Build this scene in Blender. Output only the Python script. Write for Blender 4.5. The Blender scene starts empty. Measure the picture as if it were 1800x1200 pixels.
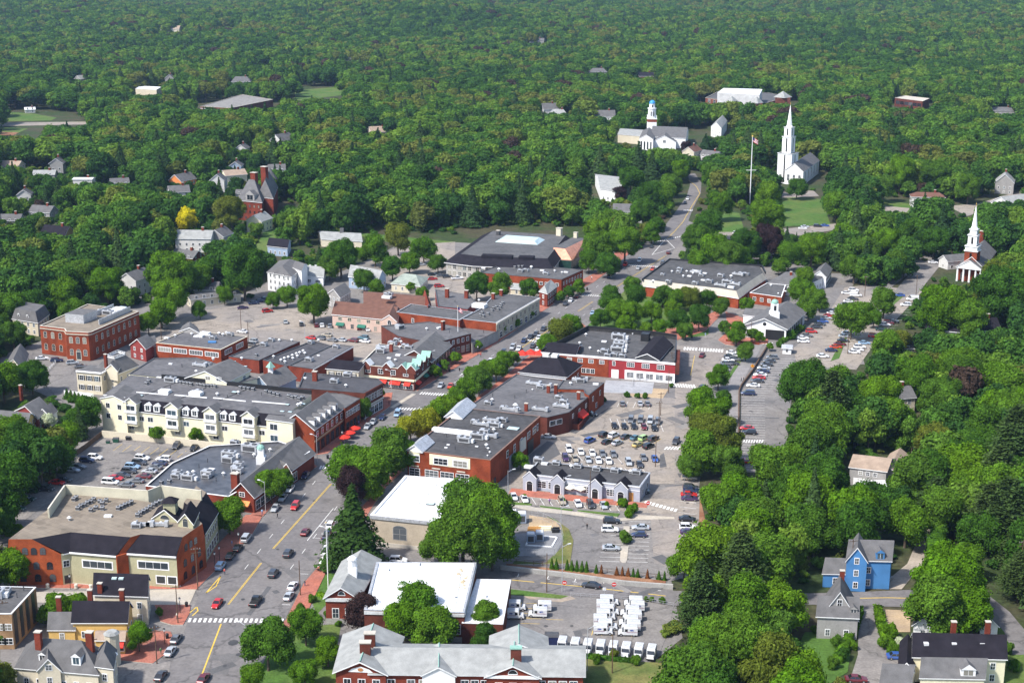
import bpy, math, random
import numpy as np
from mathutils import Vector
R = math.radians
SC = bpy.context.scene
COL = SC.collection
# ---------------------------------------------------------------- camera
CX, CY, F, HC, TH = 900.0, 600.0, 2600.0, 150.0, math.atan(700.0/2600.0)
cd = bpy.data.cameras.new('camera'); cam = bpy.data.objects.new('camera', cd); COL.objects.link(cam)
cd.sensor_width = 36; cd.lens = 36*F/1800; cd.clip_start = 1; cd.clip_end = 30000
cam.location = (0, 0, HC); cam.rotation_euler = (math.pi/2-TH, 0, 0)
SC.camera = cam
# ---------------------------------------------------------------- world, sun, exposure
SUN_TO = Vector((-0.56, -0.42, 0.86)).normalized()
EL = math.asin(SUN_TO.z); AZ = math.atan2(SUN_TO.x, SUN_TO.y)
w = bpy.data.worlds.new('World'); SC.world = w; w.use_nodes = True
nt = w.node_tree; bg = nt.nodes['Background']
sky = nt.nodes.new('ShaderNodeTexSky'); sky.sky_type = 'NISHITA'; sky.sun_disc = False
sky.sun_elevation = EL; sky.sun_rotation = AZ; sky.air_density = 1.0; sky.dust_density = 1.5
nt.links.new(sky.outputs[0], bg.inputs[0]); bg.inputs[1].default_value = 0.138
sd = bpy.data.lights.new('sun', 'SUN'); sd.energy = 3.5; sd.angle = R(3.5); sd.color = (1, 0.96, 0.9)
so = bpy.data.objects.new('sun', sd); COL.objects.link(so)
so.rotation_euler = SUN_TO.to_track_quat('Z', 'Y').to_euler()
SC.view_settings.view_transform = 'Standard'; SC.view_settings.look = 'None'
SC.view_settings.exposure = 0.86; SC.view_settings.gamma = 1
try:
    SC.cycles.max_bounces = 5; SC.cycles.diffuse_bounces = 2; SC.cycles.transparent_max_bounces = 4
    SC.cycles.volume_bounces = 0; SC.cycles.use_denoising = True
except Exception: pass
# ---------------------------------------------------------------- photo pixel -> place
ct, st = math.cos(TH), math.sin(TH)
def P(x, y, z=0.0):
    dx, dy = (x-CX)/F, (CY-y)/F
    d = Vector((dx, ct+dy*st, -st+dy*ct))
    return Vector((0, 0, HC)) + d*((z-HC)/d.z)
def proj(v):
    x, y, z = v[0], v[1], v[2]-HC
    fz = y*ct - z*st; up = y*st + z*ct
    return CX+F*x/fz, CY-F*up/fz
def S(y): return 0.9656/HC*(y+100)          # photo pixels per metre on the ground
# ---------------------------------------------------------------- materials
MC = {}
def _nodes(name):
    m = bpy.data.materials.new(name); m.use_nodes = True
    return m, m.node_tree, m.node_tree.nodes['Principled BSDF']
def mat(name, col=(.5, .5, .5), rough=.8, var=.18, scale=.35, metal=0, spec=.3, fine=2.5, streak=0, bump=0, kind=None):
    seam = 'roof' in name
    if name in MC: return MC[name]
    m, t, b = _nodes(name); N, L = t.nodes, t.links
    b.inputs['Roughness'].default_value = rough; b.inputs['Metallic'].default_value = metal
    b.inputs['Specular IOR Level'].default_value = spec
    tc = N.new('ShaderNodeTexCoord')
    n1 = N.new('ShaderNodeTexNoise'); n1.inputs['Scale'].default_value = scale; n1.inputs['Detail'].default_value = 6
    n2 = N.new('ShaderNodeTexNoise'); n2.inputs['Scale'].default_value = fine; n2.inputs['Detail'].default_value = 3
    L.new(tc.outputs['Object'], n1.inputs['Vector'])
    if streak:
        mp = N.new('ShaderNodeMapping'); mp.inputs['Scale'].default_value = (1, 1, 1.0/streak) if streak > 1 else (1, 1, 8)
        L.new(tc.outputs['Object'], mp.inputs['Vector']); L.new(mp.outputs[0], n2.inputs['Vector'])
    else: L.new(tc.outputs['Object'], n2.inputs['Vector'])
    ad = N.new('ShaderNodeMath'); ad.operation = 'ADD'; L.new(n1.outputs[0], ad.inputs[0]); L.new(n2.outputs[0], ad.inputs[1])
    mr = N.new('ShaderNodeMapRange'); mr.inputs[1].default_value = .7; mr.inputs[2].default_value = 1.3
    mr.inputs[3].default_value = 1-var*1.5; mr.inputs[4].default_value = 1+var
    L.new(ad.outputs[0], mr.inputs[0])
    mx = N.new('ShaderNodeMix'); mx.data_type = 'RGBA'; mx.blend_type = 'MULTIPLY'; mx.inputs[0].default_value = 1
    mx.inputs[6].default_value = (*col, 1); L.new(mr.outputs[0], mx.inputs[7]); L.new(mx.outputs[2], b.inputs['Base Color'])
    if seam:       # membrane sheets with faint seams, each sheet a touch lighter or darker, ponding stains
        bt = N.new('ShaderNodeTexBrick'); bt.inputs['Scale'].default_value = .16; bt.inputs['Mortar Size'].default_value = .012; bt.inputs['Color1'].default_value = (1, 1, 1, 1); bt.inputs['Color2'].default_value = (.86, .86, .87, 1); bt.inputs['Mortar'].default_value = (.7, .7, .7, 1)
        ro = N.new('ShaderNodeMapping'); ro.inputs['Rotation'].default_value = (0, 0, .62); L.new(tc.outputs['Object'], ro.inputs['Vector']); L.new(ro.outputs[0], bt.inputs['Vector'])
        m3 = N.new('ShaderNodeMix'); m3.data_type = 'RGBA'; m3.blend_type = 'MULTIPLY'; m3.inputs[0].default_value = .9; L.new(mx.outputs[2], m3.inputs[6]); L.new(bt.outputs[0], m3.inputs[7])
        pn = N.new('ShaderNodeTexNoise'); pn.inputs['Scale'].default_value = .22; pn.inputs['Detail'].default_value = 2; L.new(tc.outputs['Object'], pn.inputs['Vector'])
        pr = N.new('ShaderNodeMapRange'); pr.inputs[1].default_value = .6; pr.inputs[2].default_value = .64; pr.inputs[3].default_value = 1; pr.inputs[4].default_value = .78 if col[0] < .5 else .93; L.new(pn.outputs[0], pr.inputs[0])
        m4 = N.new('ShaderNodeMix'); m4.data_type = 'RGBA'; m4.blend_type = 'MULTIPLY'; m4.inputs[0].default_value = 1; L.new(m3.outputs[2], m4.inputs[6]); L.new(pr.outputs[0], m4.inputs[7]); L.new(m4.outputs[2], b.inputs['Base Color'])
    if bump:
        bp = N.new('ShaderNodeBump'); bp.inputs['Strength'].default_value = bump; bp.inputs['Distance'].default_value = .1
        L.new(n2.outputs[0], bp.inputs['Height']); L.new(bp.outputs[0], b.inputs['Normal'])
    MC[name] = m; return m
def brick(name, col):
    if name in MC: return MC[name]
    m, t, b = _nodes(name); N, L = t.nodes, t.links
    b.inputs['Roughness'].default_value = .9; b.inputs['Specular IOR Level'].default_value = .15
    tc = N.new('ShaderNodeTexCoord'); sp = N.new('ShaderNodeSeparateXYZ'); L.new(tc.outputs['Object'], sp.inputs[0])
    ax = N.new('ShaderNodeMath'); ax.operation = 'ADD'; L.new(sp.outputs[0], ax.inputs[0]); L.new(sp.outputs[1], ax.inputs[1])
    cb = N.new('ShaderNodeCombineXYZ'); L.new(ax.outputs[0], cb.inputs[0]); L.new(sp.outputs[2], cb.inputs[1])
    bt = N.new('ShaderNodeTexBrick'); bt.inputs['Scale'].default_value = 2.2; bt.inputs['Mortar Size'].default_value = .012
    c2 = tuple(c*.72 for c in col); bt.inputs['Color1'].default_value = (*col, 1); bt.inputs['Color2'].default_value = (*c2, 1)
    bt.inputs['Mortar'].default_value = (col[0]*.9+.03, col[1]+.035, col[2]+.03, 1); L.new(cb.outputs[0], bt.inputs['Vector'])
    n = N.new('ShaderNodeTexNoise'); n.inputs['Scale'].default_value = .3; n.inputs['Detail'].default_value = 5; L.new(tc.outputs['Object'], n.inputs['Vector'])
    mr = N.new('ShaderNodeMapRange'); mr.inputs[1].default_value = .3; mr.inputs[2].default_value = .7; mr.inputs[3].default_value = .62; mr.inputs[4].default_value = 1.22
    L.new(n.outputs[0], mr.inputs[0])
    mx = N.new('ShaderNodeMix'); mx.data_type = 'RGBA'; mx.blend_type = 'MULTIPLY'; mx.inputs[0].default_value = 1
    L.new(bt.outputs[0], mx.inputs[6]); L.new(mr.outputs[0], mx.inputs[7]); L.new(mx.outputs[2], b.inputs['Base Color'])
    MC[name] = m; return m
def surf(name, col, col2, scale=.05, fine=1.5, rough=.9, lo=.42, hi=.6, cracks=0, wear=.15, spec=.2):
    """ground-like surface: two tones in patches, fine grain, optional dark cracks and seams"""
    if name in MC: return MC[name]
    m, t, b = _nodes(name); N, L = t.nodes, t.links
    b.inputs['Roughness'].default_value = rough; b.inputs['Specular IOR Level'].default_value = spec
    g = N.new('ShaderNodeTexCoord')
    def noise(s, d=6):
        n = N.new('ShaderNodeTexNoise'); n.inputs['Scale'].default_value = s; n.inputs['Detail'].default_value = d
        L.new(g.outputs['Object'], n.inputs['Vector']); return n
    def rng(src, a, b_, c, d):
        r = N.new('ShaderNodeMapRange'); r.inputs[1].default_value = a; r.inputs[2].default_value = b_; r.inputs[3].default_value = c; r.inputs[4].default_value = d
        L.new(src, r.inputs[0]); return r.outputs[0]
    def mul(c, f_):
        x = N.new('ShaderNodeMix'); x.data_type = 'RGBA'; x.blend_type = 'MULTIPLY'; x.inputs[0].default_value = 1
        L.new(c, x.inputs[6]); L.new(f_, x.inputs[7]); return x.outputs[2]
    mx = N.new('ShaderNodeMix'); mx.data_type = 'RGBA'; mx.inputs[6].default_value = (*col, 1); mx.inputs[7].default_value = (*col2, 1)
    L.new(rng(noise(scale).outputs[0], lo, hi, 0, 1), mx.inputs[0])
    c = mul(mx.outputs[2], rng(noise(fine, 4).outputs[0], .3, .7, 1-wear, 1+wear))
    c = mul(c, rng(noise(.35, 5).outputs[0], .3, .7, 1-wear*.8, 1+wear*.8))
    if cracks:
        v = N.new('ShaderNodeTexVoronoi'); v.feature = 'DISTANCE_TO_EDGE'; v.inputs['Scale'].default_value = cracks
        nz = noise(.6, 4); av = N.new('ShaderNodeVectorMath'); av.operation = 'MULTIPLY_ADD'; av.inputs[1].default_value = (3, 3, 3)
        L.new(nz.outputs[1], av.inputs[0]); L.new(g.outputs['Object'], av.inputs[2]); L.new(av.outputs[0], v.inputs['Vector'])
        c = mul(c, rng(noise(.11, 3).outputs[0], .60, .68, 1, .80)); c = mul(c, rng(noise(.8, 2).outputs[0], .66, .74, 1, .78))
        c = mul(c, rng(v.outputs[0], .0, .016, .62, 1))
    L.new(c, b.inputs['Base Color']); MC[name] = m; return m
def leafmat(name, ramp, trans=.27, tint=.4, drift=False):
    """foliage: colour varies from tree to tree (Object Info Random) and in clumps inside a crown"""
    if name in MC: return MC[name]
    m = bpy.data.materials.new(name); m.use_nodes = True; t = m.node_tree; N, L = t.nodes, t.links
    N.remove(N['Principled BSDF']); out = N['Material Output']
    oi = N.new('ShaderNodeObjectInfo'); rp = N.new('ShaderNodeValToRGB')
    el = rp.color_ramp.elements
    while len(el) > 1: el.remove(el[0])
    el[0].position = ramp[0][0]; el[0].color = (*ramp[0][1], 1)
    for p, c in ramp[1:]:
        e = el.new(p); e.color = (*c, 1)
    if drift:
        ln = N.new('ShaderNodeTexNoise'); ln.inputs['Scale'].default_value = .0035; ln.inputs['Detail'].default_value = 3; L.new(oi.outputs['Location'], ln.inputs['Vector'])
        sb = N.new('ShaderNodeMath'); sb.operation = 'MULTIPLY_ADD'; sb.inputs[1].default_value = 1.5; sb.inputs[2].default_value = -.75; L.new(ln.outputs[0], sb.inputs[0])
        lt = N.new('ShaderNodeMath'); lt.operation = 'LESS_THAN'; lt.inputs[1].default_value = .93; L.new(oi.outputs['Random'], lt.inputs[0])
        m2 = N.new('ShaderNodeMath'); m2.operation = 'MULTIPLY_ADD'; L.new(sb.outputs[0], m2.inputs[0]); L.new(lt.outputs[0], m2.inputs[1]); L.new(oi.outputs['Random'], m2.inputs[2])
        mn = N.new('ShaderNodeMath'); mn.operation = 'MINIMUM'; L.new(m2.outputs[0], mn.inputs[0])
        gx = N.new('ShaderNodeMath'); gx.operation = 'MAXIMUM'; gx.inputs[1].default_value = .93; L.new(oi.outputs['Random'], gx.inputs[0]); L.new(gx.outputs[0], mn.inputs[1]); L.new(mn.outputs[0], rp.inputs[0])
    else: L.new(oi.outputs['Random'], rp.inputs[0])
    tc = N.new('ShaderNodeTexCoord'); n = N.new('ShaderNodeTexNoise'); n.inputs['Scale'].default_value = .38; n.inputs['Detail'].default_value = 4
    L.new(tc.outputs['Object'], n.inputs['Vector'])
    mr = N.new('ShaderNodeMapRange'); mr.inputs[1].default_value = .32; mr.inputs[2].default_value = .68; mr.inputs[3].default_value = 1-tint; mr.inputs[4].default_value = 1+tint
    L.new(n.outputs[0], mr.inputs[0])
    nf = N.new('ShaderNodeTexNoise'); nf.inputs['Scale'].default_value = 1.9; nf.inputs['Detail'].default_value = 2; L.new(tc.outputs['Object'], nf.inputs['Vector'])
    mf = N.new('ShaderNodeMapRange'); mf.inputs[1].default_value = .3; mf.inputs[2].default_value = .7; mf.inputs[3].default_value = .55; mf.inputs[4].default_value = 1.5; L.new(nf.outputs[0], mf.inputs[0])
    mm_ = N.new('ShaderNodeMath'); mm_.operation = 'MULTIPLY'; L.new(mr.outputs[0], mm_.inputs[0]); L.new(mf.outputs[0], mm_.inputs[1])
    mx = N.new('ShaderNodeMix'); mx.data_type = 'RGBA'; mx.blend_type = 'MULTIPLY'; mx.inputs[0].default_value = 1
    L.new(rp.outputs[0], mx.inputs[6]); L.new(mm_.outputs[0], mx.inputs[7])
    d = N.new('ShaderNodeBsdfDiffuse'); tr = N.new('ShaderNodeBsdfTranslucent'); ms = N.new('ShaderNodeMixShader'); ms.inputs[0].default_value = trans
    L.new(mx.outputs[2], d.inputs[0])
    gm = N.new('ShaderNodeMix'); gm.data_type = 'RGBA'; gm.blend_type = 'MULTIPLY'; gm.inputs[0].default_value = 1; gm.inputs[7].default_value = (1.25, 1.35, .55, 1)
    L.new(mx.outputs[2], gm.inputs[6]); L.new(gm.outputs[2], tr.inputs[0])
    L.new(d.outputs[0], ms.inputs[1]); L.new(tr.outputs[0], ms.inputs[2]); L.new(ms.outputs[0], out.inputs[0])
    MC[name] = m; return m
BR = brick('red brick', (.205, .040, .022)); BR2 = brick('dark red brick', (.135, .036, .024)); BR3 = brick('orange brick', (.265, .052, .020)); BRO = brick('bright orange brick', (.40, .085, .028)); WHH = mat('weathered white clapboard', (.58, .57, .55), .75, .12, fine=6, streak=1); BRT = brick('tan brick', (.36, .22, .12))
WH = mat('white paint', (.78, .78, .78), .6, .06); CRM = mat('cream siding', (.73, .68, .49), .7, .08); CRM2 = mat('beige siding', (.58, .52, .40), .7, .08)
OLV = mat('olive panel', (.40, .38, .24), .8, .1); YEL = mat('yellow siding', (.62, .40, .13), .7, .08); REDS = mat('crimson siding', (.27, .025, .03), .7, .1)
MAR = mat('barn red siding', (.22, .04, .035), .7, .1); BLU = mat('bright blue siding', (.065, .205, .44), .75, .14, fine=6, streak=1); PBL = mat('pale blue siding', (.30, .38, .50), .7, .08)
GRS = mat('grey siding', (.30, .29, .28), .8, .12); LGR = mat('blue grey stucco', (.36, .38, .44), .8, .08); TANW = mat('tan stucco', (.44, .37, .28), .85, .1)
PNK = mat('pink stucco', (.50, .36, .30), .85, .1); STN = mat('grey stone', (.34, .33, .31), .9, .2, fine=4); LST = mat('light limestone', (.56, .52, .44), .85, .1)
RDK = mat('dark tar roof', (.050, .050, .053), .85, .3, .12, fine=.6); RGR = mat('grey membrane roof', (.105, .102, .102), .8, .22, .12, fine=.7)
RBG = mat('gravel roof', (.235, .195, .150), .95, .16, .3, fine=8, bump=.4); RWH = mat('white membrane roof', (.80, .80, .80), .5, .05, .2)
SHG = mat('grey shingles', (.120, .117, .118), .9, .22, .5, fine=5, streak=1, bump=.3); SHD = mat('charcoal shingles', (.020, .018, .024), .95, .25, .5, fine=5, streak=1, bump=.3, spec=.08)
SHL = mat('light slate shingles', (.29, .295, .285), .85, .2, .5, fine=6, streak=1, bump=.3); SHB = mat('brown shingles', (.145, .070, .050), .9, .2, .5, fine=5, streak=1)
SHT = mat('tan shingles', (.33, .25, .19), .9, .2, .5, fine=5, streak=1); COP = mat('new copper', (.62, .28, .18), .45, .2, .6, metal=.2, streak=6); VER = mat('green copper', (.24, .42, .35), .7, .15)
MTL = mat('galvanised metal', (.50, .51, .53), .45, .2, 1.0, metal=.35); MTD = mat('dark metal', (.07, .07, .075), .5, .2); MTW = mat('pale metal', (.66, .66, .66), .5, .1)
GLS = mat('window glass', (.022, .027, .033), .08, .3, .8, spec=.8); GLB = mat('pale skylight glass', (.50, .62, .62), .15, .08, spec=.7)
CON = mat('concrete', (.47, .43, .37), .9, .1); BLK = mat('black paint', (.02, .02, .022), .4, .1); RUB = mat('rubber', (.02, .02, .02), .9, .1)
def glassy():
    m = GLS; t = m.node_tree; N, L = t.nodes, t.links; b = N['Principled BSDF']; oi = N.new('ShaderNodeObjectInfo'); r = N.new('ShaderNodeValToRGB'); r.color_ramp.interpolation = 'CONSTANT'; e = r.color_ramp.elements
    e[0].color = (.018, .022, .028, 1); e[1].position = .45; e[1].color = (.04, .05, .06, 1)
    for p, c in ((.7, (.10, .11, .12)), (.84, (.24, .23, .20)), (.95, (.05, .08, .10))): k = e.new(p); k.color = (*c, 1)
    L.new(oi.outputs['Random'], r.inputs[0]); L.new(r.outputs[0], b.inputs['Base Color'])
glassy()
AWR = mat('red canvas', (.60, .035, .02), .7, .08); AWG = mat('green canvas', (.02, .13, .09), .7, .1); AWO = mat('orange canvas', (.70, .25, .08), .7, .1); AWC = mat('cream canvas', (.75, .70, .58), .7, .05)
PUR = mat('purple canvas', (.10, .03, .30), .7, .1); WOOD = mat('weathered wood', (.12, .075, .05), .9, .3, 1, fine=6); PLY = mat('plywood', (.52, .27, .08), .8, .15, 1)
GOLD = mat('gilded finial', (.65, .42, .10), .4, .1, metal=.5); DOME = mat('blue dome paint', (.05, .28, .62), .45, .1)
# ---------------------------------------------------------------- mesh collecting
class M:
    def __init__(s): s.v = []; s.f = []; s.m = []; s.mats = []
    def mi(s, mt):
        if mt not in s.mats: s.mats.append(mt)
        return s.mats.index(mt)
    def face(s, pts, mt):
        n = len(s.v); s.v += [tuple(p) for p in pts]; s.f.append(tuple(range(n, n+len(pts)))); s.m.append(s.mi(mt))
    def prism(s, poly, z0, z1, mt, top=None, bottom=False):
        """poly: CCW xy list"""
        n = len(s.v); k = len(poly); s.v += [(p[0], p[1], z0) for p in poly] + [(p[0], p[1], z1) for p in poly]
        a = s.mi(mt); b = s.mi(top or mt)
        for i in range(k):
            j = (i+1) % k; s.f.append((n+i, n+j, n+k+j, n+k+i)); s.m.append(a)
        s.f.append(tuple(range(n+k, n+2*k))); s.m.append(b)
        if bottom: s.f.append(tuple(range(n+k-1, n-1, -1))); s.m.append(a)
    def frust(s, lo, hi, z0, z1, mt, top=None):
        n = len(s.v); k = len(lo); s.v += [(p[0], p[1], z0) for p in lo] + [(p[0], p[1], z1) for p in hi]
        a = s.mi(mt); b = s.mi(top or mt)
        for i in range(k):
            j = (i+1) % k; s.f.append((n+i, n+j, n+k+j, n+k+i)); s.m.append(a)
        s.f.append(tuple(range(n+k, n+2*k))); s.m.append(b)
    def box(s, o, ux, uy, lx, ly, z0, z1, mt, top=None, cx=True, cy=True):
        """o centre, ux/uy unit vectors"""
        o = Vector((o[0], o[1], 0)); hx = lx/2; hy = ly/2
        c = [o-ux*hx-uy*hy, o+ux*hx-uy*hy, o+ux*hx+uy*hy, o-ux*hx+uy*hy]
        s.prism([(p.x, p.y) for p in ccw(c)], z0, z1, mt, top, True)
    def cyl(s, x, y, r0, r1, z0, z1, mt, n=10, cap=None):
        lo = [(x+r0*math.cos(2*math.pi*i/n), y+r0*math.sin(2*math.pi*i/n)) for i in range(n)]
        hi = [(x+r1*math.cos(2*math.pi*i/n), y+r1*math.sin(2*math.pi*i/n)) for i in range(n)]
        s.frust(lo, hi, z0, z1, mt, cap)
    def dome(s, x, y, r, z, h, mt, n=12, k=4):
        for i in range(k):
            a, b = math.pi/2*i/k, math.pi/2*(i+1)/k
            s.cyl(x, y, r*math.cos(a), max(r*math.cos(b), .01), z+h*math.sin(a), z+h*math.sin(b), mt, n)
    def tube(s, p, q, r, mt, n=6, r2=None):
        p, q = Vector(p), Vector(q); d = (q-p).normalized(); a = d.orthogonal().normalized(); b = d.cross(a); r2 = r if r2 is None else r2
        k = len(s.v)
        for c, rr in ((p, r), (q, r2)):
            for i in range(n):
                t = 2*math.pi*i/n; s.v.append(tuple(c+(a*math.cos(t)+b*math.sin(t))*rr))
        m = s.mi(mt)
        for i in range(n):
            j = (i+1) % n; s.f.append((k+i, k+j, k+n+j, k+n+i)); s.m.append(m)
        s.f.append(tuple(range(k+n, k+2*n))); s.m.append(m)
    def build(s, name, parent=None, off=None, smooth=False):
        off = off if off is not None else (ORG.get(parent.name, (0, 0, 0)) if parent else (0, 0, 0))
        me = bpy.data.meshes.new(name)
        me.from_pydata([(a-off[0], b-off[1], c-off[2]) for a, b, c in s.v], [], s.f)
        for mt in s.mats: me.materials.append(mt)
        me.polygons.foreach_set('material_index', s.m)
        if smooth: me.polygons.foreach_set('use_smooth', [True]*len(s.f))
        me.update()
        o = bpy.data.objects.new(name, me); COL.objects.link(o)
        if parent: o.parent = parent; ORG[o.name] = off
        return o
ORG = {}
def hills(x, y):
    '''gentle rise and fall of the far woods'''
    k = min(max((y-1900)/900, 0), 1); return k*k*(3-2*k)*(16+15*math.sin(x*.0042+y*.0017+1.1)*math.cos(y*.0034-x*.0011)+7*math.sin(x*.011+y*.006))
def ccw(c):
    a = sum(c[i][0]*c[(i+1) % len(c)][1]-c[(i+1) % len(c)][0]*c[i][1] for i in range(len(c)))
    return list(c) if a > 0 else list(c)[::-1]
def tag(o, label=None, cat=None, group=None, kind=None):
    if label: o['label'] = label
    if cat: o['category'] = cat
    if group: o['group'] = group
    if kind: o['kind'] = kind
    return o
def thing(name, label, cat, loc, group=None):
    o = bpy.data.objects.new(name, None); COL.objects.link(o); o.location = loc; o.empty_display_size = .5
    ORG[o.name] = tuple(loc); return tag(o, label, cat, group)
def struct(m, name): o = m.build(name); o['kind'] = 'structure'; return o
LM = []        # landmarks: (phrase, world point)
KEEP = []      # parts of the picture plane that the photo shows free of trees: (x0,y0,x1,y1,depth)
FOOT = []      # footprints on the ground, xy polygons
def keep(pts3, vis=1.0, pad=2):
    q = [proj(p) for p in pts3]; xs = [a for a, b in q]; ys = [b for a, b in q]
    y1 = min(ys)+(max(ys)-min(ys))*vis
    KEEP.append((min(xs)-pad, min(ys)-pad, max(xs)+pad, y1, min(p[1] for p in pts3)))
# ---------------------------------------------------------------- building kit
Z3 = Vector((0, 0, 1)); CAMP = Vector((0, 0))
class B: pass
def pts(px, h):
    q = [P(x, y, h) for x, y in px]; q = [Vector((a.x, a.y)) for a in q]
    if len(q) == 3: q.append(q[0]+q[2]-q[1])
    return q
def outward(b, i):
    p, q = b.poly[i], b.poly[(i+1) % len(b.poly)]; d = (q-p).normalized(); n = Vector((d.y, -d.x))
    return (n if b.sgn > 0 else -n), d, (q-p).length
def start(name, label, cat, poly, h, lm=None, vis=.85, group=None, kp=True):
    b = B(); b.poly = poly; b.h = h
    b.sgn = sum(poly[i].x*poly[(i+1) % len(poly)].y-poly[(i+1) % len(poly)].x*poly[i].y for i in range(len(poly)))
    c = sum(poly, Vector((0, 0)))/len(poly); b.c = c
    b.root = thing(name, label, cat, (c.x, c.y, 0), group)
    if lm: LM.append((lm, (c.x, c.y)))
    if kp: keep([(p.x, p.y, z) for p in poly for z in (0, h)], vis)
    FOOT.append([(p.x, p.y) for p in poly]); return b
def insets(poly, ds, sgn):
    k = len(poly); out = []
    for i in range(k):
        a, b_, c = poly[i-1], poly[i], poly[(i+1) % k]
        def line(p, q, d):
            u = (q-p).normalized(); n = Vector((-u.y, u.x))*(1 if sgn > 0 else -1); return p+n*d, u
        p1, u1 = line(a, b_, ds[i-1]); p2, u2 = line(b_, c, ds[i]); den = u1.x*u2.y-u1.y*u2.x
        if abs(den) < 1e-4: out.append(p2); continue
        w_ = p2-p1; t = (w_.x*u2.y-w_.y*u2.x)/den; out.append(p1+u1*t)
    return out
def flat(name, label, cat, px, h, wall=BR, roof=RGR, par=.5, cop=LST, lm=None, vis=.85, deck=None, kp=True, copw=.35, poly=None):
    b = start(name, label, cat, poly or pts(px, h), h, lm, vis, kp=kp)
    k = len(b.poly); inn = insets(b.poly, [copw]*k, b.sgn); out = insets(b.poly, [-.06]*k, b.sgn)
    P0 = b.poly if b.sgn > 0 else b.poly[::-1]; I0 = inn if b.sgn > 0 else inn[::-1]; O0 = out if b.sgn > 0 else out[::-1]
    m = M(); m.mats = [wall]
    for i in range(k):
        j = (i+1) % k; a, c = P0[i], P0[j]
        m.face([(a.x, a.y, 0), (c.x, c.y, 0), (c.x, c.y, h-.12), (a.x, a.y, h-.12)], wall)
    b.wall = m.build('wall', b.root)
    m = M()
    for i in range(k):                               # coping ring and inner parapet face
        j = (i+1) % k; a, c, ia, ic = O0[i], O0[j], I0[i], I0[j]
        m.face([(a.x, a.y, h-.13), (c.x, c.y, h-.13), (c.x, c.y, h), (a.x, a.y, h)], cop)
        m.face([(a.x, a.y, h), (c.x, c.y, h), (ic.x, ic.y, h), (ia.x, ia.y, h)], cop)
        m.face([(ic.x, ic.y, h), (ic.x, ic.y, h-par), (ia.x, ia.y, h-par), (ia.x, ia.y, h)], deck or roof)
    b.cop = m.build('parapet', b.root)
    m = M(); m.face([(p.x, p.y, h-par) for p in I0], roof); b.roof = m.build('roof', b.root); b.deck = h-par
    return b
def slope(name, label, cat, px, he, ht, ds, wall=BR, side=SHD, top=RGR, lm=None, vis=.85, over=.35, gab=None, poly=None, kp=True):
    """walls to he, sloping roof faces up to a flat top at ht; ds = inset per edge (0 = wall carried up)"""
    b = start(name, label, cat, poly or pts(px, he), ht, lm, vis, kp=kp); k = len(b.poly); b.he = he
    tp = insets(b.poly, ds, b.sgn); ov = insets(b.poly, [(-over if d else 0) for d in ds], b.sgn)
    idx = list(range(k)) if b.sgn > 0 else list(range(k))[::-1]
    m = M(); r = M()
    for i in range(k):
        j = (i+1) % k; a, c = b.poly[i], b.poly[j]; ta, tc = tp[i], tp[j]; oa, oc = ov[i], ov[j]
        f = [(a.x, a.y, 0), (c.x, c.y, 0), (c.x, c.y, he), (a.x, a.y, he)]
        if ds[i] == 0: f = [(a.x, a.y, 0), (c.x, c.y, 0), (c.x, c.y, he), (tc.x, tc.y, ht), (ta.x, ta.y, ht), (a.x, a.y, he)]
        m.face(f if b.sgn > 0 else f[::-1], (gab or wall) if ds[i] == 0 else wall)
        if ds[i]:
            f = [(oa.x, oa.y, he), (oc.x, oc.y, he), (tc.x, tc.y, ht), (ta.x, ta.y, ht)]; r.face(f if b.sgn > 0 else f[::-1], side)
            f = [(oa.x, oa.y, he-.25), (oc.x, oc.y, he-.25), (oc.x, oc.y, he), (oa.x, oa.y, he)]; r.face(f if b.sgn > 0 else f[::-1], WH)
            f = [(a.x, a.y, he-.25), (c.x, c.y, he-.25), (oc.x, oc.y, he-.25), (oa.x, oa.y, he-.25)]; r.face(f if b.sgn < 0 else f[::-1], WH)
    f = [(p.x, p.y, ht) for p in tp]; r.face(f if b.sgn > 0 else f[::-1], top)
    b.wall = m.build('wall', b.root); b.roof = r.build('roof', b.root); b.deck = ht; b.top = tp
    return b
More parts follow.
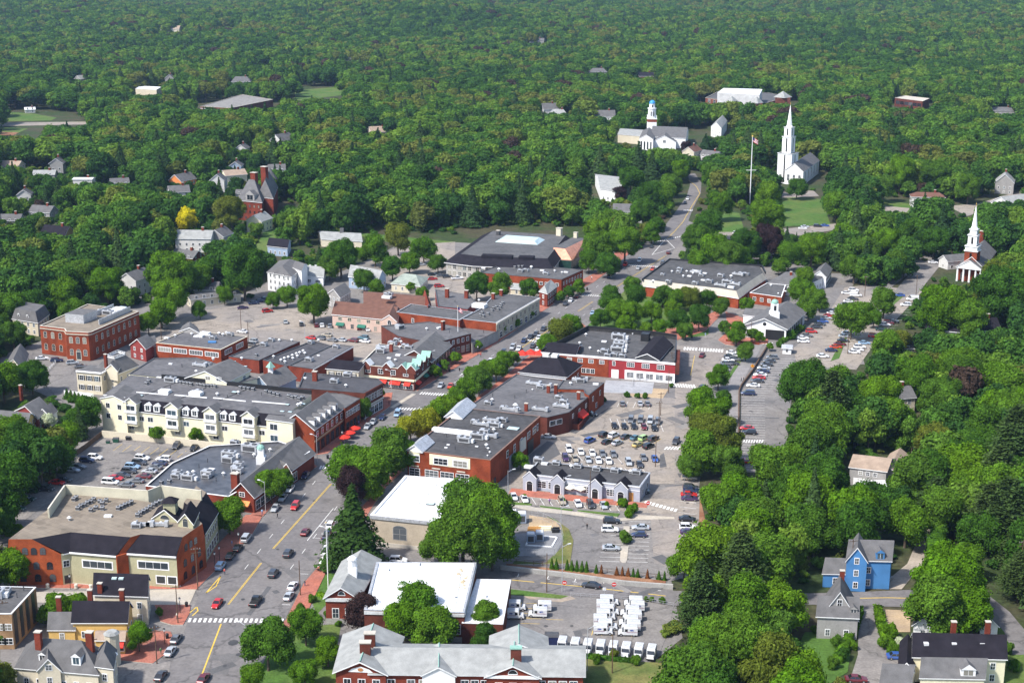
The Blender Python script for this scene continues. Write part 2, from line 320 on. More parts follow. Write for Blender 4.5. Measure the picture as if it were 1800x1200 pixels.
def gablemesh(c, he, hr, axis, wall, roof, over=.4, hip=0, z0=0, base=True, fascia=WH):
    """c: four corners xy; ridge parallel to edge `axis`; returns wall M, roof M"""
    if axis == 1: c = [c[1], c[2], c[3], c[0]]
    if sum(c[i].x*c[(i+1) % 4].y-c[(i+1) % 4].x*c[i].y for i in range(4)) < 0: c = [c[1], c[0], c[3], c[2]]
    u = (c[1]-c[0]).normalized(); v = (c[3]-c[0]).normalized()
    A, D = (c[0]+c[3])/2, (c[1]+c[2])/2; wd = (c[3]-c[0]).length
    m = M()
    for i in range(4):
        a, d = c[i], c[(i+1) % 4]
        if i % 2 and not hip:
            mid = D if i == 1 else A
            m.face([(a.x, a.y, z0), (d.x, d.y, z0), (d.x, d.y, he), (mid.x, mid.y, hr-.1), (a.x, a.y, he)], wall)
        else: m.face([(a.x, a.y, z0), (d.x, d.y, z0), (d.x, d.y, he), (a.x, a.y, he)], wall)
    e = [c[0]-u*over-v*over, c[1]+u*over-v*over, c[2]+u*over+v*over, c[3]-u*over+v*over]
    ra, rd = A-u*over*(0 if hip else 1)+u*hip, D+u*over*(0 if hip else 1)-u*hip
    zo = he-(0 if hip else .0); r = M()
    r.face([(e[0].x, e[0].y, zo), (e[1].x, e[1].y, zo), (rd.x, rd.y, hr), (ra.x, ra.y, hr)], roof)
    r.face([(e[2].x, e[2].y, zo), (e[3].x, e[3].y, zo), (ra.x, ra.y, hr), (rd.x, rd.y, hr)], roof)
    if hip:
        r.face([(e[1].x, e[1].y, zo), (e[2].x, e[2].y, zo), (rd.x, rd.y, hr)], roof)
        r.face([(e[3].x, e[3].y, zo), (e[0].x, e[0].y, zo), (ra.x, ra.y, hr)], roof)
        for i in range(4):
            a, d = e[i], e[(i+1) % 4]; r.face([(a.x, a.y, zo-.2), (d.x, d.y, zo-.2), (d.x, d.y, zo), (a.x, a.y, zo)], fascia)
    else:
        for i in (0, 2):
            a, d = e[i], e[(i+1) % 4]; r.face([(a.x, a.y, zo-.22), (d.x, d.y, zo-.22), (d.x, d.y, zo), (a.x, a.y, zo)], fascia)
        for a, d, q in ((e[1], e[2], rd), (e[3], e[0], ra)):
            r.face([(a.x, a.y, zo-.25), (q.x, q.y, hr-.3), (q.x, q.y, hr), (a.x, a.y, zo)], fascia)
            r.face([(q.x, q.y, hr-.3), (d.x, d.y, zo-.25), (d.x, d.y, zo), (q.x, q.y, hr)], fascia)
    if hip: r.face([(p.x, p.y, zo-.2) for p in e][::-1], fascia)
    return m, r, (ra, rd)
def gab(name, label, cat, px, he, hr, axis=0, wall=WH, roof=SHG, over=.4, hip=0, lm=None, vis=.85, poly=None, group=None, kp=True, fascia=WH):
    b = start(name, label, cat, poly or pts(px, he), hr, lm, vis, group, kp=kp)
    m, r, b.ridge = gablemesh(b.poly, he, hr, axis, wall, roof, over, hip, fascia=fascia); b.he = he; b.hr = hr; b.axis = axis
    b.wall = m.build('wall', b.root); b.roof = r.build('roof', b.root); b.deck = he; return b
def wing(b, px, he, hr, axis=0, wall=WH, roof=SHG, over=.3, hip=0, poly=None, z0=0, nm='wing', fascia=WH):
    """a further roofed volume of the same building: two parts"""
    q = poly or pts(px, he); m, r, rg = gablemesh(q, he, hr, axis, wall, roof, over, hip, z0, fascia=fascia)
    wg = B(); wg.root = b.root; wg.poly = q; wg.ridge = rg; wg.he = he; wg.hr = hr; wg.h = hr
    wg.sgn = sum(q[i].x*q[(i+1) % 4].y-q[(i+1) % 4].x*q[i].y for i in range(4)); wg.c = sum(q, Vector((0, 0)))/4
    wg.wall = m.build(nm+'_wall', b.root); wg.roof = r.build(nm+'_roof', b.root)
    FOOT.append([(p.x, p.y) for p in q]); keep([(p.x, p.y, z) for p in q for z in (z0, hr)], .85); return wg
def rect(x, y, w_, d, ang, z=0):
    """corners of a w_ x d rectangle centred on the ground pixel, long side turned ang degrees from +X"""
    p = P(x, y, z); u = Vector((math.cos(R(ang)), math.sin(R(ang)))); v = Vector((-u.y, u.x)); c = Vector((p.x, p.y))
    return [c-u*w_/2-v*d/2, c+u*w_/2-v*d/2, c+u*w_/2+v*d/2, c-u*w_/2+v*d/2]
def onface(b, i, t, z, out=0):
    n, d, L = outward(b, i); p = b.poly[i]+d*(L*t)+n*out; return Vector((p.x, p.y, z))
def fbox(m, b, i, s0, s1, z0, z1, o0, o1, mt):
    """box on facade i between distances s0..s1 along it, z0..z1, sticking out from o0 to o1"""
    n, d, L = outward(b, i); p = b.poly[i]
    c = [p+d*s0+n*o0, p+d*s1+n*o0, p+d*s1+n*o1, p+d*s0+n*o1]; m.prism([(q.x, q.y) for q in ccw(c)], z0, z1, mt, bottom=True)
def fquad(m, b, i, s0, s1, z0, z1, o, mt):
    n, d, L = outward(b, i); p = b.poly[i]; a, c = p+d*s0+n*o, p+d*s1+n*o
    f = [(a.x, a.y, z0), (c.x, c.y, z0), (c.x, c.y, z1), (a.x, a.y, z1)]; m.face(f if b.sgn > 0 else f[::-1], mt)
def win(b, i, z, n, w_=1.1, h=1.5, a=.04, e=.96, fr=WH, gl=GLS, mull=2, rows=2, name='window', arch=0, bd=.1, lab=None, o=.0, shut=None):
    _, d, L = outward(b, i); s0, s1 = L*a, L*e
    for k in range(n):
        c = s0+(s1-s0)*(k+.5)/n; m = M()
        fbox(m, b, i, c-w_/2-bd, c+w_/2+bd, z-bd, z+h+bd, o, o+.06, fr)
        if arch:
            A, nn = [], 6; nrm, dd, _ = outward(b, i)
            for q in range(nn+1):
                t = math.pi*q/nn; A.append((c+math.cos(t)*(w_/2), z+h+math.sin(t)*w_*.45*arch))
            f = [b.poly[i]+dd*x for x, _ in A]; f = [(p.x+nrm.x*.075+o*nrm.x, p.y+nrm.y*.075+o*nrm.y, zz) for p, (_, zz) in zip(f, A)]
            m.face(f if b.sgn > 0 else f[::-1], gl)
            A2 = [b.poly[i]+dd*(c+math.cos(math.pi*q/nn)*(w_/2+bd)) for q in range(nn+1)]
            f = [(p.x+nrm.x*.06+o*nrm.x, p.y+nrm.y*.06+o*nrm.y, z+h+math.sin(math.pi*q/nn)*(w_*.45*arch+bd)) for q, p in enumerate(A2)]
            m.face(f if b.sgn > 0 else f[::-1], fr)
        pw, ph = w_/mull, h/rows; g = .035 if w_ < 1.6 else .05
        for x in range(mull):
            for y in range(rows):
                fquad(m, b, i, c-w_/2+x*pw+g, c-w_/2+(x+1)*pw-g, z+y*ph+g, z+(y+1)*ph-g, o+.075, gl)
        if shut:
            for sg in (-1, 1):
                x = c+sg*(w_/2+bd+.28); fbox(m, b, i, x-.22, x+.22, z, z+h, o, o+.07, shut)
        ob = m.build(name, b.root)
        if lab: ob['label'] = lab
def strip(b, i, z0, z1, out=.15, mt=WH, name='cornice', a=0, e=1, parent=None):
    _, d, L = outward(b, i); m = M(); fbox(m, b, i, L*a, L*e, z0, z1, 0, out, mt); return m.build(name, parent or b.root)
def door(b, i, t, w_=1.1, h=2.2, mt=WH, gl=GLS, name='door'):
    _, d, L = outward(b, i); c = L*t; m = M(); fbox(m, b, i, c-w_/2-.12, c+w_/2+.12, 0, h+.12, 0, .08, mt)
    fquad(m, b, i, c-w_/2+.08, c+w_/2-.08, .4, h-.1, .095, gl); return m.build(name, b.root)
def awning(b, i, t, w_, z, mt=AWR, out=1.3, h=.9, name='awning'):
    _, d, L = outward(b, i); c = L*t; n, d, _ = outward(b, i); p = b.poly[i]+d*c; m = M()
    a, q = p-d*w_/2, p+d*w_/2; a2, q2 = a+n*out, q+n*out
    def v(k, zz): return (k.x, k.y, zz)
    m.face([v(a2, z), v(q2, z), v(q, z+h), v(a, z+h)], mt); m.face([v(a2, z-.25), v(q2, z-.25), v(q2, z), v(a2, z)], mt)
    m.face([v(a, z), v(a2, z-.25), v(a2, z), v(a, z+h)], mt); m.face([v(q, z), v(q2, z-.25), v(q2, z), v(q, z+h)], mt)
    return m.build(name, b.root)
def facing(b, i):
    n, d, L = outward(b, i); mid = (b.poly[i]+b.poly[(i+1) % len(b.poly)])/2; return n.dot(-mid.normalized())
def autowin(b, floors=2, z0=1.0, fh=2.8, w_=.95, h=1.45, step=2.7, fr=WH, shut=None, edges=None, **kw):
    for i in (edges if edges is not None else range(len(b.poly))):
        if edges is None and facing(b, i) < .08: continue
        _, d, L = outward(b, i); n = max(1, int((L-1.2)/step))
        for f in range(floors): win(b, i, z0+f*fh, n, w_, h, fr=fr, shut=shut, bd=.12, **kw)
def chimney(b, x=None, y=None, z1=None, mt=BR, s=.8, z=None, at=None, cap=True, par=None):
    q = P(x, y, z if z is not None else b.deck) if at is None else Vector((at[0], at[1], 0)); m = M(); u = b_u(b); v = Vector((-u.y, u.x))
    u3, v3 = Vector((u.x, u.y, 0)), Vector((v.x, v.y, 0)); zt = z1 or b.h+1.2
    m.box(q, u3, v3, s*1.3, s, (z if z is not None else getattr(b, 'he', b.deck))-.3, zt, mt)
    if cap: m.box(q, u3, v3, s*1.5, s*1.2, zt, zt+.18, CON)
    return m.build('chimney', par or b.roof)
def b_u(b): return (b.poly[1]-b.poly[0]).normalized()
rr = random.Random(5)
def unit(b, kind, x, y, s=1.0, at=None, z=None):
    """roof equipment at photo pixel on the deck"""
    z = b.deck if z is None else z
    q = P(x, y, z) if at is None else Vector((at[0], at[1], z)); u = b_u(b); u = Vector((u.x, u.y, 0)); v = Vector((-u.y, u.x, 0)); m = M()
    if kind == 'a':      # air conditioner: cabinet on a curb with a round fan and louvres
        lx, ly, h = 2.3*s, 1.6*s, 1.25*s; m.box(q, u, v, lx*.9, ly*.9, z, z+.2, MTD); m.box(q, u, v, lx, ly, z+.2, z+h, MTL)
        m.box(q-v*(ly/2+.01), u, v, lx*.8, .03, z+.35, z+h*.8, MTD); m.cyl(q.x+u.x*lx*.2, q.y+u.y*lx*.2, .5*s, .5*s, z+h, z+h+.14, MTD, 10); nm = 'air_conditioner'
    elif kind == 'c':    # small condenser
        m.box(q, u, v, .95*s, .95*s, z+.1, z+1.0*s, MTL); m.box(q, u, v, .97*s, .97*s, z+.25, z+.8*s, MTD); m.cyl(q.x, q.y, .38*s, .38*s, z+1.0*s, z+1.08*s, MTD, 8); nm = 'condenser'
    elif kind == 'v':    # mushroom vent
        m.cyl(q.x, q.y, .3*s, .3*s, z, z+.7*s, MTL, 8); m.cyl(q.x, q.y, .6*s, .25*s, z+.7*s, z+1.05*s, MTW, 10); nm = 'roof_vent'
    elif kind == 'p':    # pipe
        m.cyl(q.x, q.y, .11, .11, z, z+1.0*s, MTD, 6); m.cyl(q.x, q.y, .16, .16, z+1.0*s, z+1.15*s, MTD, 6); nm = 'vent_pipe'
    elif kind == 's':    # skylight
        m.box(q, u, v, 1.7*s, 1.2*s, z, z+.25, MTD); m.box(q, u, v, 1.55*s, 1.05*s, z+.25, z+.36, GLB); nm = 'skylight'
    elif kind == 'h':    # low hatch / white box
        m.box(q, u, v, 1.9*s, 1.1*s, z, z+.5*s, MTW); nm = 'roof_hatch'
    elif kind == 'd':    # duct run
        m.box(q, u, v, 5*s, .8, z+.3, z+1.0, MTL); m.box(q+u*2.5*s, u, v, .9, 1.6, z+.2, z+1.5, MTL); m.box(q-u*2*s+v*.9, u, v, .7, 1.2, z+.3, z+.9, MTW)
        m.cyl(q.x-u.x*1.2*s, q.y-u.y*1.2*s, .25, .25, z+1.0, z+1.7, MTL, 8); nm = 'duct'
    elif kind == 'b':    # big rooftop plant
        m.box(q, u, v, 4.2*s, 2.2*s, z+.15, z+1.9*s, MTL); m.box(q-v*1.12*s, u, v, 3.2*s, .05, z+.5, z+1.5*s, MTD)
        for k in (-1, 1): m.cyl(q.x+u.x*k*s, q.y+u.y*k*s, .6*s, .6*s, z+1.9*s, z+2.1*s, MTD, 10)
        m.box(q+u*2.6*s, u, v, 1.2*s, 1.2*s, z+.2, z+1.3*s, MTW); nm = 'air_handler'
    return m.build(nm, b.root)
def inside(p, poly):
    x, y = p; c = False; n = len(poly)
    for i in range(n):
        a, b_ = poly[i], poly[i-1]
        if (a[1] > y) != (b_[1] > y) and x < (b_[0]-a[0])*(y-a[1])/(b_[1]-a[1])+a[0]: c = not c
    return c
def clutter(b, spec, seed=1, poly=None, z=None):
    r = random.Random(seed); q = poly or b.poly; x0, x1 = min(p.x for p in q), max(p.x for p in q); y0, y1 = min(p.y for p in q), max(p.y for p in q); put = []
    inn = insets(q, [1.6]*len(q), sum(q[i].x*q[(i+1) % len(q)].y-q[(i+1) % len(q)].x*q[i].y for i in range(len(q))))
    for k in spec:
        for _ in range(60):
            p = (r.uniform(x0, x1), r.uniform(y0, y1))
            if inside(p, inn) and all((p[0]-a)**2+(p[1]-c)**2 > 6 for a, c in put): break
        else: continue
        put.append(p); unit(b, k, 0, 0, r.uniform(.8, 1.15), at=p, z=z)
def items(b, s, z=None):
    for t in s.split():
        k, x, y = t[0], *map(float, t[1:].split(',')[:2]); sc = float(t.split(',')[2]) if t.count(',') > 1 else 1
        unit(b, k, x, y, sc, z=z)
def dormer(b, i, t, z, w_=1.6, h=1.7, depth=2.2, back=.2, wall=WH, roof=SHD, parent=None, g=1, side=None):
    n, d, L = outward(b, i); p = b.poly[i]+d*(L*t)-n*back; c = [p-d*w_/2, p+d*w_/2, p+d*w_/2-n*depth, p-d*w_/2-n*depth]
    m = M(); m.prism([(q.x, q.y) for q in ccw(c)], z, z+h, side or wall); e = .15
    a0, a1, a2, a3 = p-d*(w_/2+e)+n*e, p+d*(w_/2+e)+n*e, p+d*(w_/2+e)-n*depth, p-d*(w_/2+e)-n*depth; r0, r1 = p+n*e, p-n*depth
    zt = z+h+w_*.42*g; zz = z+h
    m.face([(a1.x, a1.y, zz), (a2.x, a2.y, zz), (r1.x, r1.y, zt), (r0.x, r0.y, zt)], roof); m.face([(a3.x, a3.y, zz), (a0.x, a0.y, zz), (r0.x, r0.y, zt), (r1.x, r1.y, zt)], roof)
    m.face([(a0.x, a0.y, zz), (a1.x, a1.y, zz), (r0.x, r0.y, zt)], wall)
    a, q = p-d*w_*.32+n*.02, p+d*w_*.32+n*.02; m.face([(a.x, a.y, z+.35), (q.x, q.y, z+.35), (q.x, q.y, z+h-.1), (a.x, a.y, z+h-.1)], GLS)
    a, q = p-d*.04+n*.03, p+d*.04+n*.03; m.face([(a.x, a.y, z+.35), (q.x, q.y, z+.35), (q.x, q.y, z+h-.1), (a.x, a.y, z+h-.1)], WH)
    return m.build('dormer', parent or b.roof)
def balustrade(b, poly, z, h=1.0, mt=WH, name='balustrade'):
    m = M(); k = len(poly)
    for i in range(k):
        p, q = poly[i], poly[(i+1) % k]; L = (q-p).length; n = max(1, int(L/1.2)); d = (q-p)/n
        for j in range(n+1): a = p+d*j; m.tube((a.x, a.y, z), (a.x, a.y, z+h), .09, mt, 4)
        m.tube((p.x, p.y, z+h), (q.x, q.y, z+h), .07, mt, 4); m.tube((p.x, p.y, z+h*.15), (q.x, q.y, z+h*.15), .05, mt, 4)
        m.face([(p.x, p.y, z+h*.2), (q.x, q.y, z+h*.2), (q.x, q.y, z+h*.6), (p.x, p.y, z+h*.6)], mt)
    return m.build(name, b.root)
# ---------------------------------------------------------------- ground, roads, lots
ASP = surf('street asphalt', (.148, .138, .137), (.170, .158, .153), .03, 1.2, cracks=.035, wear=.14)
ASL = surf('lot asphalt', (.195, .180, .168), (.160, .150, .145), .04, 1.5, cracks=.05, wear=.16)
ASO = surf('old road asphalt', (.21, .192, .178), (.17, .158, .15), .05, 1.5, cracks=.06, wear=.18)
PAV = surf('brick paving', (.36, .125, .085), (.29, .12, .09), .12, 2.5, wear=.2)
CNP = surf('concrete paving', (.42, .37, .30), (.36, .33, .29), .1, 2, wear=.12)
GRA = surf('lawn grass', (.062, .125, .022), (.095, .135, .032), .05, 1.8, wear=.25)
GRB = surf('dry grass', (.16, .15, .05), (.085, .12, .03), .1, 2, wear=.25)
MUL = surf('bark mulch', (.20, .09, .05), (.26, .14, .08), .2, 3, wear=.25)
SAN = surf('sandy earth', (.42, .31, .19), (.33, .25, .17), .1, 2, wear=.15)
FLR = surf('woodland floor', (.035, .055, .016), (.06, .055, .03), .04, .8, wear=.3)
YLN = mat('yellow road paint', (.62, .42, .07), .8, .12, fine=3); WLN = mat('white road paint', (.72, .71, .68), .8, .12, fine=3)
m = M(); g = 5000
m.mats = [FLR]; m.face([(-g, -500, -.1), (g, -500, -.1), (g, 1800, -.1), (-g, 1800, -.1)], FLR); nx_, ny_ = 60, 62; n0 = len(m.v)
for j in range(ny_+1):
    for i in range(nx_+1): x = -g+2*g*i/nx_; y = 1800+100*j; m.v.append((x, y, hills(x, y)-.1))
for j in range(ny_):
    for i in range(nx_): a = n0+j*(nx_+1)+i; m.f.append((a, a+1, a+nx_+2, a+nx_+1)); m.m.append(0)
struct(m, 'ground')
def sheet(name, px, z, mt):
    m = M(); q = ccw([(p.x, p.y) for p in (P(x, y, 0) for x, y in px)]); m.face([(a, b, z) for a, b in q], mt); return struct(m, name)
def slab(name, px, z1, mt, edge=None, z0=-.05):
    m = M(); q = ccw([(p.x, p.y) for p in (P(x, y, 0) for x, y in px)]); m.prism(q, z0, z1, edge or CON, mt); return struct(m, name)
# town-wide base of worn asphalt yards, then the lawns and lots lying on it
def town(px, z=-.04, mt=ASL, nm='yard'): return sheet(nm, px, z, mt)
town([(0, 1260), (0, 1040), (10, 880), (120, 770), (175, 740), (70, 690), (0, 660), (0, 625), (70, 600), (230, 520), (400, 530), (470, 495), (560, 495), (650, 455), (700, 430), (790, 425), (1040, 440), (1120, 445), (1190, 380), (1240, 400),
      (1345, 440), (1460, 480), (1520, 480), (1500, 500), (1490, 520), (1520, 640), (1400, 640), (1330, 640), (1240, 780), (1225, 880), (1225, 1010), (1180, 1020), (1200, 1120), (1150, 1160), (1030, 1200), (1030, 1260)])
MS_L = [(262, 1260), (285, 1210), (330, 1092), (353, 1038), (380, 1005), (443, 945), (466, 908), (522, 842), (560, 820), (578, 797), (640, 750), (688, 716), (736, 688), (787, 657), (875, 605), (950, 552), (1010, 515), (1045, 497), (1078, 473), (1112, 443), (1143, 420), (1162, 405), (1182, 380), (1207, 345), (1213, 325), (1209, 305)]
MS_R = [(432, 1260), (440, 1210), (500, 1090), (532, 1025), (556, 996), (584, 962), (620, 905), (668, 850), (716, 800), (738, 775), (760, 752), (800, 722), (835, 697), (870, 672), (920, 630), (958, 600), (1025, 562), (1062, 522), (1102, 487), (1142, 470), (1150, 466), (1165, 455), (1180, 445), (1196, 425), (1218, 367), (1232, 340), (1233, 322), (1222, 305)]
sheet('main_street', MS_L + MS_R[::-1], .02, ASP)
sheet('sandy_apron', [(905, 1040), (1003, 1047), (1012, 1052), (985, 1058), (930, 1052)], .042, surf('worn sandy asphalt', (.33, .26, .19), (.22, .2, .185), .1)); sheet('side_street', [(110, 1200), (150, 1168), (300, 1162), (296, 1190), (275, 1240), (200, 1240)], .024, ASO)
sheet('driveway', [(60, 1040), (345, 1035), (333, 1062), (200, 1063), (60, 1058)], .026, CNP)
sheet('side_street', [(700, 706), (742, 684), (700, 664), (655, 668), (600, 690), (620, 700), (672, 692)], .024, ASL)
sheet('side_street', [(562, 822), (580, 798), (545, 805), (530, 820)], .026, ASL)
sheet('side_street', [(584, 960), (628, 890), (665, 850), (700, 850), (650, 905), (640, 1000), (560, 1000)], .024, ASL)
sheet('lower_street', [(556, 985), (640, 968), (730, 985), (837, 997), (915, 1005), (1027, 1019), (1170, 1037), (1300, 1043), (1430, 1042), (1506, 1040), (1600, 1036), (1700, 1036), (1733, 1042), (1775, 1075), (1800, 1105), (1840, 1150), (1780, 1150), (1765, 1110), (1738, 1078), (1650, 1068), (1506, 1064), (1420, 1062), (1300, 1068), (1184, 1064), (1128, 1054), (1003, 1045), (899, 1032), (835, 1024), (560, 1005)], .03, ASP)
sheet('mail_yard', [(895, 1036), (1003, 1047), (1130, 1056), (1184, 1066), (1175, 1110), (1155, 1158), (960, 1150), (880, 1110)], .034, ASL)
sheet('parking_lot', [(120, 780), (250, 765), (540, 800), (420, 870), (260, 862), (80, 885), (30, 925), (0, 960), (-60, 960), (-60, 880)], .03, ASO)
sheet('parking_lot', [(240, 590), (360, 545), (430, 535), (560, 535), (800, 600), (700, 640), (420, 650)], .03, surf('pale lot asphalt', (.285, .245, .205), (.23, .205, .185), .04, 1.5, cracks=.05))
sheet('parking_lot', [(650, 460), (700, 432), (800, 425), (800, 480), (960, 520), (830, 540), (740, 530), (700, 500)], .03, surf('pale lot asphalt'[:], (.25, .235, .215), (.21, .20, .19)))
CL = MC['pale lot asphalt']
sheet('parking_lot', [(895, 790), (1000, 690), (1070, 690), (1190, 700), (1190, 850), (1150, 850), (895, 870)], .032, CL)
sheet('back_street', [(1190, 605), (1290, 610), (1260, 650), (1235, 700), (1210, 760), (1230, 870), (1226, 1010), (1150, 990), (1140, 870), (1186, 850), (1186, 700)], .036, surf('patched lane asphalt', (.26, .225, .195), (.205, .185, .17), .06, 1.2, cracks=.07))
sheet('back_street', [(1185, 596), (1240, 590), (1268, 575), (1262, 545), (1290, 520), (1320, 545), (1275, 590), (1275, 606), (1290, 612), (1190, 607)], .038, ASO)
sheet('parking_lot', [(905, 888), (1140, 895), (1226, 870), (1226, 1008), (1170, 1010), (1005, 990), (1010, 930), (985, 912), (905, 895)], .034, ASL)
sheet('parking_lot', [(893, 862), (1225, 880), (1200, 905), (890, 885)], .040, CL)
sheet('parking_lot', [(1298, 830), (1298, 680), (1345, 612), (1420, 612), (1500, 640), (1400, 665), (1388, 720), (1380, 830)], .034, ASL)
sheet('parking_lot', [(1395, 612), (1450, 560), (1485, 505), (1530, 500), (1622, 512), (1605, 530), (1540, 600), (1505, 650), (1400, 640)], .036, CL)
sheet('side_street', [(1515, 512), (1560, 510), (1600, 480), (1632, 465), (1650, 440), (1600, 460), (1570, 490)], .038, ASO)
sheet('side_street', [(1570, 515), (1610, 520), (1650, 470), (1665, 455), (1635, 455), (1600, 480)], .042, ASO)
sheet('footpath', [(1262, 740), (1290, 650), (1335, 590), (1350, 590), (1300, 680), (1295, 800), (1275, 830), (1270, 760)], .044, surf('path asphalt', (.23, .215, .21), (.2, .19, .185)))
sheet('lane', [(1620, 900), (1655, 915), (1640, 970), (1610, 1005), (1585, 1035), (1540, 1035), (1595, 990), (1612, 950)], .028, surf('dusty lane', (.34, .29, .235), (.27, .235, .20), .1))
sheet('driveway', [(1510, 1064), (1535, 1064), (1550, 1110), (1590, 1160), (1560, 1240), (1480, 1240), (1508, 1150)], .03, ASO)
sheet('lane', [(1690, 760), (1660, 830), (1655, 850), (1690, 850), (1700, 790)], .02, MC['dusty lane'])
# ball ground, greens and lawns
sheet('playing_field', [(0, 196), (60, 200), (100, 207), (90, 212), (0, 214)], .01, GRA); sheet('playing_field', [(0, 224), (50, 226), (30, 235), (0, 246)], .02, GRA); sheet('ball_diamond', [(0, 232), (33, 233), (22, 239), (0, 243)], .03, MUL)
sheet('distant_road', [(0, 216), (150, 214), (158, 219), (0, 222)], .03, CL)
sheet('lawn', [(510, 160), (600, 152), (620, 165), (520, 178)], .01, GRA)
sheet('church_lawn', [(1375, 345), (1445, 350), (1460, 395), (1372, 398)], .01, GRA); sheet('lawn', [(1245, 365), (1300, 375), (1310, 412), (1250, 410)], .01, GRA)
sheet('lawn', [(1550, 350), (1620, 362), (1660, 392), (1550, 378)], .01, GRA); sheet('side_street', [(1555, 362), (1600, 366), (1590, 377), (1556, 372)], .03, CL)
sheet('church_drive', [(1375, 338), (1430, 335), (1440, 345), (1375, 348)], .02, CL); sheet('side_street', [(1250, 408), (1320, 408), (1470, 393), (1475, 403), (1340, 425), (1252, 422)], .03, CL)
sheet('side_street', [(1665, 362), (1720, 358), (1760, 345), (1800, 335), (1800, 350), (1700, 380)], .03, CL)
sheet('lawn', [(470, 395), (520, 420), (480, 440), (440, 450)], .01, GRA); sheet('lawn', [(590, 405), (800, 425), (790, 440), (700, 430)], .01, GRA)
sheet('lawn', [(430, 1110), (600, 1095), (590, 1150), (690, 1240), (430, 1240)], .0, GRA); sheet('lawn', [(1030, 1155), (1170, 1165), (1140, 1240), (1030, 1240)], .0, GRB)
sheet('lawn', [(548, 1055), (582, 985), (600, 1005), (575, 1060), (556, 1080)], .002, GRA); sheet('park_lawn', [(1060, 545), (1110, 500), (1250, 540), (1245, 590), (1180, 600), (1030, 575)], .0, GRA)
sheet('lawn', [(1415, 1110), (1500, 1110), (1490, 1180), (1400, 1240), (1350, 1240)], .0, GRA)
sheet('garden_ground', [(1545, 1070), (1600, 1072), (1600, 1110), (1560, 1110)], .004, SAN); sheet('garden_ground', [(1160, 880), (1228, 860), (1250, 960), (1230, 960)], .0, MUL)
sheet('lawn', [(1745, 1090), (1800, 1110), (1830, 1240), (1750, 1240)], .0, GRA)
sheet('grass_verge', [(1020, 1240), (1020, 1172), (1160, 1176), (1140, 1240)], .002, GRB)
sheet('grass_verge', [(890, 1034), (1000, 1047), (985, 1052), (895, 1045)], .044, GRA)
# pavements (raised kerb blocks)
def walk(nm, px, mt=PAV, h=.13): return slab(nm, px, h, mt)
walk('pavement', [(40, 1033), (345, 1036), (378, 1003), (441, 943), (462, 906), (441, 905), (432, 905), (380, 960), (320, 1020), (200, 1005), (120, 1010), (30, 1020)])
walk('pavement', [(272, 1063), (335, 1063), (333, 1078), (322, 1098), (302, 1098), (282, 1092)])
walk('pavement', [(272, 1108), (300, 1110), (304, 1120), (290, 1150), (268, 1166), (205, 1160), (225, 1125)])
walk('pavement', [(440, 905), (462, 908), (520, 842), (558, 820), (540, 808), (500, 848)])
walk('pavement', [(553, 800), (576, 797), (638, 749), (686, 714), (690, 690), (672, 692), (650, 705)])
walk('pavement', [(700, 682), (734, 687), (785, 656), (873, 604), (948, 551), (975, 534), (950, 520), (830, 600), (770, 640)])
walk('pavement', [(985, 526), (1010, 514), (1044, 496), (1076, 472), (1110, 442), (1125, 430), (1085, 440), (1050, 478), (985, 512)])
walk('pavement', [(438, 1130), (502, 1090), (534, 1025), (558, 997), (580, 984), (576, 1000), (548, 1058), (536, 1088), (470, 1150)])
walk('pavement', [(590, 960), (628, 900), (675, 848), (722, 800), (742, 775), (764, 752), (804, 722), (840, 697), (874, 672), (925, 630), (962, 600), (1020, 566), (1030, 574), (1000, 590), (960, 630), (930, 650), (830, 712), (760, 775), (680, 855), (655, 890), (610, 965)])
walk('pavement', [(893, 870), (899, 858), (1140, 885), (1136, 893), (1120, 892)])
walk('pavement', [(825, 855), (862, 856), (855, 866), (826, 864)])
walk('pavement', [(1120, 590), (1190, 598), (1240, 582), (1265, 556), (1262, 545), (1230, 560), (1200, 575), (1150, 580)])
walk('pavement', [(1262, 598), (1275, 586), (1350, 590), (1350, 604), (1290, 608), (1275, 606)])
walk('pavement', [(1275, 548), (1310, 560), (1300, 582), (1280, 580)], PAV)
walk('concrete_kerb', [(893, 880), (905, 884), (940, 892), (1000, 898), (1090, 912), (1120, 905), (1185, 909), (1186, 912), (1110, 914), (1085, 916), (1000, 904), (930, 897), (893, 888)], CNP, .15)
slab('grass_island', [(897, 882), (935, 886), (934, 889), (900, 888)], .2, GRA); slab('grass_island', [(948, 889), (1008, 896), (1004, 899), (950, 892)], .2, GRA); slab('grass_island', [(1016, 897), (1090, 903), (1085, 909), (1014, 899)], .2, GRA)
walk('concrete_island', [(1091, 960), (1105, 960), (1102, 985), (1100, 989), (1094, 989), (1090, 985)], CNP, .15)
walk('concrete_island', [(1096, 925), (1107, 925), (1106, 945), (1096, 945)], CNP, .15)
slab('grass_island', [(905, 985), (958, 990), (990, 960), (985, 920), (960, 908), (975, 912), (1000, 930), (1008, 950), (1002, 990), (900, 992)], .1, GRB)
sheet('work_yard', [(895, 940), (985, 930), (990, 950), (975, 975), (910, 978)], .05, surf('grey gravel', (.22, .22, .225), (.19, .19, .2), .1, 3)); sheet('work_yard', [(930, 905), (975, 912), (990, 935), (930, 940)], .046, SAN)
slab('planting_strip', [(890, 991), (1000, 1003), (1170, 1022), (1170, 1027), (1000, 1012), (890, 998)], .25, MUL)
sheet('trackside_grass', [(1278, 672), (1310, 625), (1330, 600), (1322, 600), (1300, 628), (1275, 668)], .05, GRA)
slab('planted_island', [(1490, 590), (1530, 560), (1560, 545), (1590, 520), (1580, 518), (1545, 545), (1510, 570), (1475, 605), (1460, 635), (1475, 630)], .12, GRA)
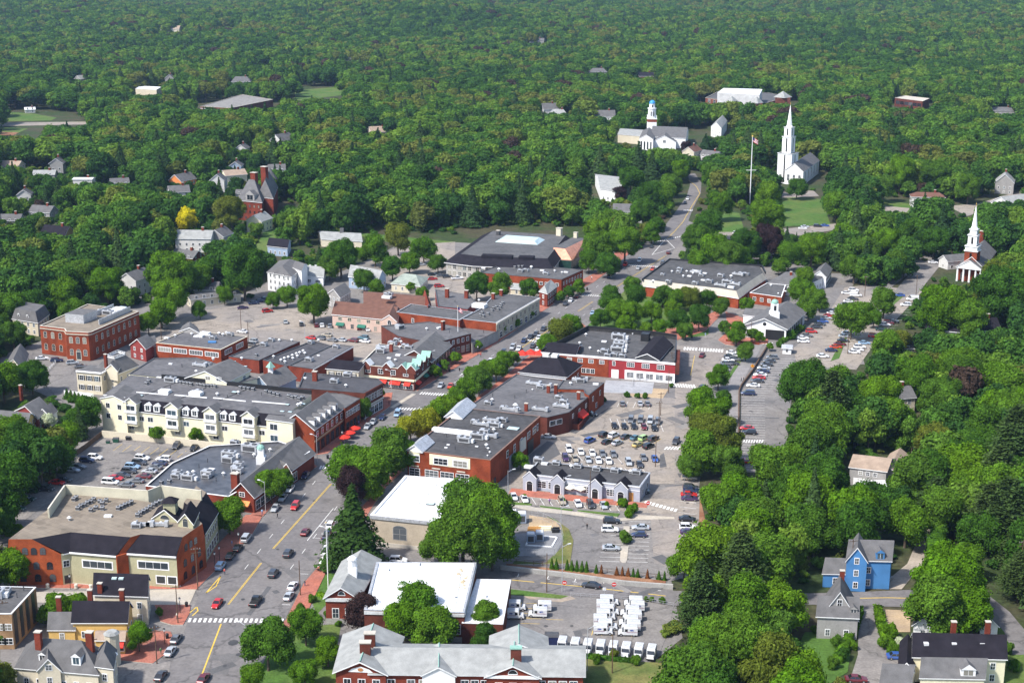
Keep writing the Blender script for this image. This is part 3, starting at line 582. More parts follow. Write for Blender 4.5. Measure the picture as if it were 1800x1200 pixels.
slab('concrete_terrace', [(1060, 690), (1065, 668), (1150, 672), (1146, 692)], .06, surf('pale terrace', (.33, .335, .35), (.27, .275, .29), .1))
slab('gravel_verge', [(1112, 680), (1175, 684), (1165, 700), (1105, 697)], .05, SAN)
# painted markings
mY, mW = M(), M()
def line(px, w_, m, mt, z=.05, dash=None):
    q = [Vector((p.x, p.y)) for p in (P(x, y, 0) for x, y in px)]
    for a, b in zip(q, q[1:]):
        L = (b-a).length; d = (b-a)/L; n = Vector((-d.y, d.x))*w_/2; s = 0
        while s < L:
            e = min(L, s+(dash[0] if dash else L)); p, r = a+d*s, a+d*e
            m.face([(p.x-n.x, p.y-n.y, z), (r.x-n.x, r.y-n.y, z), (r.x+n.x, r.y+n.y, z), (p.x+n.x, p.y+n.y, z)], mt)
            s = e+(dash[1] if dash else 0)+1e-3
for o in (0, 2.2):
    line([(345+o*.6, 1210), (388+o*.6, 1096)], .16, mY, YLN)
    line([(400+o, 1062), (458+o, 989)], .16, mY, YLN); line([(479+o, 964), (581+o, 850)], .16, mY, YLN)
    line([(786+o, 690), (870+o, 642), (932+o, 600), (1001+o, 557)], .14, mY, YLN); line([(1015+o, 547), (1041+o, 530)], .14, mY, YLN); line([(1080+o, 506), (1130+o, 474), (1170+o, 449)], .14, mY, YLN)
    line([(1172+o*.4, 420), (1186+o*.4, 406), (1200+o*.4, 390), (1216+o*.4, 362), (1230+o*.3, 340), (1224+o*.3, 328), (1210+o*.3, 317)], .14, mY, YLN)
line([(900, 1019), (1040, 1032), (1170, 1047)], .3, mY, YLN); line([(1506, 1051), (1560, 1050), (1640, 1052)], .3, mY, YLN); line([(1221, 625), (1214, 660)], .2, mY, YLN)
line([(333, 1077), (346, 1066), (348, 1073), (338, 1082)], .3, mY, YLN); line([(362, 1042), (388, 1012), (380, 1030), (362, 1042)], .3, mY, YLN)
line([(1300, 770), (1302, 690)], .12, mY, YLN)
for a, b in (((510, 1000), (660, 800)), ((430, 1000), (560, 838)), ): line([a, b], .14, mW, WLN, dash=(3, 7))
line([(540, 950), (586, 893)], .15, mW, WLN); line([(700, 745), (738, 715)], .15, mW, WLN, dash=(3, 6)); line([(820, 650), (925, 592), (1010, 530), (1100, 470)], .14, mW, WLN, dash=(3, 7)); line([(870, 665), (960, 600), (1060, 530)], .12, mW, WLN, dash=(3, 8))
line([(795, 675), (824, 655)], .15, mW, WLN); line([(1146, 448), (1170, 420), (1186, 436)], .25, mW, WLN); line([(1146, 448), (1186, 436)], .25, mW, WLN)
def arrow(x, y, dx, dy, m=mW):
    """straight lane arrow lying on the road"""
    p = P(x, y); q = P(x+dx, y+dy); d = Vector((q.x-p.x, q.y-p.y)).normalized(); n = Vector((-d.y, d.x)); a = Vector((p.x, p.y))
    def v(s, t): k = a+d*s+n*t; return (k.x, k.y, .05)
    m.face([v(0, -.12), v(2, -.12), v(2, .12), v(0, .12)], WLN); m.face([v(2, -.5), v(3.4, 0), v(2, .5)], WLN)
arrow(565, 938, 20, -1); arrow(808, 660, 8, -5); arrow(822, 664, 8, -5)
def zebra(px0, px1, n, ddx, ddy, w_=.55, m=mW):
    """n bars between two pixels; ddx,ddy: where each bar runs to"""
    for k in range(n):
        t = k/(n-1); x, y = px0[0]+(px1[0]-px0[0])*t, px0[1]+(px1[1]-px0[1])*t; line([(x, y), (x+ddx, y+ddy)], w_, m, WLN, .054)
zebra((332, 1093), (494, 1094), 19, 3, -7, .6); zebra((562, 824), (580, 824), 5, 3, -6, .5)
zebra((694, 720), (752, 722), 12, 5, -4, .45); zebra((738, 693), (785, 696), 11, 5, -4, .45); zebra((560, 996), (584, 996), 4, 10, -22, .6)
zebra((918, 598), (952, 603), 9, 4, -3, .4); zebra((1022, 519), (1060, 522), 11, 3, -2, .4); zebra((1104, 467), (1172, 471), 20, 3, -2, .4); zebra((1152, 426), (1194, 417), 12, 2, -2, .45); zebra((1202, 371), (1216, 371), 6, 1, -2, .45)
zebra((1203, 615), (1269, 619), 14, 1, -5, .7); zebra((1185, 680), (1222, 682), 9, -3, -6, .55); zebra((1168, 790), (1190, 790), 5, 5, -5, .5); zebra((1134, 885), (1186, 899), 9, 3, -5, .7)
zebra((1302, 778), (1339, 778), 9, 2, -5, .4); zebra((1330, 604), (1352, 606), 5, 6, -4, .5)
line([(688, 717), (728, 692)], 1.6, mW, CNP, .056)
def stalls(a, b, n, dx, dy, w_=.12, mt=WLN, m=None):
    for k in range(n+1):
        t = k/n; x, y = a[0]+(b[0]-a[0])*t, a[1]+(b[1]-a[1])*t; line([(x, y), (x+dx, y+dy)], w_, m or mW, mt, .052)
stalls((1067, 910), (1053, 986), 10, 36, .8); stalls((1107, 909), (1102, 987), 11, 37, .9)
stalls((1300, 694), (1302, 825), 30, 44, 1); stalls((1356, 630), (1308, 690), 15, 42, 1); stalls((1190, 930), (1195, 870), 6, 30, 4)
stalls((1190, 1000), (1190, 948), 3, 34, 3)
stalls((905, 872), (1110, 889), 14, 8, 12); stalls((985, 795), (1100, 806), 8, 10, 12); stalls((1000, 812), (1130, 825), 8, 10, 12)
stalls((1072, 735), (1160, 742), 7, 6, 16); stalls((1048, 772), (1150, 779), 7, 12, -8, mt=YLN, m=mY); stalls((215, 780), (360, 795), 9, -16, 12, mt=YLN, m=mY); stalls((1090, 705), (1145, 709), 4, -5, 10)
stalls((1402, 602), (1490, 520), 16, 24, 1); stalls((1440, 632), (1490, 592), 8, 24, 1); stalls((1500, 622), (1560, 566), 11, 24, 1); stalls((1558, 566), (1590, 535), 7, 24, 1)
stalls((905, 1084), (960, 1088), 1, 30, 1, mt=YLN, m=mY); stalls((925, 1060), (915, 1095), 4, 34, 1, mt=YLN, m=mY); stalls((1040, 1116), (1110, 1119), 4, 2, -8, mt=YLN, m=mY)
for x, y in ((910, 1011), (962, 1015), (1010, 1020), (1060, 1025), (1108, 1030), (1158, 1035)): line([(x-4, y+2), (x+4, y+2.6)], .15, mW, WLN); line([(x, y+2), (x+2, y-3)], .15, mW, WLN)
for x, y in ((1000, 905),): pass
for x, y in ((505, 1062), (537, 1008), (558, 945), (572, 925)): line([(x-9, y), (x+5, y+.6)], .14, mW, WLN)
tag(mY.build('yellow_road_markings'), kind='structure'); tag(mW.build('white_road_markings'), kind='structure')
# manhole covers and asphalt patches
m = M(); rp = random.Random(9)
for x, y, r in ((410, 1129, 1.2), (427, 1053, .5), (420, 1150, .7), (395, 1170, .5), (488, 965, .4), (552, 880, .4), (1187, 700, .4), (1200, 745, .5), (1240, 640, .4), (1265, 633, .3), (1225, 650, .3), (640, 780, .4), (1060, 505, .4), (960, 1000, .4), (560, 980, .4)):
    p = P(x, y); m.face([(p.x+r*math.cos(k*.785), p.y+r*1.2*math.sin(k*.785), .053) for k in range(8)], mat('manhole iron', (.06, .06, .062), .7))
struct(m, 'manhole_covers')
# patched areas, tar snakes
m = M(); PT = mat('fresh asphalt patch', (.10, .098, .10), .9, .15)
for px in ([(433, 1080), (470, 1030), (478, 1031), (441, 1081)], [(936, 826), (985, 798), (975, 778), (962, 775), (930, 800)], [(1160, 800), (1167, 796), (1172, 820), (1160, 822)], [(1003, 760), (1070, 716), (1078, 716), (1012, 762)], [(1290, 731), (1370, 734), (1370, 736), (1290, 733)]):
    q = ccw([(p.x, p.y) for p in (P(x, y) for x, y in px)]); m.face([(a, b, .046) for a, b in q], PT)
rp = random.Random(21); P2 = mat('older asphalt patch', (.135, .128, .126), .9, .15); P3 = mat('pale asphalt patch', (.215, .20, .188), .9, .15)
for (x0, y0), (x1, y1), n in (((400, 1180), (640, 800), 16), ((700, 730), (1100, 470), 12), ((1205, 640), (1205, 860), 12), ((980, 780), (1150, 720), 8), ((180, 800), (330, 790), 6), ((920, 1012), (1150, 1040), 6), ((1000, 1090), (1030, 1130), 4), ((1360, 640), (1350, 800), 5), ((1050, 930), (1180, 990), 6), ((420, 560), (560, 590), 6)):
    for k in range(n):
        t = rp.random(); c = P(x0+(x1-x0)*t+rp.uniform(-28, 28), y0+(y1-y0)*t+rp.uniform(-6, 6)); a = rp.choice((.62, 2.19, .1))+rp.uniform(-.1, .1); lx, ly = rp.uniform(.8, 4.5), rp.uniform(.6, 1.8); u = Vector((math.cos(a), math.sin(a), 0)); v = Vector((-u.y, u.x, 0)); z = .0465+.0001*len(m.f)
        m.face([(q.x, q.y, z) for q in (c-u*lx-v*ly, c+u*lx-v*ly, c+u*lx+v*ly, c-u*lx+v*ly)], rp.choice((P2, P2, P3, PT)))
struct(m, 'asphalt_patches')
m = M(); OI = mat('oil stain', (.075, .070, .068), .7, .3)
for (x0, y0), (x1, y1), n in (((1070, 915), (1120, 985), 14), ((1000, 785), (1150, 815), 16), ((1300, 700), (1340, 820), 18), ((190, 800), (300, 850), 12), ((480, 1180), (520, 1040), 5), ((1200, 850), (1215, 940), 8), ((950, 1080), (1130, 1120), 8)):
    for k in range(n):
        c = P(rp.uniform(x0, x1), rp.uniform(y0, y1)); r = rp.uniform(.2, .6); m.face([(c.x+r*rp.uniform(.7, 1.2)*math.cos(q*.785), c.y+r*rp.uniform(.7, 1.2)*math.sin(q*.785), .0585) for q in range(8)], OI)
struct(m, 'oil_stains')
# ================================================================ buildings, near to far
def cn(b, i, z, n, **k): return win(b, i, z, n, **k)
# -- large brick and olive complex, lower left
b = slope('brick_and_olive_complex', 'big brick and olive office block with gambrel ends beside the main street', 'building',
          [(13, 973), (107, 973), (123, 970), (205, 977), (222, 972), (310, 978), (360, 943), (336, 918), (130, 880), (88, 915)], 8.2, 12.0, [0, 3.2, 3.2, 0, 3.2, 0, .6, .6, .6, .6], OLV, SHD, RBG, lm='the brick and olive complex', gab=BRO)
b.deck = 12.0
for i in (0, 5):
    win(b, i, 1.0, 3, 1.5, 1.3, .12, .95, fr=BR2, mull=2, arch=1, bd=.05); win(b, i, 4.2, 3, 1.4, 1.3, .15, .9, fr=BR2, arch=1, bd=.05); win(b, i, 8.0, 3, 1.4, 1.2, .25, .75, fr=BR2, arch=1, bd=.05)
win(b, 2, 4.7, 1, 7.6, 1.7, .2, .95, mull=4, rows=1, bd=.25); win(b, 4, 4.7, 1, 7.6, 1.7, .1, .95, mull=4, rows=1, bd=.25); win(b, 2, 1.0, 1, 2.4, 2.2, .72, .98, mull=1, rows=1, bd=.2); win(b, 4, 1.0, 2, 2.2, 1.9, .55, 1, mull=1, rows=1, bd=.2)
win(b, 1, 4.7, 1, 1.4, 1.6, mull=2); door(b, 1, .5, 1.6, 2.6, OLV); strip(b, 2, 8.0, 8.35, .45, WH, 'gutter'); strip(b, 4, 8.0, 8.35, .45, WH, 'gutter'); strip(b, 2, 0, .25, .15, CON, 'plinth')
for i, t in ((2, .3), (2, .6), (2, .85), (4, .25), (4, .5), (4, .78)):
    n, d, L = outward(b, i); p = b.poly[i]+d*L*t-n*1.7; m = M(); s = 1.9/3.2*3.8
    a = [p-d*.6+n*.55, p+d*.6+n*.55, p+d*.6-n*.55, p-d*.6-n*.55]; zz = [8.2+(1.15)*3.8/3.2+.08]*2+[8.2+2.25*3.8/3.2+.08]*2
    m.face([(q.x, q.y, z) for q, z in zip(a, zz)], MTW); m.build('skylight', b.roof)
fi = M(); q = pts([(207, 977), (228, 972), (232, 925), (222, 930)], 9)
for pl, w_ in ((3, 1.0),):
    n, d, L = outward(b, 3)
    fbox(fi, b, 3, -.2, L+.2, 0, 8.4, .0, .5, BRO)
fi.build('brick_fin', b.root)
# parapet screen at the back of the roof, plant units
m = M()
for a, c in zip([(86, 893), (115, 852), (260, 862), (283, 853)], [(115, 852), (260, 862), (283, 853), (353, 862)]):
    p, q = P(a[0], a[1], 14.6), P(c[0], c[1], 14.6); d = (q-p).normalized(); n = Vector((-d.y, d.x, 0))
    m.prism(ccw([(p.x, p.y), (q.x, q.y), (q.x+n.x*.4, q.y+n.y*.4), (p.x+n.x*.4, p.y+n.y*.4)]), 7, 14.6, mat('stained panel', (.50, .47, .36), .8, .15, streak=1), LST)
m.build('roof_screen', b.root)
items(b, 'c137,896 c142,892 c148,890 c154,886 c160,884 c165,880 c176,884 c180,887 c187,882 c160,899 c169,895 c180,896 c130,880 c134,877 c208,896 c214,893 c220,890 c226,888 c231,885 c242,908 c247,904 c253,901 c258,898 c264,894 c270,890 c275,887 c282,884 v122,914 d250,925 d275,925 a240,927 v283,923 h190,908')
w2 = wing(b, [(268, 910), (312, 916), (322, 899), (279, 893)], 12.4, 15.2, 1, OLV, SHD, z0=11.5, nm='dormer'); win(w2, 0, 12.4, 1, 2.6, .2, fr=CRM2, arch=.9, mull=1, rows=1)
w3 = wing(b, [(313, 917), (339, 921), (349, 899), (323, 895)], 13.2, 15.8, 1, OLV, SHD, z0=11.5, nm='dormer'); win(w3, 0, 12.2, 1, 1.5, 1.6, fr=CRM2, arch=.9, mull=1, rows=1)
m = M(); q = P(300, 893, 14.5); ux = Vector((b_u(b).x, b_u(b).y, 0)); uy = Vector((-ux.y, ux.x, 0)); m.box(q, ux, uy, 3, 3, 13.5, 16.4, OLV); m.frust(ccw([(q.x+ux.x*a+uy.x*c, q.y+ux.y*a+uy.y*c) for a, c in ((-1.9, -1.9), (1.9, -1.9), (1.9, 1.9), (-1.9, 1.9))]), ccw([(q.x+ux.x*a+uy.x*c, q.y+ux.y*a+uy.y*c) for a, c in ((-.3, -.3), (.3, -.3), (.3, .3), (-.3, .3))]), 16.4, 17.6, SHD); m.build('cupola', b.root)
b = slope('olive_office', 'olive office house with charcoal slope roof, right behind the brick and olive complex', 'building', [(322, 908), (360, 936), (382, 900), (346, 876)], 8.0, 12.0, [.4, 3.6, .4, .4], OLV, SHD, RBG)
win(b, 1, 4.8, 7, .9, 1.6, mull=1, rows=1); win(b, 1, .8, 5, 1.6, 2.2, mull=2)
# -- white house and yellow house in front of it
b = gab('white_house', 'white clapboard house with black roof and two skylights, before the olive complex', 'house', [(166, 1044), (258, 1047), (262, 1020), (172, 1017)], 7.0, 10.5, 0, CRM2, SHD, lm='the white black-roofed house')
autowin(b, 2, .9, 3.0); chimney(b, at=(b.c.x-4, b.c.y-3.5), z1=9.6); m = M()
for t in (-.1, 1.5): p = b.c+(b.poly[1]-b.poly[0]).normalized()*(t-1.2)+Vector((0, 1)).normalized()*-1.2; m.box(p, *[Vector((1, 0, 0)), Vector((0, 1, 0))], 1.1, .8, 9.6, 9.95, GLB)
m.build('skylights', b.roof)
b = gab('yellow_house', 'yellow clapboard house with black roof and small red awning at the corner', 'house', [(128, 1093), (222, 1093), (232, 1068), (137, 1066)], 4.9, 8.3, 0, YEL, SHD, lm='the yellow corner house')
autowin(b, 1, 1.2); wg = wing(b, [(85, 1106), (131, 1106), (136, 1082), (92, 1082)], 3.3, 6, 0, YEL, SHG); autowin(wg, 1, 1); chimney(b, at=(b.c.x-9.5, b.c.y), z1=9.2); chimney(b, at=(b.c.x-3, b.c.y+2), z1=10); chimney(b, at=(b.c.x+4, b.c.y+2.5), z1=9.8)
wg = wing(b, [(168, 1124), (218, 1124), (222, 1108), (172, 1108)], 3.4, 4.4, 0, YEL, SHT); awning(wg, 0, .8, 2.4, 2.1, AWR, 1.0); win(wg, 0, .8, 1, 2.2, 1.4, .6, 1)
# -- big grey-roofed house bottom left
b = gab('victorian_house', 'big pale grey shingled house with several gables and a tower bay, bottom left', 'house', [(28, 1172), (172, 1184), (182, 1142), (48, 1134)], 5.6, 10.2, 0, CRM2, SHG, lm='the big grey-gabled house', hip=4)
autowin(b, 2, -1.5, 3.4); wg = wing(b, [(66, 1178), (106, 1178), (104, 1148), (68, 1146)], 6.0, 8.8, 1, CRM2, SHG); win(wg, 0, 6.1, 1, 1.3, 1.2); autowin(wg, 2, 0, 3, edges=[0])
dormer(b, 0, .72, 6.6, 2.0, 1.9, 3, .9, WH, SHG); dormer(b, 0, .3, 6.6, 1.6, 1.6, 3, 1.2, WH, SHG)
wg = wing(b, [(168, 1170), (198, 1174), (204, 1142), (176, 1138)], 6.8, 9.6, 1, CRM2, SHG, hip=1.5); autowin(wg, 2, .8, 3); chimney(b, at=(b.c.x-4, b.c.y-1), z1=12.3, s=1); chimney(b, at=(b.c.x+6.5, b.c.y-.5), z1=12.0, s=1.1)
m = M(); p = P(192, 1200); m.cyl(p.x, p.y, 1.9, 1.9, 0, 6.6, CRM2, 8); m.cyl(p.x, p.y, 2.3, 1.9, 6.6, 7.1, WH, 8); m.build('tower_bay', b.root)
m = M(); p = P(200, 1166); m.cyl(p.x, p.y, 1.6, 1.6, 0, 7.2, CRM2, 8); m.cyl(p.x, p.y, 1.8, 1.2, 7.2, 7.7, SHL, 8); m.build('tower_bay', b.root)
b = flat('tan_apartment_block', 'tan flat-roofed apartment block cut by the left picture edge', 'building', [(-60, 1078), (20, 1078), (63, 1031), (-10, 1029)], 8.5, BRT, RGR, .3, MTW, lm='the tan apartment block')
for k in range(4): strip(b, 1, .8, 8.0, .12, mat('dark window bay', (.05, .05, .055), .3, .3), 'window_bay', .06+k*.24, .06+k*.24+.11)
win(b, 0, 1.2, 3, 1.8, 1.4, .5); win(b, 0, 4.6, 3, 1.8, 1.4, .5); items(b, 'a10,1042 b-10,1050 p30,1050 p42,1038')
# -- civic brick building with white roof (cupola, front lawn)
b = flat('post_office', 'brick post office hall with big white flat roof beside the lower street', 'building', [(640, 1071), (816, 1076), (837, 988), (662, 987)], 7.2, BR2, RWH, .35, MTL, lm='the white-roofed brick hall', copw=.5)
strip(b, 0, 6.2, 6.9, .25, mat('pale stone band', (.55, .56, .56), .7), 'cornice'); strip(b, 1, 6.2, 6.9, .2, MC['pale stone band'], 'cornice'); strip(b, 0, 0, 1.2, .1, STN, 'plinth')
win(b, 0, 2.0, 7, 1.3, 2.2, .3, .98); items(b, 'h677,1002 h731,993 v800,1050,.6'); m = M(); q = P(700, 1009, 6.86)
for a, c in (((680, 1009), (815, 1014)), ((715, 1000), (718, 1009)), ((812, 1000), (800, 1070))):
    p, q = P(a[0], a[1], 6.9), P(c[0], c[1], 6.9); m.tube(p, q, .06, MTL, 4)
m.build('roof_seams', b.roof)
m = M(); rs = random.Random(3)
for k in range(14):
    p = P(rs.uniform(806, 822)-k*.2, 1000+k*2.6, 6.88); s = rs.uniform(.2, .7); m.cyl(p.x, p.y, s, s*.5, 6.86, 6.92+.1*s, mat('dry weeds', (.42, .34, .22), .9, .3), 6)
tag(m.build('weeds', b.roof), kind='stuff')
wg = wing(b, [(572, 1050), (629, 1051), (667, 984), (603, 987)], 6.5, 9.3, 1, BR, SHL, over=.5); win(wg, 0, 1.6, 2, 1.4, 2.3, .1, .9); strip(wg, 0, 5.7, 6.5, .3, MC['pale stone band'], 'cornice'); win(wg, 0, 7.2, 1, 1.5, .1, arch=1.2, mull=1, rows=1)
win(wg, 3, 1.6, 6, 1.3, 2.2); strip(wg, 0, 0, 1.4, .12, STN, 'plinth')
m = M(); q = P(620, 1006, 9.0); m.box(q, Vector((1, 0, 0)), Vector((0, 1, 0)), 2.0, 2.0, 8.0, 10.6, WH); m.cyl(q.x, q.y, 1.0, .95, 10.6, 12.4, WH, 8); m.dome(q.x, q.y, 1.15, 12.4, .8, WH, 10, 3); m.tube((q.x, q.y, 13), (q.x, q.y, 14.6), .05, MTL)
m.build('cupola', b.root)
b = flat('loading_annex', 'low annex under a bright white roof, right of the brick hall', 'building', [(812, 1094), (884, 1096), (898, 1018), (838, 1017)], 5.0, BR2, RWH, .15, MTW, copw=.25)
items(b, 'h848,1048 v845,1062,.7')
# -- long brick building with slate roof along the bottom
b = gab('municipal_office', 'long brick office with pale slate roof and cross gables, along the bottom edge', 'building', [(652, 1182), (1025, 1186), (1025, 1136), (672, 1132)], 6.4, 9.0, 0, BR, SHL, lm='the long slate-roofed office', over=.6, fascia=mat('grey white cornice', (.6, .6, .6), .7))
for a, e, n in ((.02, .12, 2), (.16, .33, 3), (.42, .56, 3), (.78, .98, 4)): win(b, 0, 2.6, n, 1.5, 2.4, a, e)
wg = wgA = wing(b, [(590, 1180), (678, 1184), (706, 1120), (606, 1116)], 6.4, 9.2, 1, BR, SHL, over=.6); win(wg, 0, 2.6, 3, 1.4, 2.4, .08, .95); m = M(); n, d, L = outward(wg, 0); p = (wg.poly[0]+wg.poly[1])/2+n*.1
m.face([(p.x+d.x*s, p.y+d.y*s, z) for s, z in ((-2.6, 6.6), (2.6, 6.6), (1.8, 7.3), (0, 7.9), (-1.8, 7.3))], WH); m.face([(p.x+n.x*.06+d.x*.6*math.cos(t*.628), p.y+n.y*.06+d.y*.6*math.cos(t*.628), 7.2+.4*math.sin(t*.628)) for t in range(10)], mat('gilt seal', (.45, .2, .08), .5)); m.build('gable_panel', b.root)
wgB = wing(b, [(742, 1186), (800, 1187), (800, 1146), (744, 1145)], 6.4, 8.4, 1, WH, SHL); wg = wgC = wing(b, [(855, 1188), (948, 1190), (950, 1150), (858, 1148)], 6.4, 9.1, 1, BR, SHL, over=.5)
win(wg, 0, 7.0, 1, 1.8, .1, arch=1, mull=1, rows=1); strip(wg, 0, 6.1, 6.7, .3, WH, 'cornice'); win(wg, 0, 2.6, 3, 1.4, 2.4, .1, .9)
wg = wgD = wing(b, [(862, 1150), (962, 1150), (960, 1120), (864, 1118)], 6.4, 9.1, 1, BR, SHL, over=.5)
for x, y, z in ((650, 1120, 11.6), (642, 1136, 11.2), (907, 1146, 11.2)):
    q = P(x, y, z-1); m = M(); m.box(q, Vector((1, 0, 0)), Vector((0, 1, 0)), 2.2, 1.2, 8, z, BR2); m.box(q, Vector((1, 0, 0)), Vector((0, 1, 0)), 2.5, 1.5, z, z+.25, CON if x < 800 else VER); m.build('chimney', b.roof)
m = M()
for g_ in (wgA, wgB, wgC, wgD): m.tube((*g_.ridge[0], g_.hr+.03), (*g_.ridge[1], g_.hr+.03), .13, VER, 4)
m.build('ridge_cap', b.roof)
# -- white flat-roofed hall, centre
b = flat('flat_white_hall', 'tan stucco hall with bright white flat roof and one arched window', 'building', [(651, 904), (768, 916), (828, 843), (712, 835)], 8.3, TANW, RWH, .3, MTW, lm='the tan white-roofed hall', copw=.7)
strip(b, 0, 7.3, 8.2, .3, MTL, 'cornice'); win(b, 0, 2.2, 1, 3.6, 3.0, .32, .56, fr=STN, mull=2, rows=2, arch=.5); items(b, 's757,886,1.3 h764,853,.6 h750,869,.6 h733,885,.6'); strip(b, 0, 0, 1, .15, CON, 'plinth')
b.deck = 8.0
# -- centre brick block
b = flat('brick_block', 'long brick office block with light bands and rooftop plant, left of the rear car park', 'building', [(716, 790), (862, 808), (950, 731), (812, 716)], 9.0, BR3, mat('dark grey roof', (.072, .070, .072), .85, .25, .12, fine=.6), .4, mat('brown coping', (.22, .13, .1)), lm='the central brick block')
strip(b, 0, 5.4, 8.6, .12, CRM, 'pale_band', .27, .76, b.wall); strip(b, 0, 5.6, 8.9, .13, CRM, 'pale_band', .02, .15, b.wall)
win(b, 0, 5.8, 2, 4.2, 1.8, .29, .76, mull=3, rows=2, bd=.2, o=.13); win(b, 0, 1.2, 3, 4.0, 2.4, .2, .76, mull=3, rows=3, bd=.1); win(b, 0, 5.8, 1, 3.2, 1.8, .02, .15, mull=2, rows=2, bd=.15, o=.14); win(b, 0, 1.2, 1, 3.2, 2.4, .02, .15, mull=2, rows=3)
for t in (.04, .3, .6): strip(b, 0, 4.2, 4.5, .2, LST, 'lintel', t, t+.1)
win(b, 1, 5.2, 5, 1.6, 2.0, .25, .95, mull=2); win(b, 1, 5.2, 3, 1.2, 2.0, .72, .98); door(b, 1, .08, 1.4, 2.6, BR2); m = M(); fbox(m, b, 1, 15, 20, 0, 5, 0, .3, mat('grey shutter', (.25, .26, .30), .5)); m.build('garage_door', b.root); m = M(); fbox(m, b, 1, 31, 36, 0, 4.2, 0, .2, BLK); fbox(m, b, 1, 24, 29, 3, 6.8, 0, .3, LST); m.build('loading_bay', b.root)
wg = wing(b, [(716, 790), (742, 794), (762, 777), (738, 771)], 9.0, 10.9, 1, WH, MTL, z0=8.6); wg2 = wing(b, [(782, 732), (812, 735), (836, 712), (806, 708)], 9.0, 11.2, 1, WH, MTL, z0=8.6)
items(b, 'b817,777,.9 b840,771 d858,768 a811,772 a852,762,1.2 b870,750,.8 a885,741 d862,741 v850,746 v868,758 p785,768 h784,787,.5 h788,782,.5 v855,785 v858,790,.7 v861,796,.6 h838,785,.5 d896,722 a886,720 v906,717,1.5 h865,750 s902,754,2.2 a835,744 d845,748 p800,790 v857,802,.5')
m = M(); fbox(m, b, 3, 22, 24, 8, 9.6, -14, .2, mat('white plastic duct', (.8, .8, .8), .4)); m.build('white_duct', b.root)
b = flat('grey_roof_store', 'low store with wide grey roof and red rear awning behind the central brick block', 'building', [(818, 718), (962, 733), (1000, 724), (1037, 695), (985, 668), (908, 657)], 6.8, BR2, mat('mid grey roof', (.130, .125, .128), .8, .2, .12, fine=.7), .3, MTD, lm='the wide grey-roofed store', copw=.3)
items(b, 'd937,676 d955,680 a950,683 v936,686,.6 a982,701 a991,709,1.1 v990,714 d985,716 a858,711 v865,705 p866,697 d948,722 h908,718 v912,722 p905,700 p925,690'); awning(b, 2, .55, 5, 2.6, AWR, 2.0, 1.6); win(b, 1, 3.6, 2, 2.2, 1.6, .1, .7, mull=1, rows=1); win(b, 2, 3.8, 3, 1.2, 1.3)
chimney(b, 925, 722, 9); chimney(b, 964, 690, 9); chimney(b, 977, 692, 9.6); chimney(b, 1017, 702, 9)
b = flat('brick_annex', 'small two storey brick annex at the terrace behind the wide grey roof', 'building', [(978, 683), (1026, 684), (1028, 690), (1035, 694), (1062, 672), (990, 667)], 7.6, BR3, MC['mid grey roof'], .3, MTD)
items(b, 'a1020,672,1.2 d1018,670 h1047,676 v1003,676'); win(b, 3, 4.4, 2, 1.2, 1.5); win(b, 3, 1.2, 1, 1.2, 1.5)
b = gab('hip_roof_pavilion', 'brick pavilion with steep charcoal hip roof and white skylights beside the street trees', 'building', [(914, 653), (995, 662), (1021, 641), (942, 633)], 5.5, 10.5, 0, BR3, SHD, over=.6, hip=6.5, lm='the hip-roofed pavilion')
m = M(); a, c = b.ridge
for t in (-.28, .28): q = (a+c)/2+(c-a)*t; m.box(q, Vector(((c-a).normalized().x, (c-a).normalized().y, 0)), Vector((-(c-a).normalized().y, (c-a).normalized().x, 0)), 3.2, 2.4, 9.7, 10.8, MTW)
m.build('skylights', b.roof); strip(b, 0, 4.4, 5.2, .2, WH, 'cornice'); win(b, 1, 1.2, 3, 1.4, 2)
# -- red building with black roof
b = flat('red_store_building', 'long crimson and brick store building with black parapet roof above the terrace', 'building', [(952, 618), (1070, 628), (1187, 638), (1190, 592), (1150, 586), (1033, 576)], 7.4, REDS, mat('black grey roof', (.085, .083, .084), .85, .25, .12, fine=.6), 1.0, WH, lm='the crimson store building', copw=.3)
fbx = M(); _, _, L = outward(b, 0); fbox(fbx, b, 0, 0, L, 0, 6.9, 0, .1, BR3); fbx.build('brick_front', b.wall); fbx = M(); _, _, L = outward(b, 1); fbox(fbx, b, 1, L*.25, L, 0, 3.4, 0, .35, WH); fbx.build('white_shopfront', b.root)
win(b, 0, 4.8, 6, 1.7, 1.3, .02, .98, mull=3, o=.1); win(b, 0, 1, 3, 1.4, 1.6, .6, .8, o=.1, mull=2); door(b, 0, .88, 1.4, 2.6); win(b, 1, 4.6, 3, 2.6, 1.6, .22, .9, mull=4, rows=2); win(b, 1, 4.6, 1, 1, 1.5, .04, .12); win(b, 1, .8, 5, 2.6, 1.9, .26, .99, mull=2, rows=4, o=.35); door(b, 1, .1, 2.4, 3.0, WH, WH); strip(b, 0, 6.7, 7.4, .2, WH, 'cornice'); strip(b, 1, 6.7, 7.4, .2, WH, 'cornice')
items(b, 'a1063,620,1.2 b1085,618,1.1 b1088,610 a1080,626 a1068,627 d1090,602 b1087,596,1.2 v1037,614 v1019,605 v1052,620 h1062,601 v1030,590 a1094,628 v1112,588,.6')
wgx = wing(b, [(1118, 628), (1158, 633), (1182, 606), (1150, 592)], 7.2, 9.2, 1, MTD, SHD, z0=6.2); m = M(); fbox(m, b, 4, 0, 3, 5, 9.3, -9, -6, BLK); m.build('roof_box', b.root)
for i in (3, 4, 5, 2): strip(b, i, 6.4, 8.3, -.3, BLK, 'black_parapet')
wgx = wing(b, [(952, 618), (1012, 623), (1022, 606), (975, 601)], 7.4, 9.0, 0, BR3, SHD, z0=7.0)
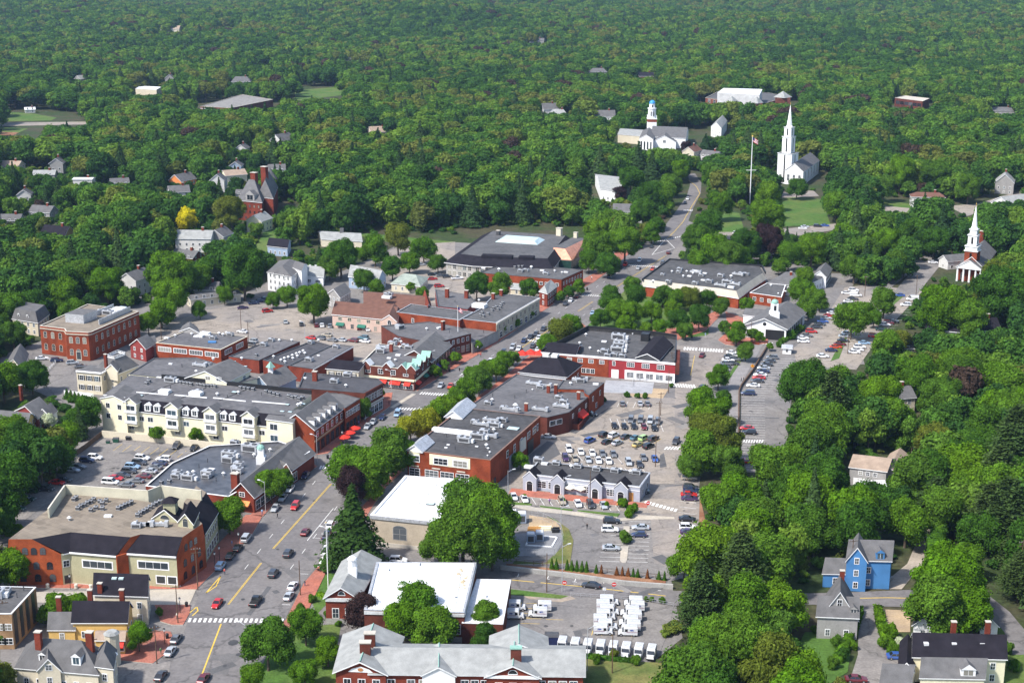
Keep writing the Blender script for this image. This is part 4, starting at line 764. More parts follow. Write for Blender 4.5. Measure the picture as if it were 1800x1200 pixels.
m = M(); fbox(m, b, 2, 0, 18, 3.2, 7.4, 0, 1.5, BR2); m.build('side_bay', b.root)
# -- grey blue low shops
b = flat('grey_cafe_building', 'low blue-grey stucco shop row with four little entrance gables and cafe umbrellas', 'building', [(927, 832), (1125, 855), (1143, 830), (945, 810)], 4.6, LGR, MC['dark grey roof'], .5, MTL, lm='the blue-grey shop row')
for t in (.0, .25, .585, .81):
    n, d, L = outward(b, 0); c = b.poly[0]+d*(L*(t+.035)); w_ = 2.0; q = [c-d*w_+n*1.5, c+d*w_+n*1.5, c+d*w_-n*3, c-d*w_-n*3]
    wg = wing(b, None, 4.1, 6.1, 1, LGR, SHD, poly=q, nm='entrance_gable', over=.15); win(wg, 0, .1, 1, 1.8, 2.2, fr=WH, gl=BLK, mull=1, rows=1, arch=.9, bd=.15)
for t, mu in ((.07, 2), (.17, 2), (.32, 3), (.46, 3), (.69, 3)): win(b, 0, .9, 1, 2.6, 1.9, t, t+.12, mull=mu, rows=3)
strip(b, 0, 3.2, 3.35, .08, WH, 'trim'); strip(b, 0, 4.3, 4.5, .12, WH, 'trim'); m = M(); _, _, L = outward(b, 0); fbox(m, b, 0, L*.865, L*.945, 0, 2.6, 0, .1, PLY); m.build('plywood_sheeting', b.root)
items(b, 'a947,812,1.2 h957,816 a978,817 a1016,822 a1049,827 a1081,830 v1091,828 a1119,833,1.1 v1108,831 v1004,822 p1065,823 h930,822,1.4'); strip(b, 1, 4.3, 4.5, .12, WH, 'trim'); win(b, 1, 1.5, 2, 1.2, 1.2)
# ================================================================ condominium and its neighbours
b = slope('condominium', 'long cream condominium with dark mansard, white dormers and balconies facing the camera', 'building', [(180, 715), (500, 752), (548, 712), (230, 677)], 7.6, 11.2, [1.2, 0, 0, 0], CRM, SHD, MC['mid grey roof'], lm='the cream condominium', gab=CRM)
b.deck = 11.2; n, d, L = outward(b, 0)
for k, t in enumerate((.115, .345, .555, .76)):
    q0 = b.poly[0]+d*(L*t)
    for a in (-1, 1): dormer(b, 0, t-.085 if a < 0 else t-.035, 8.0, 2.2, 1.9, 2.6, -.25, WH, WH)
    c = [q0+d*1.8+n*1.6, q0+d*6.2+n*1.6, q0+d*6.2-n*3, q0+d*1.8-n*3]
    wg = wing(b, None, 10.6, 12.4, 1, CRM, SHG, poly=c, nm='balcony_bay', over=.35, z0=3.0)
    for z in (4.2, 7.6): win(wg, 0, z, 1, 3.2, 2.1, mull=2, rows=1, fr=WH, bd=.35); strip(wg, 0, z-.35, z+.55, .35, MTW, 'balcony')
for t in (.05, .16, .22, .27, .42, .47, .63, .68, .83, .88): win(b, 0, 4.5, 1, 1.9, 1.5, t-.02, t+.02, mull=2, rows=1)
for t in (.16, .27, .42, .63, .83): win(b, 0, 1.4, 1, 1.9, 1.5, t-.02, t+.02, mull=2, rows=1)
wg = wing(b, [(177, 699), (221, 706), (240, 686), (200, 681)], 10.9, 12.4, 1, CRM, SHG, nm='end_bay'); win(wg, 0, 8, 2, 1.5, 1.6, mull=2, rows=1); win(wg, 0, 4.6, 2, 1.5, 1.6, mull=2, rows=1); win(wg, 1, 8, 1, 1, 1.2); win(wg, 1, 4.6, 1, 1, 1.2)
wg = wing(b, [(468, 736), (514, 742), (532, 720), (488, 715)], 10.6, 11.4, 0, CRM, SHG, nm='end_bay'); win(wg, 0, 7.4, 1, 2.6, 1.9, .05, .5, mull=2, rows=1); win(wg, 0, 3.8, 1, 2.6, 1.9, .05, .5, mull=2, rows=1)
items(b, 'v215,686 s248,696,.8 h290,690,2 h345,694,2.2 c258,676 c262,672 c305,672 b300,671,.9 c318,674 c324,675 c330,676 c336,677 c348,678 c354,679 c360,680 c366,680 c372,680 c378,681 c423,683 c430,684 c437,685 c445,686 a350,691 v382,695 s412,690 v419,692 c468,690 c475,692 c482,694 c489,696 c508,698 c514,700 c520,700 c526,703 c532,701 s505,712,.8 s533,711,.8 v524,714 v529,712 s510,725,.8 s496,724,.8 p460,695 p300,684 p400,700')
strip(b, 2, 11.2, 12.6, .3, BLK, 'black_parapet', 0, .82)
for x0, y0, x1, y1 in ((182, 694, 220, 699), (240, 689, 295, 694), (307, 694, 364, 699), (375, 699, 432, 705), (443, 705, 502, 710)): p_, q_ = P(x0, y0, 11.3), P(x1, y1, 11.3); m = M(); m.tube(p_, q_, .22, WH, 4); m.build('roof_flashing', b.root)
for x0, y0, x1, y1 in ((255, 694, 325, 666), (318, 700, 380, 674), (385, 704, 440, 682)): p_, q_ = P(x0, y0, 11.2), P(x1, y1, 11.2); m = M(); m.tube(p_, q_, .16, RDK, 4); m.build('roof_kerb', b.root)
b = flat('condominium_rear_wing', 'rear wing of the condominium with grey flat roof and cream yard walls', 'building', [(226, 657), (330, 668), (398, 677), (452, 665), (418, 650), (345, 628), (270, 629)], 10.5, CRM, MC['mid grey roof'], .3, MTD)
items(b, 'v260,668 h300,640,.7 d350,644 a365,643 v375,633 h395,640 s410,636 v425,632 s430,645 c365,640 c370,642 v345,655 v370,650 p320,645 h280,665 v310,667')
wg = wing(b, [(326, 664), (398, 672), (440, 650), (370, 643)], 12.2, 15.4, 1, CRM, SHG, z0=8, nm='cream_gable'); win(wg, 0, 12.4, 2, 1.8, 1.2, .42, .95, mull=2, rows=1); win(wg, 1, 10, 2, 1.6, 1.3)
# red gable building on the street
b = gab('red_gable_building', 'steep gabled red brick building with white dormers above the red cafe umbrellas', 'building', [(491, 748), (552, 755), (605, 716), (546, 708)], 8.0, 12.5, 1, BR3, SHG, lm='the red gabled building')
b3 = [dormer(b, 1, t, 8.4, 1.7, 2.0, 2.8, .5, WH, SHG) for t in (.1, .28, .45, .62, .79)]
win(b, 1, 5.0, 6, 1.3, 1.8, .02, .98); strip(b, 1, 3.9, 4.5, .15, mat('sandstone band', (.45, .3, .18)), 'sign_band'); win(b, 1, .4, 6, 2.4, 2.9, .02, .98, fr=BR2, mull=1, rows=1); strip(b, 0, 0, .5, .1, CON, 'plinth')
b = flat('brick_shop', 'narrow red brick shop with upper window row, between gabled and black-roofed corner', 'building', [(606, 717), (633, 700), (597, 690), (572, 690)], 8.4, BR3, SHG, .2, MTD); win(b, 0, 5, 7, 1, 1.8, fr=WH, mull=1); win(b, 0, .4, 4, 2, 2.8, fr=BR2, mull=1)
b = flat('black_roof_corner_block', 'brick corner block with black membrane roof where the side street meets the main street', 'building', [(524, 681), (640, 690), (673, 672), (665, 665), (535, 654)], 9.2, BR2, mat('slate grey roof', (.072, .070, .076), .8, .2), .4, MTD, lm='the black-roofed corner block')
win(b, 1, 5.4, 6, 1.3, 2.0, mull=2); win(b, 1, .5, 4, 2.6, 2.7, mull=2, bd=.2); strip(b, 1, 3.8, 4.3, .3, LST, 'cornice'); strip(b, 1, 8.1, 9.1, .5, BR2, 'cornice'); items(b, 'a588,673,1.2 a611,662,1.2 v608,680 p580,672 h535,665,.8')
chimney(b, 554, 669, 12, s=1.2)
b = gab('blue_gable_shop', 'small pale blue shop with grey gable roof and green-topped cupola amid black roofs', 'shop', [(440, 673), (476, 684), (520, 664), (482, 655)], 6, 9.5, 1, PBL, SHG, lm='the pale blue gabled shop')
m = M(); q = P(476, 655, 9); m.box(q, Vector((1, 0, 0)), Vector((0, 1, 0)), 1.6, 1.6, 8.6, 11, WH); m.cyl(q.x, q.y, 1.7, .1, 11, 13, VER, 4); m.build('cupola', b.root)
# lower brick store with copper cupola
b = flat('low_brick_market', 'low brick market with wet grey roof full of vents, beside the car park', 'building', [(256, 853), (402, 872), (440, 850), (545, 793), (490, 775), (368, 783), (302, 813)], 5.6, BR, mat('wet grey roof', (.085, .085, .092), .35, .3, .12, fine=.5, spec=.5), .5, WH, lm='the low brick market')
items(b, 'a312,834,1.1 a310,840,1.1 b331,843,.9 a365,836,1.4 a363,840 v340,832 v330,834 c298,848 c284,850 a415,826,1.1 a420,820,1.2 v393,835 a402,812,1.5 v417,834 b403,803 a440,790,1.1 b441,793,1.2 v475,793 a412,780 c420,780 v447,802 p350,822 p365,812 p380,845 a418,831,1.3 h372,826')
wg = wing(b, [(405, 868), (446, 874), (552, 797), (500, 782)], 4.6, 8.6, 1, BR, SHG, over=.5); win(wg, 1, .6, 9, 2.4, 2.6, .02, .7, mull=2); awning(wg, 0, .5, 5, 2.4, AWO, 1.3, .9); win(wg, 0, 4.4, 1, 1.6, 1.2)
wg = wing(b, [(494, 824), (512, 831), (492, 818), (470, 812)], 5.0, 7.4, 1, BR2, SHG)
m = M(); q = P(459, 803, 7); m.box(q, Vector((1, 0, 0)), Vector((0, 1, 0)), 2.6, 2.6, 5.0, 7.2, WH); m.box(q, Vector((1, 0, 0)), Vector((0, 1, 0)), 1.8, 1.8, 7.2, 9.6, WH); m.dome(q.x, q.y, 1.2, 9.6, 1.3, VER, 10, 3); m.tube((q.x, q.y, 10.8), (q.x, q.y, 12.2), .06, GOLD); m.build('cupola', b.root)
chimney(b, at=(P(414, 852, 6).x, P(414, 852, 6).y), z1=9.4, s=1.5)
# ================================================================ left edge
b = flat('civic_brick_building', 'three storey red brick civic building with grey metal penthouse, left of the pale car park', 'building', [(70, 572), (113, 577), (116, 582), (155, 584), (160, 583), (244, 547), (154, 534)], 11, BR3, RBG, .4, LST, lm='the brick civic building')
for i in (0, 2): win(b, i, 6.6, 3, 1.3, 2.0, arch=.6, fr=LST); win(b, i, 1.9, 3, 1.3, 2.0, arch=.6, fr=LST)
win(b, 4, 6.6, 8, 1.2, 2.0, arch=.6, fr=LST); win(b, 4, 1.9, 8, 1.2, 2.0, arch=.6, fr=LST); door(b, 2, .5, 1.8, 3.4, LST)
for i in (0, 1, 2, 3, 4): strip(b, i, 9.8, 10.2, .25, mat('stone frieze', (.45, .38, .3)), 'frieze')
m = M(); q = P(145, 566, 11); u = (b.poly[5]-b.poly[4]).normalized(); u = Vector((u.x, u.y, 0)); v = Vector((-u.y, u.x, 0)); m.box(P(143, 561, 11), u, v, 9, 8, 10.6, 14, MTL, SHG); m.build('penthouse', b.root)
m = M(); m.box(P(202, 557, 11), u, v, 22, .3, 10.6, 12.6, MTL); m.box(P(185, 547, 11), u, v, 12, .3, 10.6, 12.6, MTL); m.build('roof_screen', b.root); items(b, 'b190,553 h200,550,2.5 h210,546,2.5 s215,541,2 b180,550,.8')
b = slope('mansard_house', 'tan house with grey mansard roof and brick chimney, upper left of the civic building', 'house', [(22, 560), (66, 567), (86, 552), (42, 545)], 5.6, 9.6, [1.2]*4, CRM2, SHG, SHG, lm='the tan mansard house'); b.deck = 9.6; b.he = 8; autowin(b, 2, .8, 2.8); chimney(b, 30, 533, 11.5)
for t in (.25, .6): dormer(b, 0, t, 6.2, 1.2, 1.6, 2, .2, WH, SHG)
b = slope('grey_mansion', 'greige mansion with slate hip roof crowned by a white balustrade', 'house', [(166, 650), (205, 657), (243, 642), (208, 632)], 7.2, 11.2, [3.2, 3.2, 3.2, 3.2], CRM2, SHG, SHG, lm='the balustraded mansion')
b.deck = 11.2; b.he = 9; balustrade(b, b.top, 11.2, 1.0); autowin(b, 2, 1, 3.2); chimney(b, 186, 634, 13.5)
wg = B(); q = pts([(134, 651), (178, 655), (196, 645), (158, 641)], 8); m = M(); m.prism([(p.x, p.y) for p in ccw(q)], 0, 8, CRM2, SHG); m.build('front_block', b.root); wg.root = b.root; wg.poly = q; wg.sgn = sum(q[i].x*q[(i+1) % 4].y-q[(i+1) % 4].x*q[i].y for i in range(4))
win(wg, 0, 4.8, 3, 1.4, 1.7, shut=BLK, mull=2); win(wg, 0, 1.4, 3, 1.4, 1.7, shut=BLK); win(wg, 1, 4.8, 2, 1.0, 1.6); strip(wg, 0, 7.6, 8.1, .4, WH, 'cornice'); strip(wg, 1, 7.6, 8.1, .4, WH, 'cornice')
wg = wing(b, [(182, 668), (220, 672), (232, 660), (196, 656)], 3.6, 4.6, 0, CRM2, SHG, nm='porch'); win(wg, 0, .8, 4, 1, 1.8); wg = wing(b, [(186, 648), (206, 652), (214, 640), (196, 637)], 8.6, 10.8, 1, CRM2, SHG, z0=5, nm='gable')
b = gab('small_barn_red_house', 'little barn red gabled house behind the balustraded mansion', 'house', [(229, 606), (256, 613), (272, 604), (246, 599)], 5, 8.2, 1, MAR, SHG); autowin(b, 2, .8, 2.6, w_=.9, h=1.2, edges=[0]); wg = wing(b, [(256, 612), (276, 606), (268, 596), (250, 600)], 4.4, 7, 0, GRS, SHG)
b = flat('ribbon_window_block', 'low brick block with white ribbon windows and cluttered roof, right of the barn red house', 'building', [(274, 602), (388, 614), (435, 591), (328, 580)], 6.2, BR3, MC['mid grey roof'], .3, CRM2, lm='the ribbon-windowed block')
win(b, 0, 3.2, 4, 5.4, 1.5, .01, .98, mull=5, rows=2, bd=.2); win(b, 1, 3.4, 2, 5.0, 1.5, .06, .9, mull=4, rows=2, bd=.2); items(b, 'h293,595 v308,592 v337,589 h345,592 h352,592,1.5 a375,596 v368,592 v385,588 v392,590 a405,590 h361,588,2 p382,598 v398,587'); m = M(); m.box(P(373, 601, 6.2), Vector((1, 0, 0)), Vector((0, 1, 0)), 3, 1.4, 6, 6.5, BLU); m.build('blue_tarpaulin', b.root)
wg = wing(b, [(315, 582), (352, 586), (346, 575), (322, 573)], 6.2, 8.2, 1, GRS, SHG, z0=5.8)
b = gab('dark_red_house', 'dark red cape house with brick chimney beside a small white annex, far left', 'house', [(26, 722), (66, 735), (88, 718), (52, 707)], 4.6, 7.6, 1, MAR, SHG, lm='the dark red house'); autowin(b, 2, .6, 2.6); chimney(b, 38, 702, 9.5); wg = wing(b, [(64, 728), (88, 732), (100, 722), (80, 717)], 3.6, 6, 1, WH, SHG); autowin(wg, 1)
b = gab('ochre_house', 'ochre yellow house with grey roof at the left picture edge', 'house', [(-20, 742), (46, 748), (60, 730), (0, 724)], 5.2, 7.8, 0, YEL, SHG, lm='the ochre house'); autowin(b, 2, .5, 2.5); wg = wing(b, [(-10, 765), (20, 770), (28, 755), (0, 752)], 3.2, 5, 1, CRM2, SHG); autowin(wg, 1)
b = gab('grey_cottage', 'grey gabled cottage with pale walls near the left edge, above the dark red house', 'house', [(10, 640), (40, 652), (50, 622), (25, 615)], 4.8, 8, 1, CRM2, SHG); autowin(b, 1)
# ================================================================ west block (between pale lot and street)
def low(label, px, h=5, wall=BR, roof=None, par=.35, cop=MTD, nm='brick_store', it='', lm=None, cat='building'):
    b = flat(nm, label, cat, px, h, wall, roof or MC['mid grey roof'], par, cop, lm=lm); items(b, it); return b
low('low brick store with pale lilac-grey roof, first right of the ribbon-windowed block', [(402, 626), (455, 633), (527, 600), (482, 594)], 5, it='a464,608,1.1 a477,600 v491,600 v513,600 c451,626 p480,612')
low('low brick store whose dark roof carries a cluster of round vents', [(462, 632), (505, 643), (582, 607), (550, 598)], 5.2, roof=MC['slate grey roof'], it='v494,635 v500,632 v507,630 v514,627 v521,624 v527,622 v533,619 v536,623 v501,638 v515,632 v523,628 v481,629 a547,604 v560,600', lm='the roof with round vents')
b = low('low brick store with long diagonal side wall, left of the tudor corner shop', [(507, 642), (550, 648), (621, 608), (588, 604)], 5.4, it='a544,635,1.2 a591,612 h560,625,.6'); strip(b, 1, 4.9, 5.3, .2, WH, 'trim')
b = gab('shuttered_house', 'cream two storey house with black shutters pressed against the tudor corner shop', 'house', [(574, 647), (630, 652), (652, 638), (600, 633)], 6.6, 8.4, 0, CRM2, SHD); win(b, 0, 3.8, 4, 1.1, 1.7, shut=BLK)
b = flat('tudor_corner_shop', 'brick tudor corner shop with small white gables and red awnings at the crossing', 'shop', [(632, 640), (728, 650), (758, 624), (735, 612), (668, 604)], 7.6, BR2, MC['mid grey roof'], .5, LST, lm='the tudor corner shop')
for i, ts in ((0, (.12, .5, .78, .95)), (1, (.12, .4, .68, .95))):
    for t in ts:
        n, d, L = outward(b, i); c = b.poly[i]+d*(L*t); wg = wing(b, None, 7.6, 9.4, 1, BR2, VER if t > .7 or i else MTW, poly=[c-d*1.6+n*.15, c+d*1.6+n*.15, c+d*1.6-n*3, c-d*1.6-n*3], nm='gable', over=.15, z0=6)
strip(b, 0, 3.3, 4.0, .4, CRM, 'cornice'); strip(b, 1, 3.3, 4.0, .4, CRM, 'cornice'); win(b, 0, 5.0, 4, 1.8, 1.7, mull=2); win(b, 1, 5.0, 3, 1.4, 1.7); awning(b, 0, .42, 3.4, 2.1); awning(b, 0, .66, 4, 2.1); awning(b, 0, .88, 2.4, 2.1); awning(b, 1, .15, 3, 2.1); awning(b, 1, .6, 3, 2.1, AWG); win(b, 0, .5, 5, 2.6, 1.6, .3, .98, mull=3)
items(b, 'a670,620,1.4 a667,616 d672,612 a690,607,1.3 a698,600 v705,603 a712,610 v703,612 a719,614,1.2 h700,625 h684,630,.8 v695,635 s668,613,2'); chimney(b, 688, 618, 10, s=.9)
b = gab('slate_roof_shop', 'brick shop under a broad pale slate roof facing the street above the tudor shop', 'shop', [(700, 630), (758, 636), (793, 607), (740, 592)], 5.6, 9.4, 1, BR2, SHG, lm='the broad slate-roofed shop'); win(b, 1, 2.6, 7, 1.2, 2, fr=CRM2); awning(b, 1, .25, 4, 2.2, PUR); strip(b, 1, 2.0, 2.5, .3, PUR, 'sign_band', .05, .45)
b = low('brick office block with a flagpole on its roof', [(782, 598), (828, 586), (808, 575), (755, 565), (670, 572), (700, 590), (750, 600)], 7.4, BR2, nm='flagpole_building', it='a703,578,1.3 h772,577 a700,575 v750,580 p790,585', lm='the flagpole building'); chimney(b, 779, 580, 10.5, s=1); win(b, 0, 1, 5, 1.6, 2.4, fr=STN); win(b, 0, 5, 5, 1.1, 1.5)
low('single storey shop with grey roof and big street windows, right of the flagpole building', [(830, 603), (876, 581), (845, 572), (805, 573)], 4.2, STN, nm='street_shop', it='p850,585')
b = low('long brick hall with blank side wall facing the pale car park', [(697, 548), (808, 562), (832, 548), (722, 534)], 7.6, BR3, roof=RGR, nm='long_brick_hall', lm='the long brick hall', cop=MTL); win(b, 0, 4, 1, 1, 1.7, .2, .32)
b = low('beige stone store row with white cornice facing the upper street', [(812, 560), (872, 567), (948, 523), (900, 517), (866, 520), (846, 541)], 7.4, BR3, roof=RGR, nm='beige_store_row', lm='the beige store row', cop=MTL, it='c845,555 c848,551 c858,553 c850,557 c865,547 c868,543 c873,541 c876,545 c881,537 c884,534 c880,541 h843,540,3 v842,530 p866,530')
_, _, L = outward(b, 1); m = M(); fbox(m, b, 1, 0, L, 0, 7.0, 0, .12, mat('beige stone', (.42, .38, .29))); m.build('stone_front', b.wall); win(b, 1, 4.2, 10, 1.2, 1.7, .02, .98, fr=LST, o=.12); win(b, 1, .6, 8, 2.4, 2.2, fr=WH, o=.12); strip(b, 1, 6.6, 7.3, .5, LST, 'cornice'); chimney(b, 867, 526, 9.6, s=1); chimney(b, 881, 520, 9.6, s=1)
b = gab('dormered_row', 'pink stucco shop row with brown roof and green awnings on the pale car park', 'shop', [(584, 552), (695, 563), (700, 541), (598, 531)], 5.6, 8.6, 0, PNK, SHB, lm='the pink brown-roofed shops'); win(b, 0, 3.4, 5, 1.6, 1.3, .05, .8, fr=CRM2)
for t in (.13, .47, .93): awning(b, 0, t, 3.6, 1.6, AWG, 1.2, .9)
win(b, 0, .4, 5, 1.4, 1.8, fr=PNK); wg = wing(b, [(672, 561), (697, 565), (704, 545), (682, 541)], 6.4, 8.8, 1, PNK, SHB, nm='gable'); win(wg, 0, 3.8, 1, 1.8, 1.8, arch=1); wg = wing(b, [(640, 537), (760, 548), (748, 520), (640, 512)], 5.2, 8.0, 0, PNK, SHB, nm='rear_range'); win(wg, 0, 3.4, 6, 1.8, 1.1, .4, .98); items(b, 'a680,520 a686,519 h680,524,2', z=8.4)
wg = wing(b, [(748, 552), (760, 548), (752, 522), (742, 528)], 5, 9, 1, BR, BR)
b = low('dark red barn-like building with two brick chimneys behind the long brick hall', [(770, 538), (822, 543), (836, 530), (825, 518), (765, 508)], 6, MAR, nm='red_annex', it='p800,532'); chimney(b, 786, 523, 9.5, s=1.2); chimney(b, 820, 524, 9, s=1.2)
# blue and grey houses by the lot
b = gab('blue_clapboard_house', 'pale blue clapboard house with light grey roof beside the library lot', 'house', [(613, 486), (664, 492), (678, 484), (622, 470)], 5.2, 8.6, 0, PBL, SHL, lm='the pale blue house'); autowin(b, 1, 1.5, shut=None)
b = gab('green_roof_house', 'low house with pale green hip roof beside the library car park', 'house', [(688, 498), (738, 503), (752, 488), (706, 483)], 3.6, 6.6, 0, CRM2, mat('pale green roof', (.30, .34, .29), .8, .15), hip=4); autowin(b, 1)
b = gab('grey_saltbox', 'small grey gabled house behind the pink shops', 'house', [(576, 516), (598, 523), (616, 512), (596, 505)], 5.4, 8.4, 1, GRS, SHG); autowin(b, 2, .6, 2.6, w_=.8)
b = gab('white_mansard_inn', 'long white inn with grey roof and mansard dormers beside the tall dark tree', 'house', [(470, 478), (512, 486), (538, 464), (492, 458)], 8.2, 10.8, 1, WH, SHG, hip=5, lm='the white inn'); autowin(b, 3, .7, 2.8, shut=None)
for t in (.2, .45, .7): dormer(b, 1, t, 6.2, 1.3, 1.8, 1.6, -.3, WH, SHG)
for t in (.3, .7): dormer(b, 0, t, 6.2, 1.3, 1.8, 1.6, -.3, WH, SHD)
wg = wing(b, [(514, 470), (530, 476), (540, 466), (526, 462)], 9.4, 11.4, 0, WH, SHG, nm='gable')
b = gab('white_gallery_house', 'small white house with two roof windows, right of the white inn', 'house', [(533, 484), (568, 487), (572, 472), (538, 469)], 4.2, 7.0, 0, WH, SHL); win(b, 0, 1.4, 2, 2.4, 1.2, mull=3); m = M()
for x in (545, 555): m.box(P(x, 467, 5.8), Vector((1, 0, 0)), Vector((0, 1, 0)), 1, .8, 5.2, 6.1, MTW)
m.build('skylights', b.roof)
b = gab('dark_grey_house', 'dark grey house with blue end wall just behind the white inn', 'house', [(470, 432), (505, 436), (511, 424), (478, 421)], 4.6, 7.2, 0, PBL, SHD); autowin(b, 1)
b = gab('long_low_clubhouse', 'long low building with pale grey roof half hidden in trees', 'building', [(565, 420), (636, 424), (632, 412), (560, 408)], 4, 6.4, 0, CRM2, SHL, lm='the long low pale roof'); m = M(); m.box(P(601, 408, 6.4), Vector((1, 0, 0)), Vector((0, 1, 0)), 2, 2, 6, 8.4, SHG); m.build('cupola', b.root)
# ================================================================ library, shops above
b = slope('library', 'wide grey library with dark layered roof, glass skylight and one copper-clad end', 'library', [(784, 461), (832, 467), (905, 470), (970, 472), (1006, 424), (850, 414)], 6.4, 9.8, [6, 6, 6, 3, 3, 6], STN, SHD, RGR, lm='the library', over=.8); b.deck = 9.8
q = b.poly; m = M()
n, d, L = outward(b, 2); m.prism([(p.x, p.y) for p in ccw([b.poly[1]-n*4.5+d*3, b.poly[2]-n*4.5-d*2, b.poly[2]-n*9-d*2, b.poly[1]-n*9+d*3])], 8.4, 10.4, SHD); m.prism([(p.x, p.y) for p in ccw([b.poly[2]-n*4.5+d*1, b.poly[3]-n*4.5-d*9, b.poly[3]-n*9-d*9, b.poly[2]-n*9+d*1])], 8.4, 10.4, SHD); m.build('clerestory', b.roof)
m = M(); cp = slope.__globals__['insets']([Vector((P(x, y, 5.2).x, P(x, y, 5.2).y)) for x, y in ((978, 464), (1006, 468), (1033, 430), (1008, 428))], [3, 5, 1, 1], 1)
m.prism(ccw([(p.x, p.y) for p in pts([(975, 458), (1004, 460), (1029, 441), (1003, 438)], 5.6)]), 0, 6, mat('dark green glass', (.02, .05, .04), .2)); lo = [P(x, y, 5.6) for x, y in ((971, 457), (1006, 459), (1033, 439), (1001, 435))]; hi = [P(x, y, 10.4) for x, y in ((973, 435), (993, 437), (1030, 419), (1008, 416))]
m.frust(ccw([(p.x, p.y) for p in lo]), ccw([(p.x, p.y) for p in hi]), 5.6, 10.4, COP, RGR); m.build('copper_roof', b.root)
m = M(); lo = [P(x, y, 9.9) for x, y in ((870, 425), (945, 430), (958, 421), (884, 416))]; hi = [P(x, y, 11.4) for x, y in ((880, 420), (940, 424), (948, 417), (890, 413))]; m.frust(ccw([(p.x, p.y) for p in lo]), ccw([(p.x, p.y) for p in hi]), 9.8, 11.4, GLB, GLB); m.build('skylight', b.roof)
for i, n in ((0, 5), (1, 8), (2, 8)):
    for z in (.8, 3.8): win(b, i, z, n, 1.7, 1.9, fr=LST, mull=2)
chimney(b, 983, 414, 13.5, CRM2, 2); chimney(b, 1012, 420, 13, CRM2, 1.4); chimney(b, 876, 413, 12, MTD, 1.4)
b = low('flat-roofed brick block with rooftop units, in front of the library', [(842, 479), (987, 491), (1025, 474), (960, 468), (875, 466)], 6.8, BR3, roof=RGR, nm='brick_office', lm='the brick block before the library', it='v877,476,1.3 a915,478 a925,477 v934,472,1.3 h953,476 h958,480 a960,483 v975,478 v988,481 h995,479 c905,471 c912,470 c918,470 h850,472')
win(b, 1, 3.8, 7, 1.2, 1.5); win(b, 1, .8, 6, 1.4, 1.6); win(b, 0, 3.6, 6, 1.4, 1.3, .6, .98)
b = gab('small_brick_office', 'small brick house with light grey hip roof at the pavement below the library', 'building', [(948, 512), (962, 516), (979, 503), (962, 497)], 6, 8.6, 1, BR, SHL, hip=2); autowin(b, 2, .8, 2.7)
b = gab('white_garage', 'low white garage between the green trees below the library', 'garage', [(898, 507), (918, 509), (920, 501), (900, 499)], 3, 4.6, 0, CRM2, SHL); autowin(b, 1)
# ================================================================ right of the street
b = slope('mansard_mall', 'wide flat-roofed brick block with pale sloped parapet and scattered vents behind the park', 'building', [(1128, 502), (1225, 514), (1262, 518), (1298, 524), (1322, 506), (1346, 490), (1340, 478), (1176, 466)], 4.6, 7.2, [1.4, 1.4, 1.4, 1.6, 1.6, 1.4, .3, .3], BR3, mat('pale metal slope', (.42, .38, .31), .6, .15, streak=1), mat('dark patched roof', (.080, .078, .078), .85, .3, .1, fine=.5), lm='the flat mall roof', over=.3); b.deck = 7.2
for i in (5, 6, 7): strip(b, i, 6.8, 7.9, -.4, BLK, 'parapet')
items(b, 'v1148,497,1.3 a1165,484,.8 a1175,497 v1181,479 a1193,480,.9 a1195,475 v1207,479 h1212,486 v1218,482 h1222,478,1.6 d1222,480 a1233,486 h1239,481 v1201,487 p1215,493 p1216,497 h1236,493 a1247,497,1.2 a1222,500,1.1 a1267,487,1.2 v1285,488,1.3 d1296,484 a1312,484 a1303,483 b1278,499 d1290,501 d1265,503 h1285,506,1.5')
win(b, 3, .6, 2, 1.4, 2.4, fr=LST)
b = low('low red brick wing with white-framed windows behind the cupola station', [(1318, 514), (1374, 522), (1382, 498), (1350, 496)], 4.8, BR3, roof=RGR, nm='brick_wing', it='h1380,512,.7 v1368,517,.7 v1355,503', cop=WH); win(b, 0, 1.6, 4, 1.4, 1.5)
b = gab('hip_roofed_offices', 'grey hip-roofed office house behind the cupola station', 'building', [(1350, 497), (1412, 503), (1450, 486), (1388, 478)], 4.8, 7.6, 0, WH, SHG, hip=3); chimney(b, 1390, 492, 8.5); autowin(b, 1)
b = gab('white_clapboard_house', 'white clapboard house with dark shutters peeping out of trees right of the hip-roofed offices', 'house', [(1430, 484), (1452, 487), (1462, 472), (1440, 470)], 5.2, 7.8, 1, WH, SHG); autowin(b, 2, .6, 2.5, shut=BLK)
b = gab('cupola_station', 'white gabled station hall with arched drive-through and white cupola', 'building', [(1306, 572), (1382, 578), (1415, 548), (1352, 542)], 4.8, 8.6, 1, WH, SHG, over=.8, lm='the cupola station')
fb = M(); n, d, L = outward(b, 0); fbox(fb, b, 0, L*.53, L*.96, 0, 4.0, .0, .06, BLK); fb.build('archway', b.root)
for k in range(9): t = M(); fbox(t, b, 1, k*3.0+.4, k*3.0+2.4, .1, 3.6, 0, .05, BLK); t.build('bay_opening', b.root)
m = M(); q = P(1361, 552, 8.5); ux, uy = Vector((1, 0, 0)), Vector((0, 1, 0)); m.box(q, ux, uy, 3.6, 3.6, 6.8, 9.6, WH); m.box(q, ux, uy, 2.6, 2.6, 9.6, 13.0, WH); m.box(q-uy*1.35, ux, uy, .9, .05, 10.2, 12.2, BLK); m.cyl(q.x, q.y, 1.9, 1.9, 9.6, 9.8, WH, 8); m.dome(q.x, q.y, 1.5, 13.0, 1.6, VER, 12, 4); m.tube((q.x, q.y, 14.5), (q.x, q.y, 15.8), .08, GOLD); m.build('cupola', b.root)
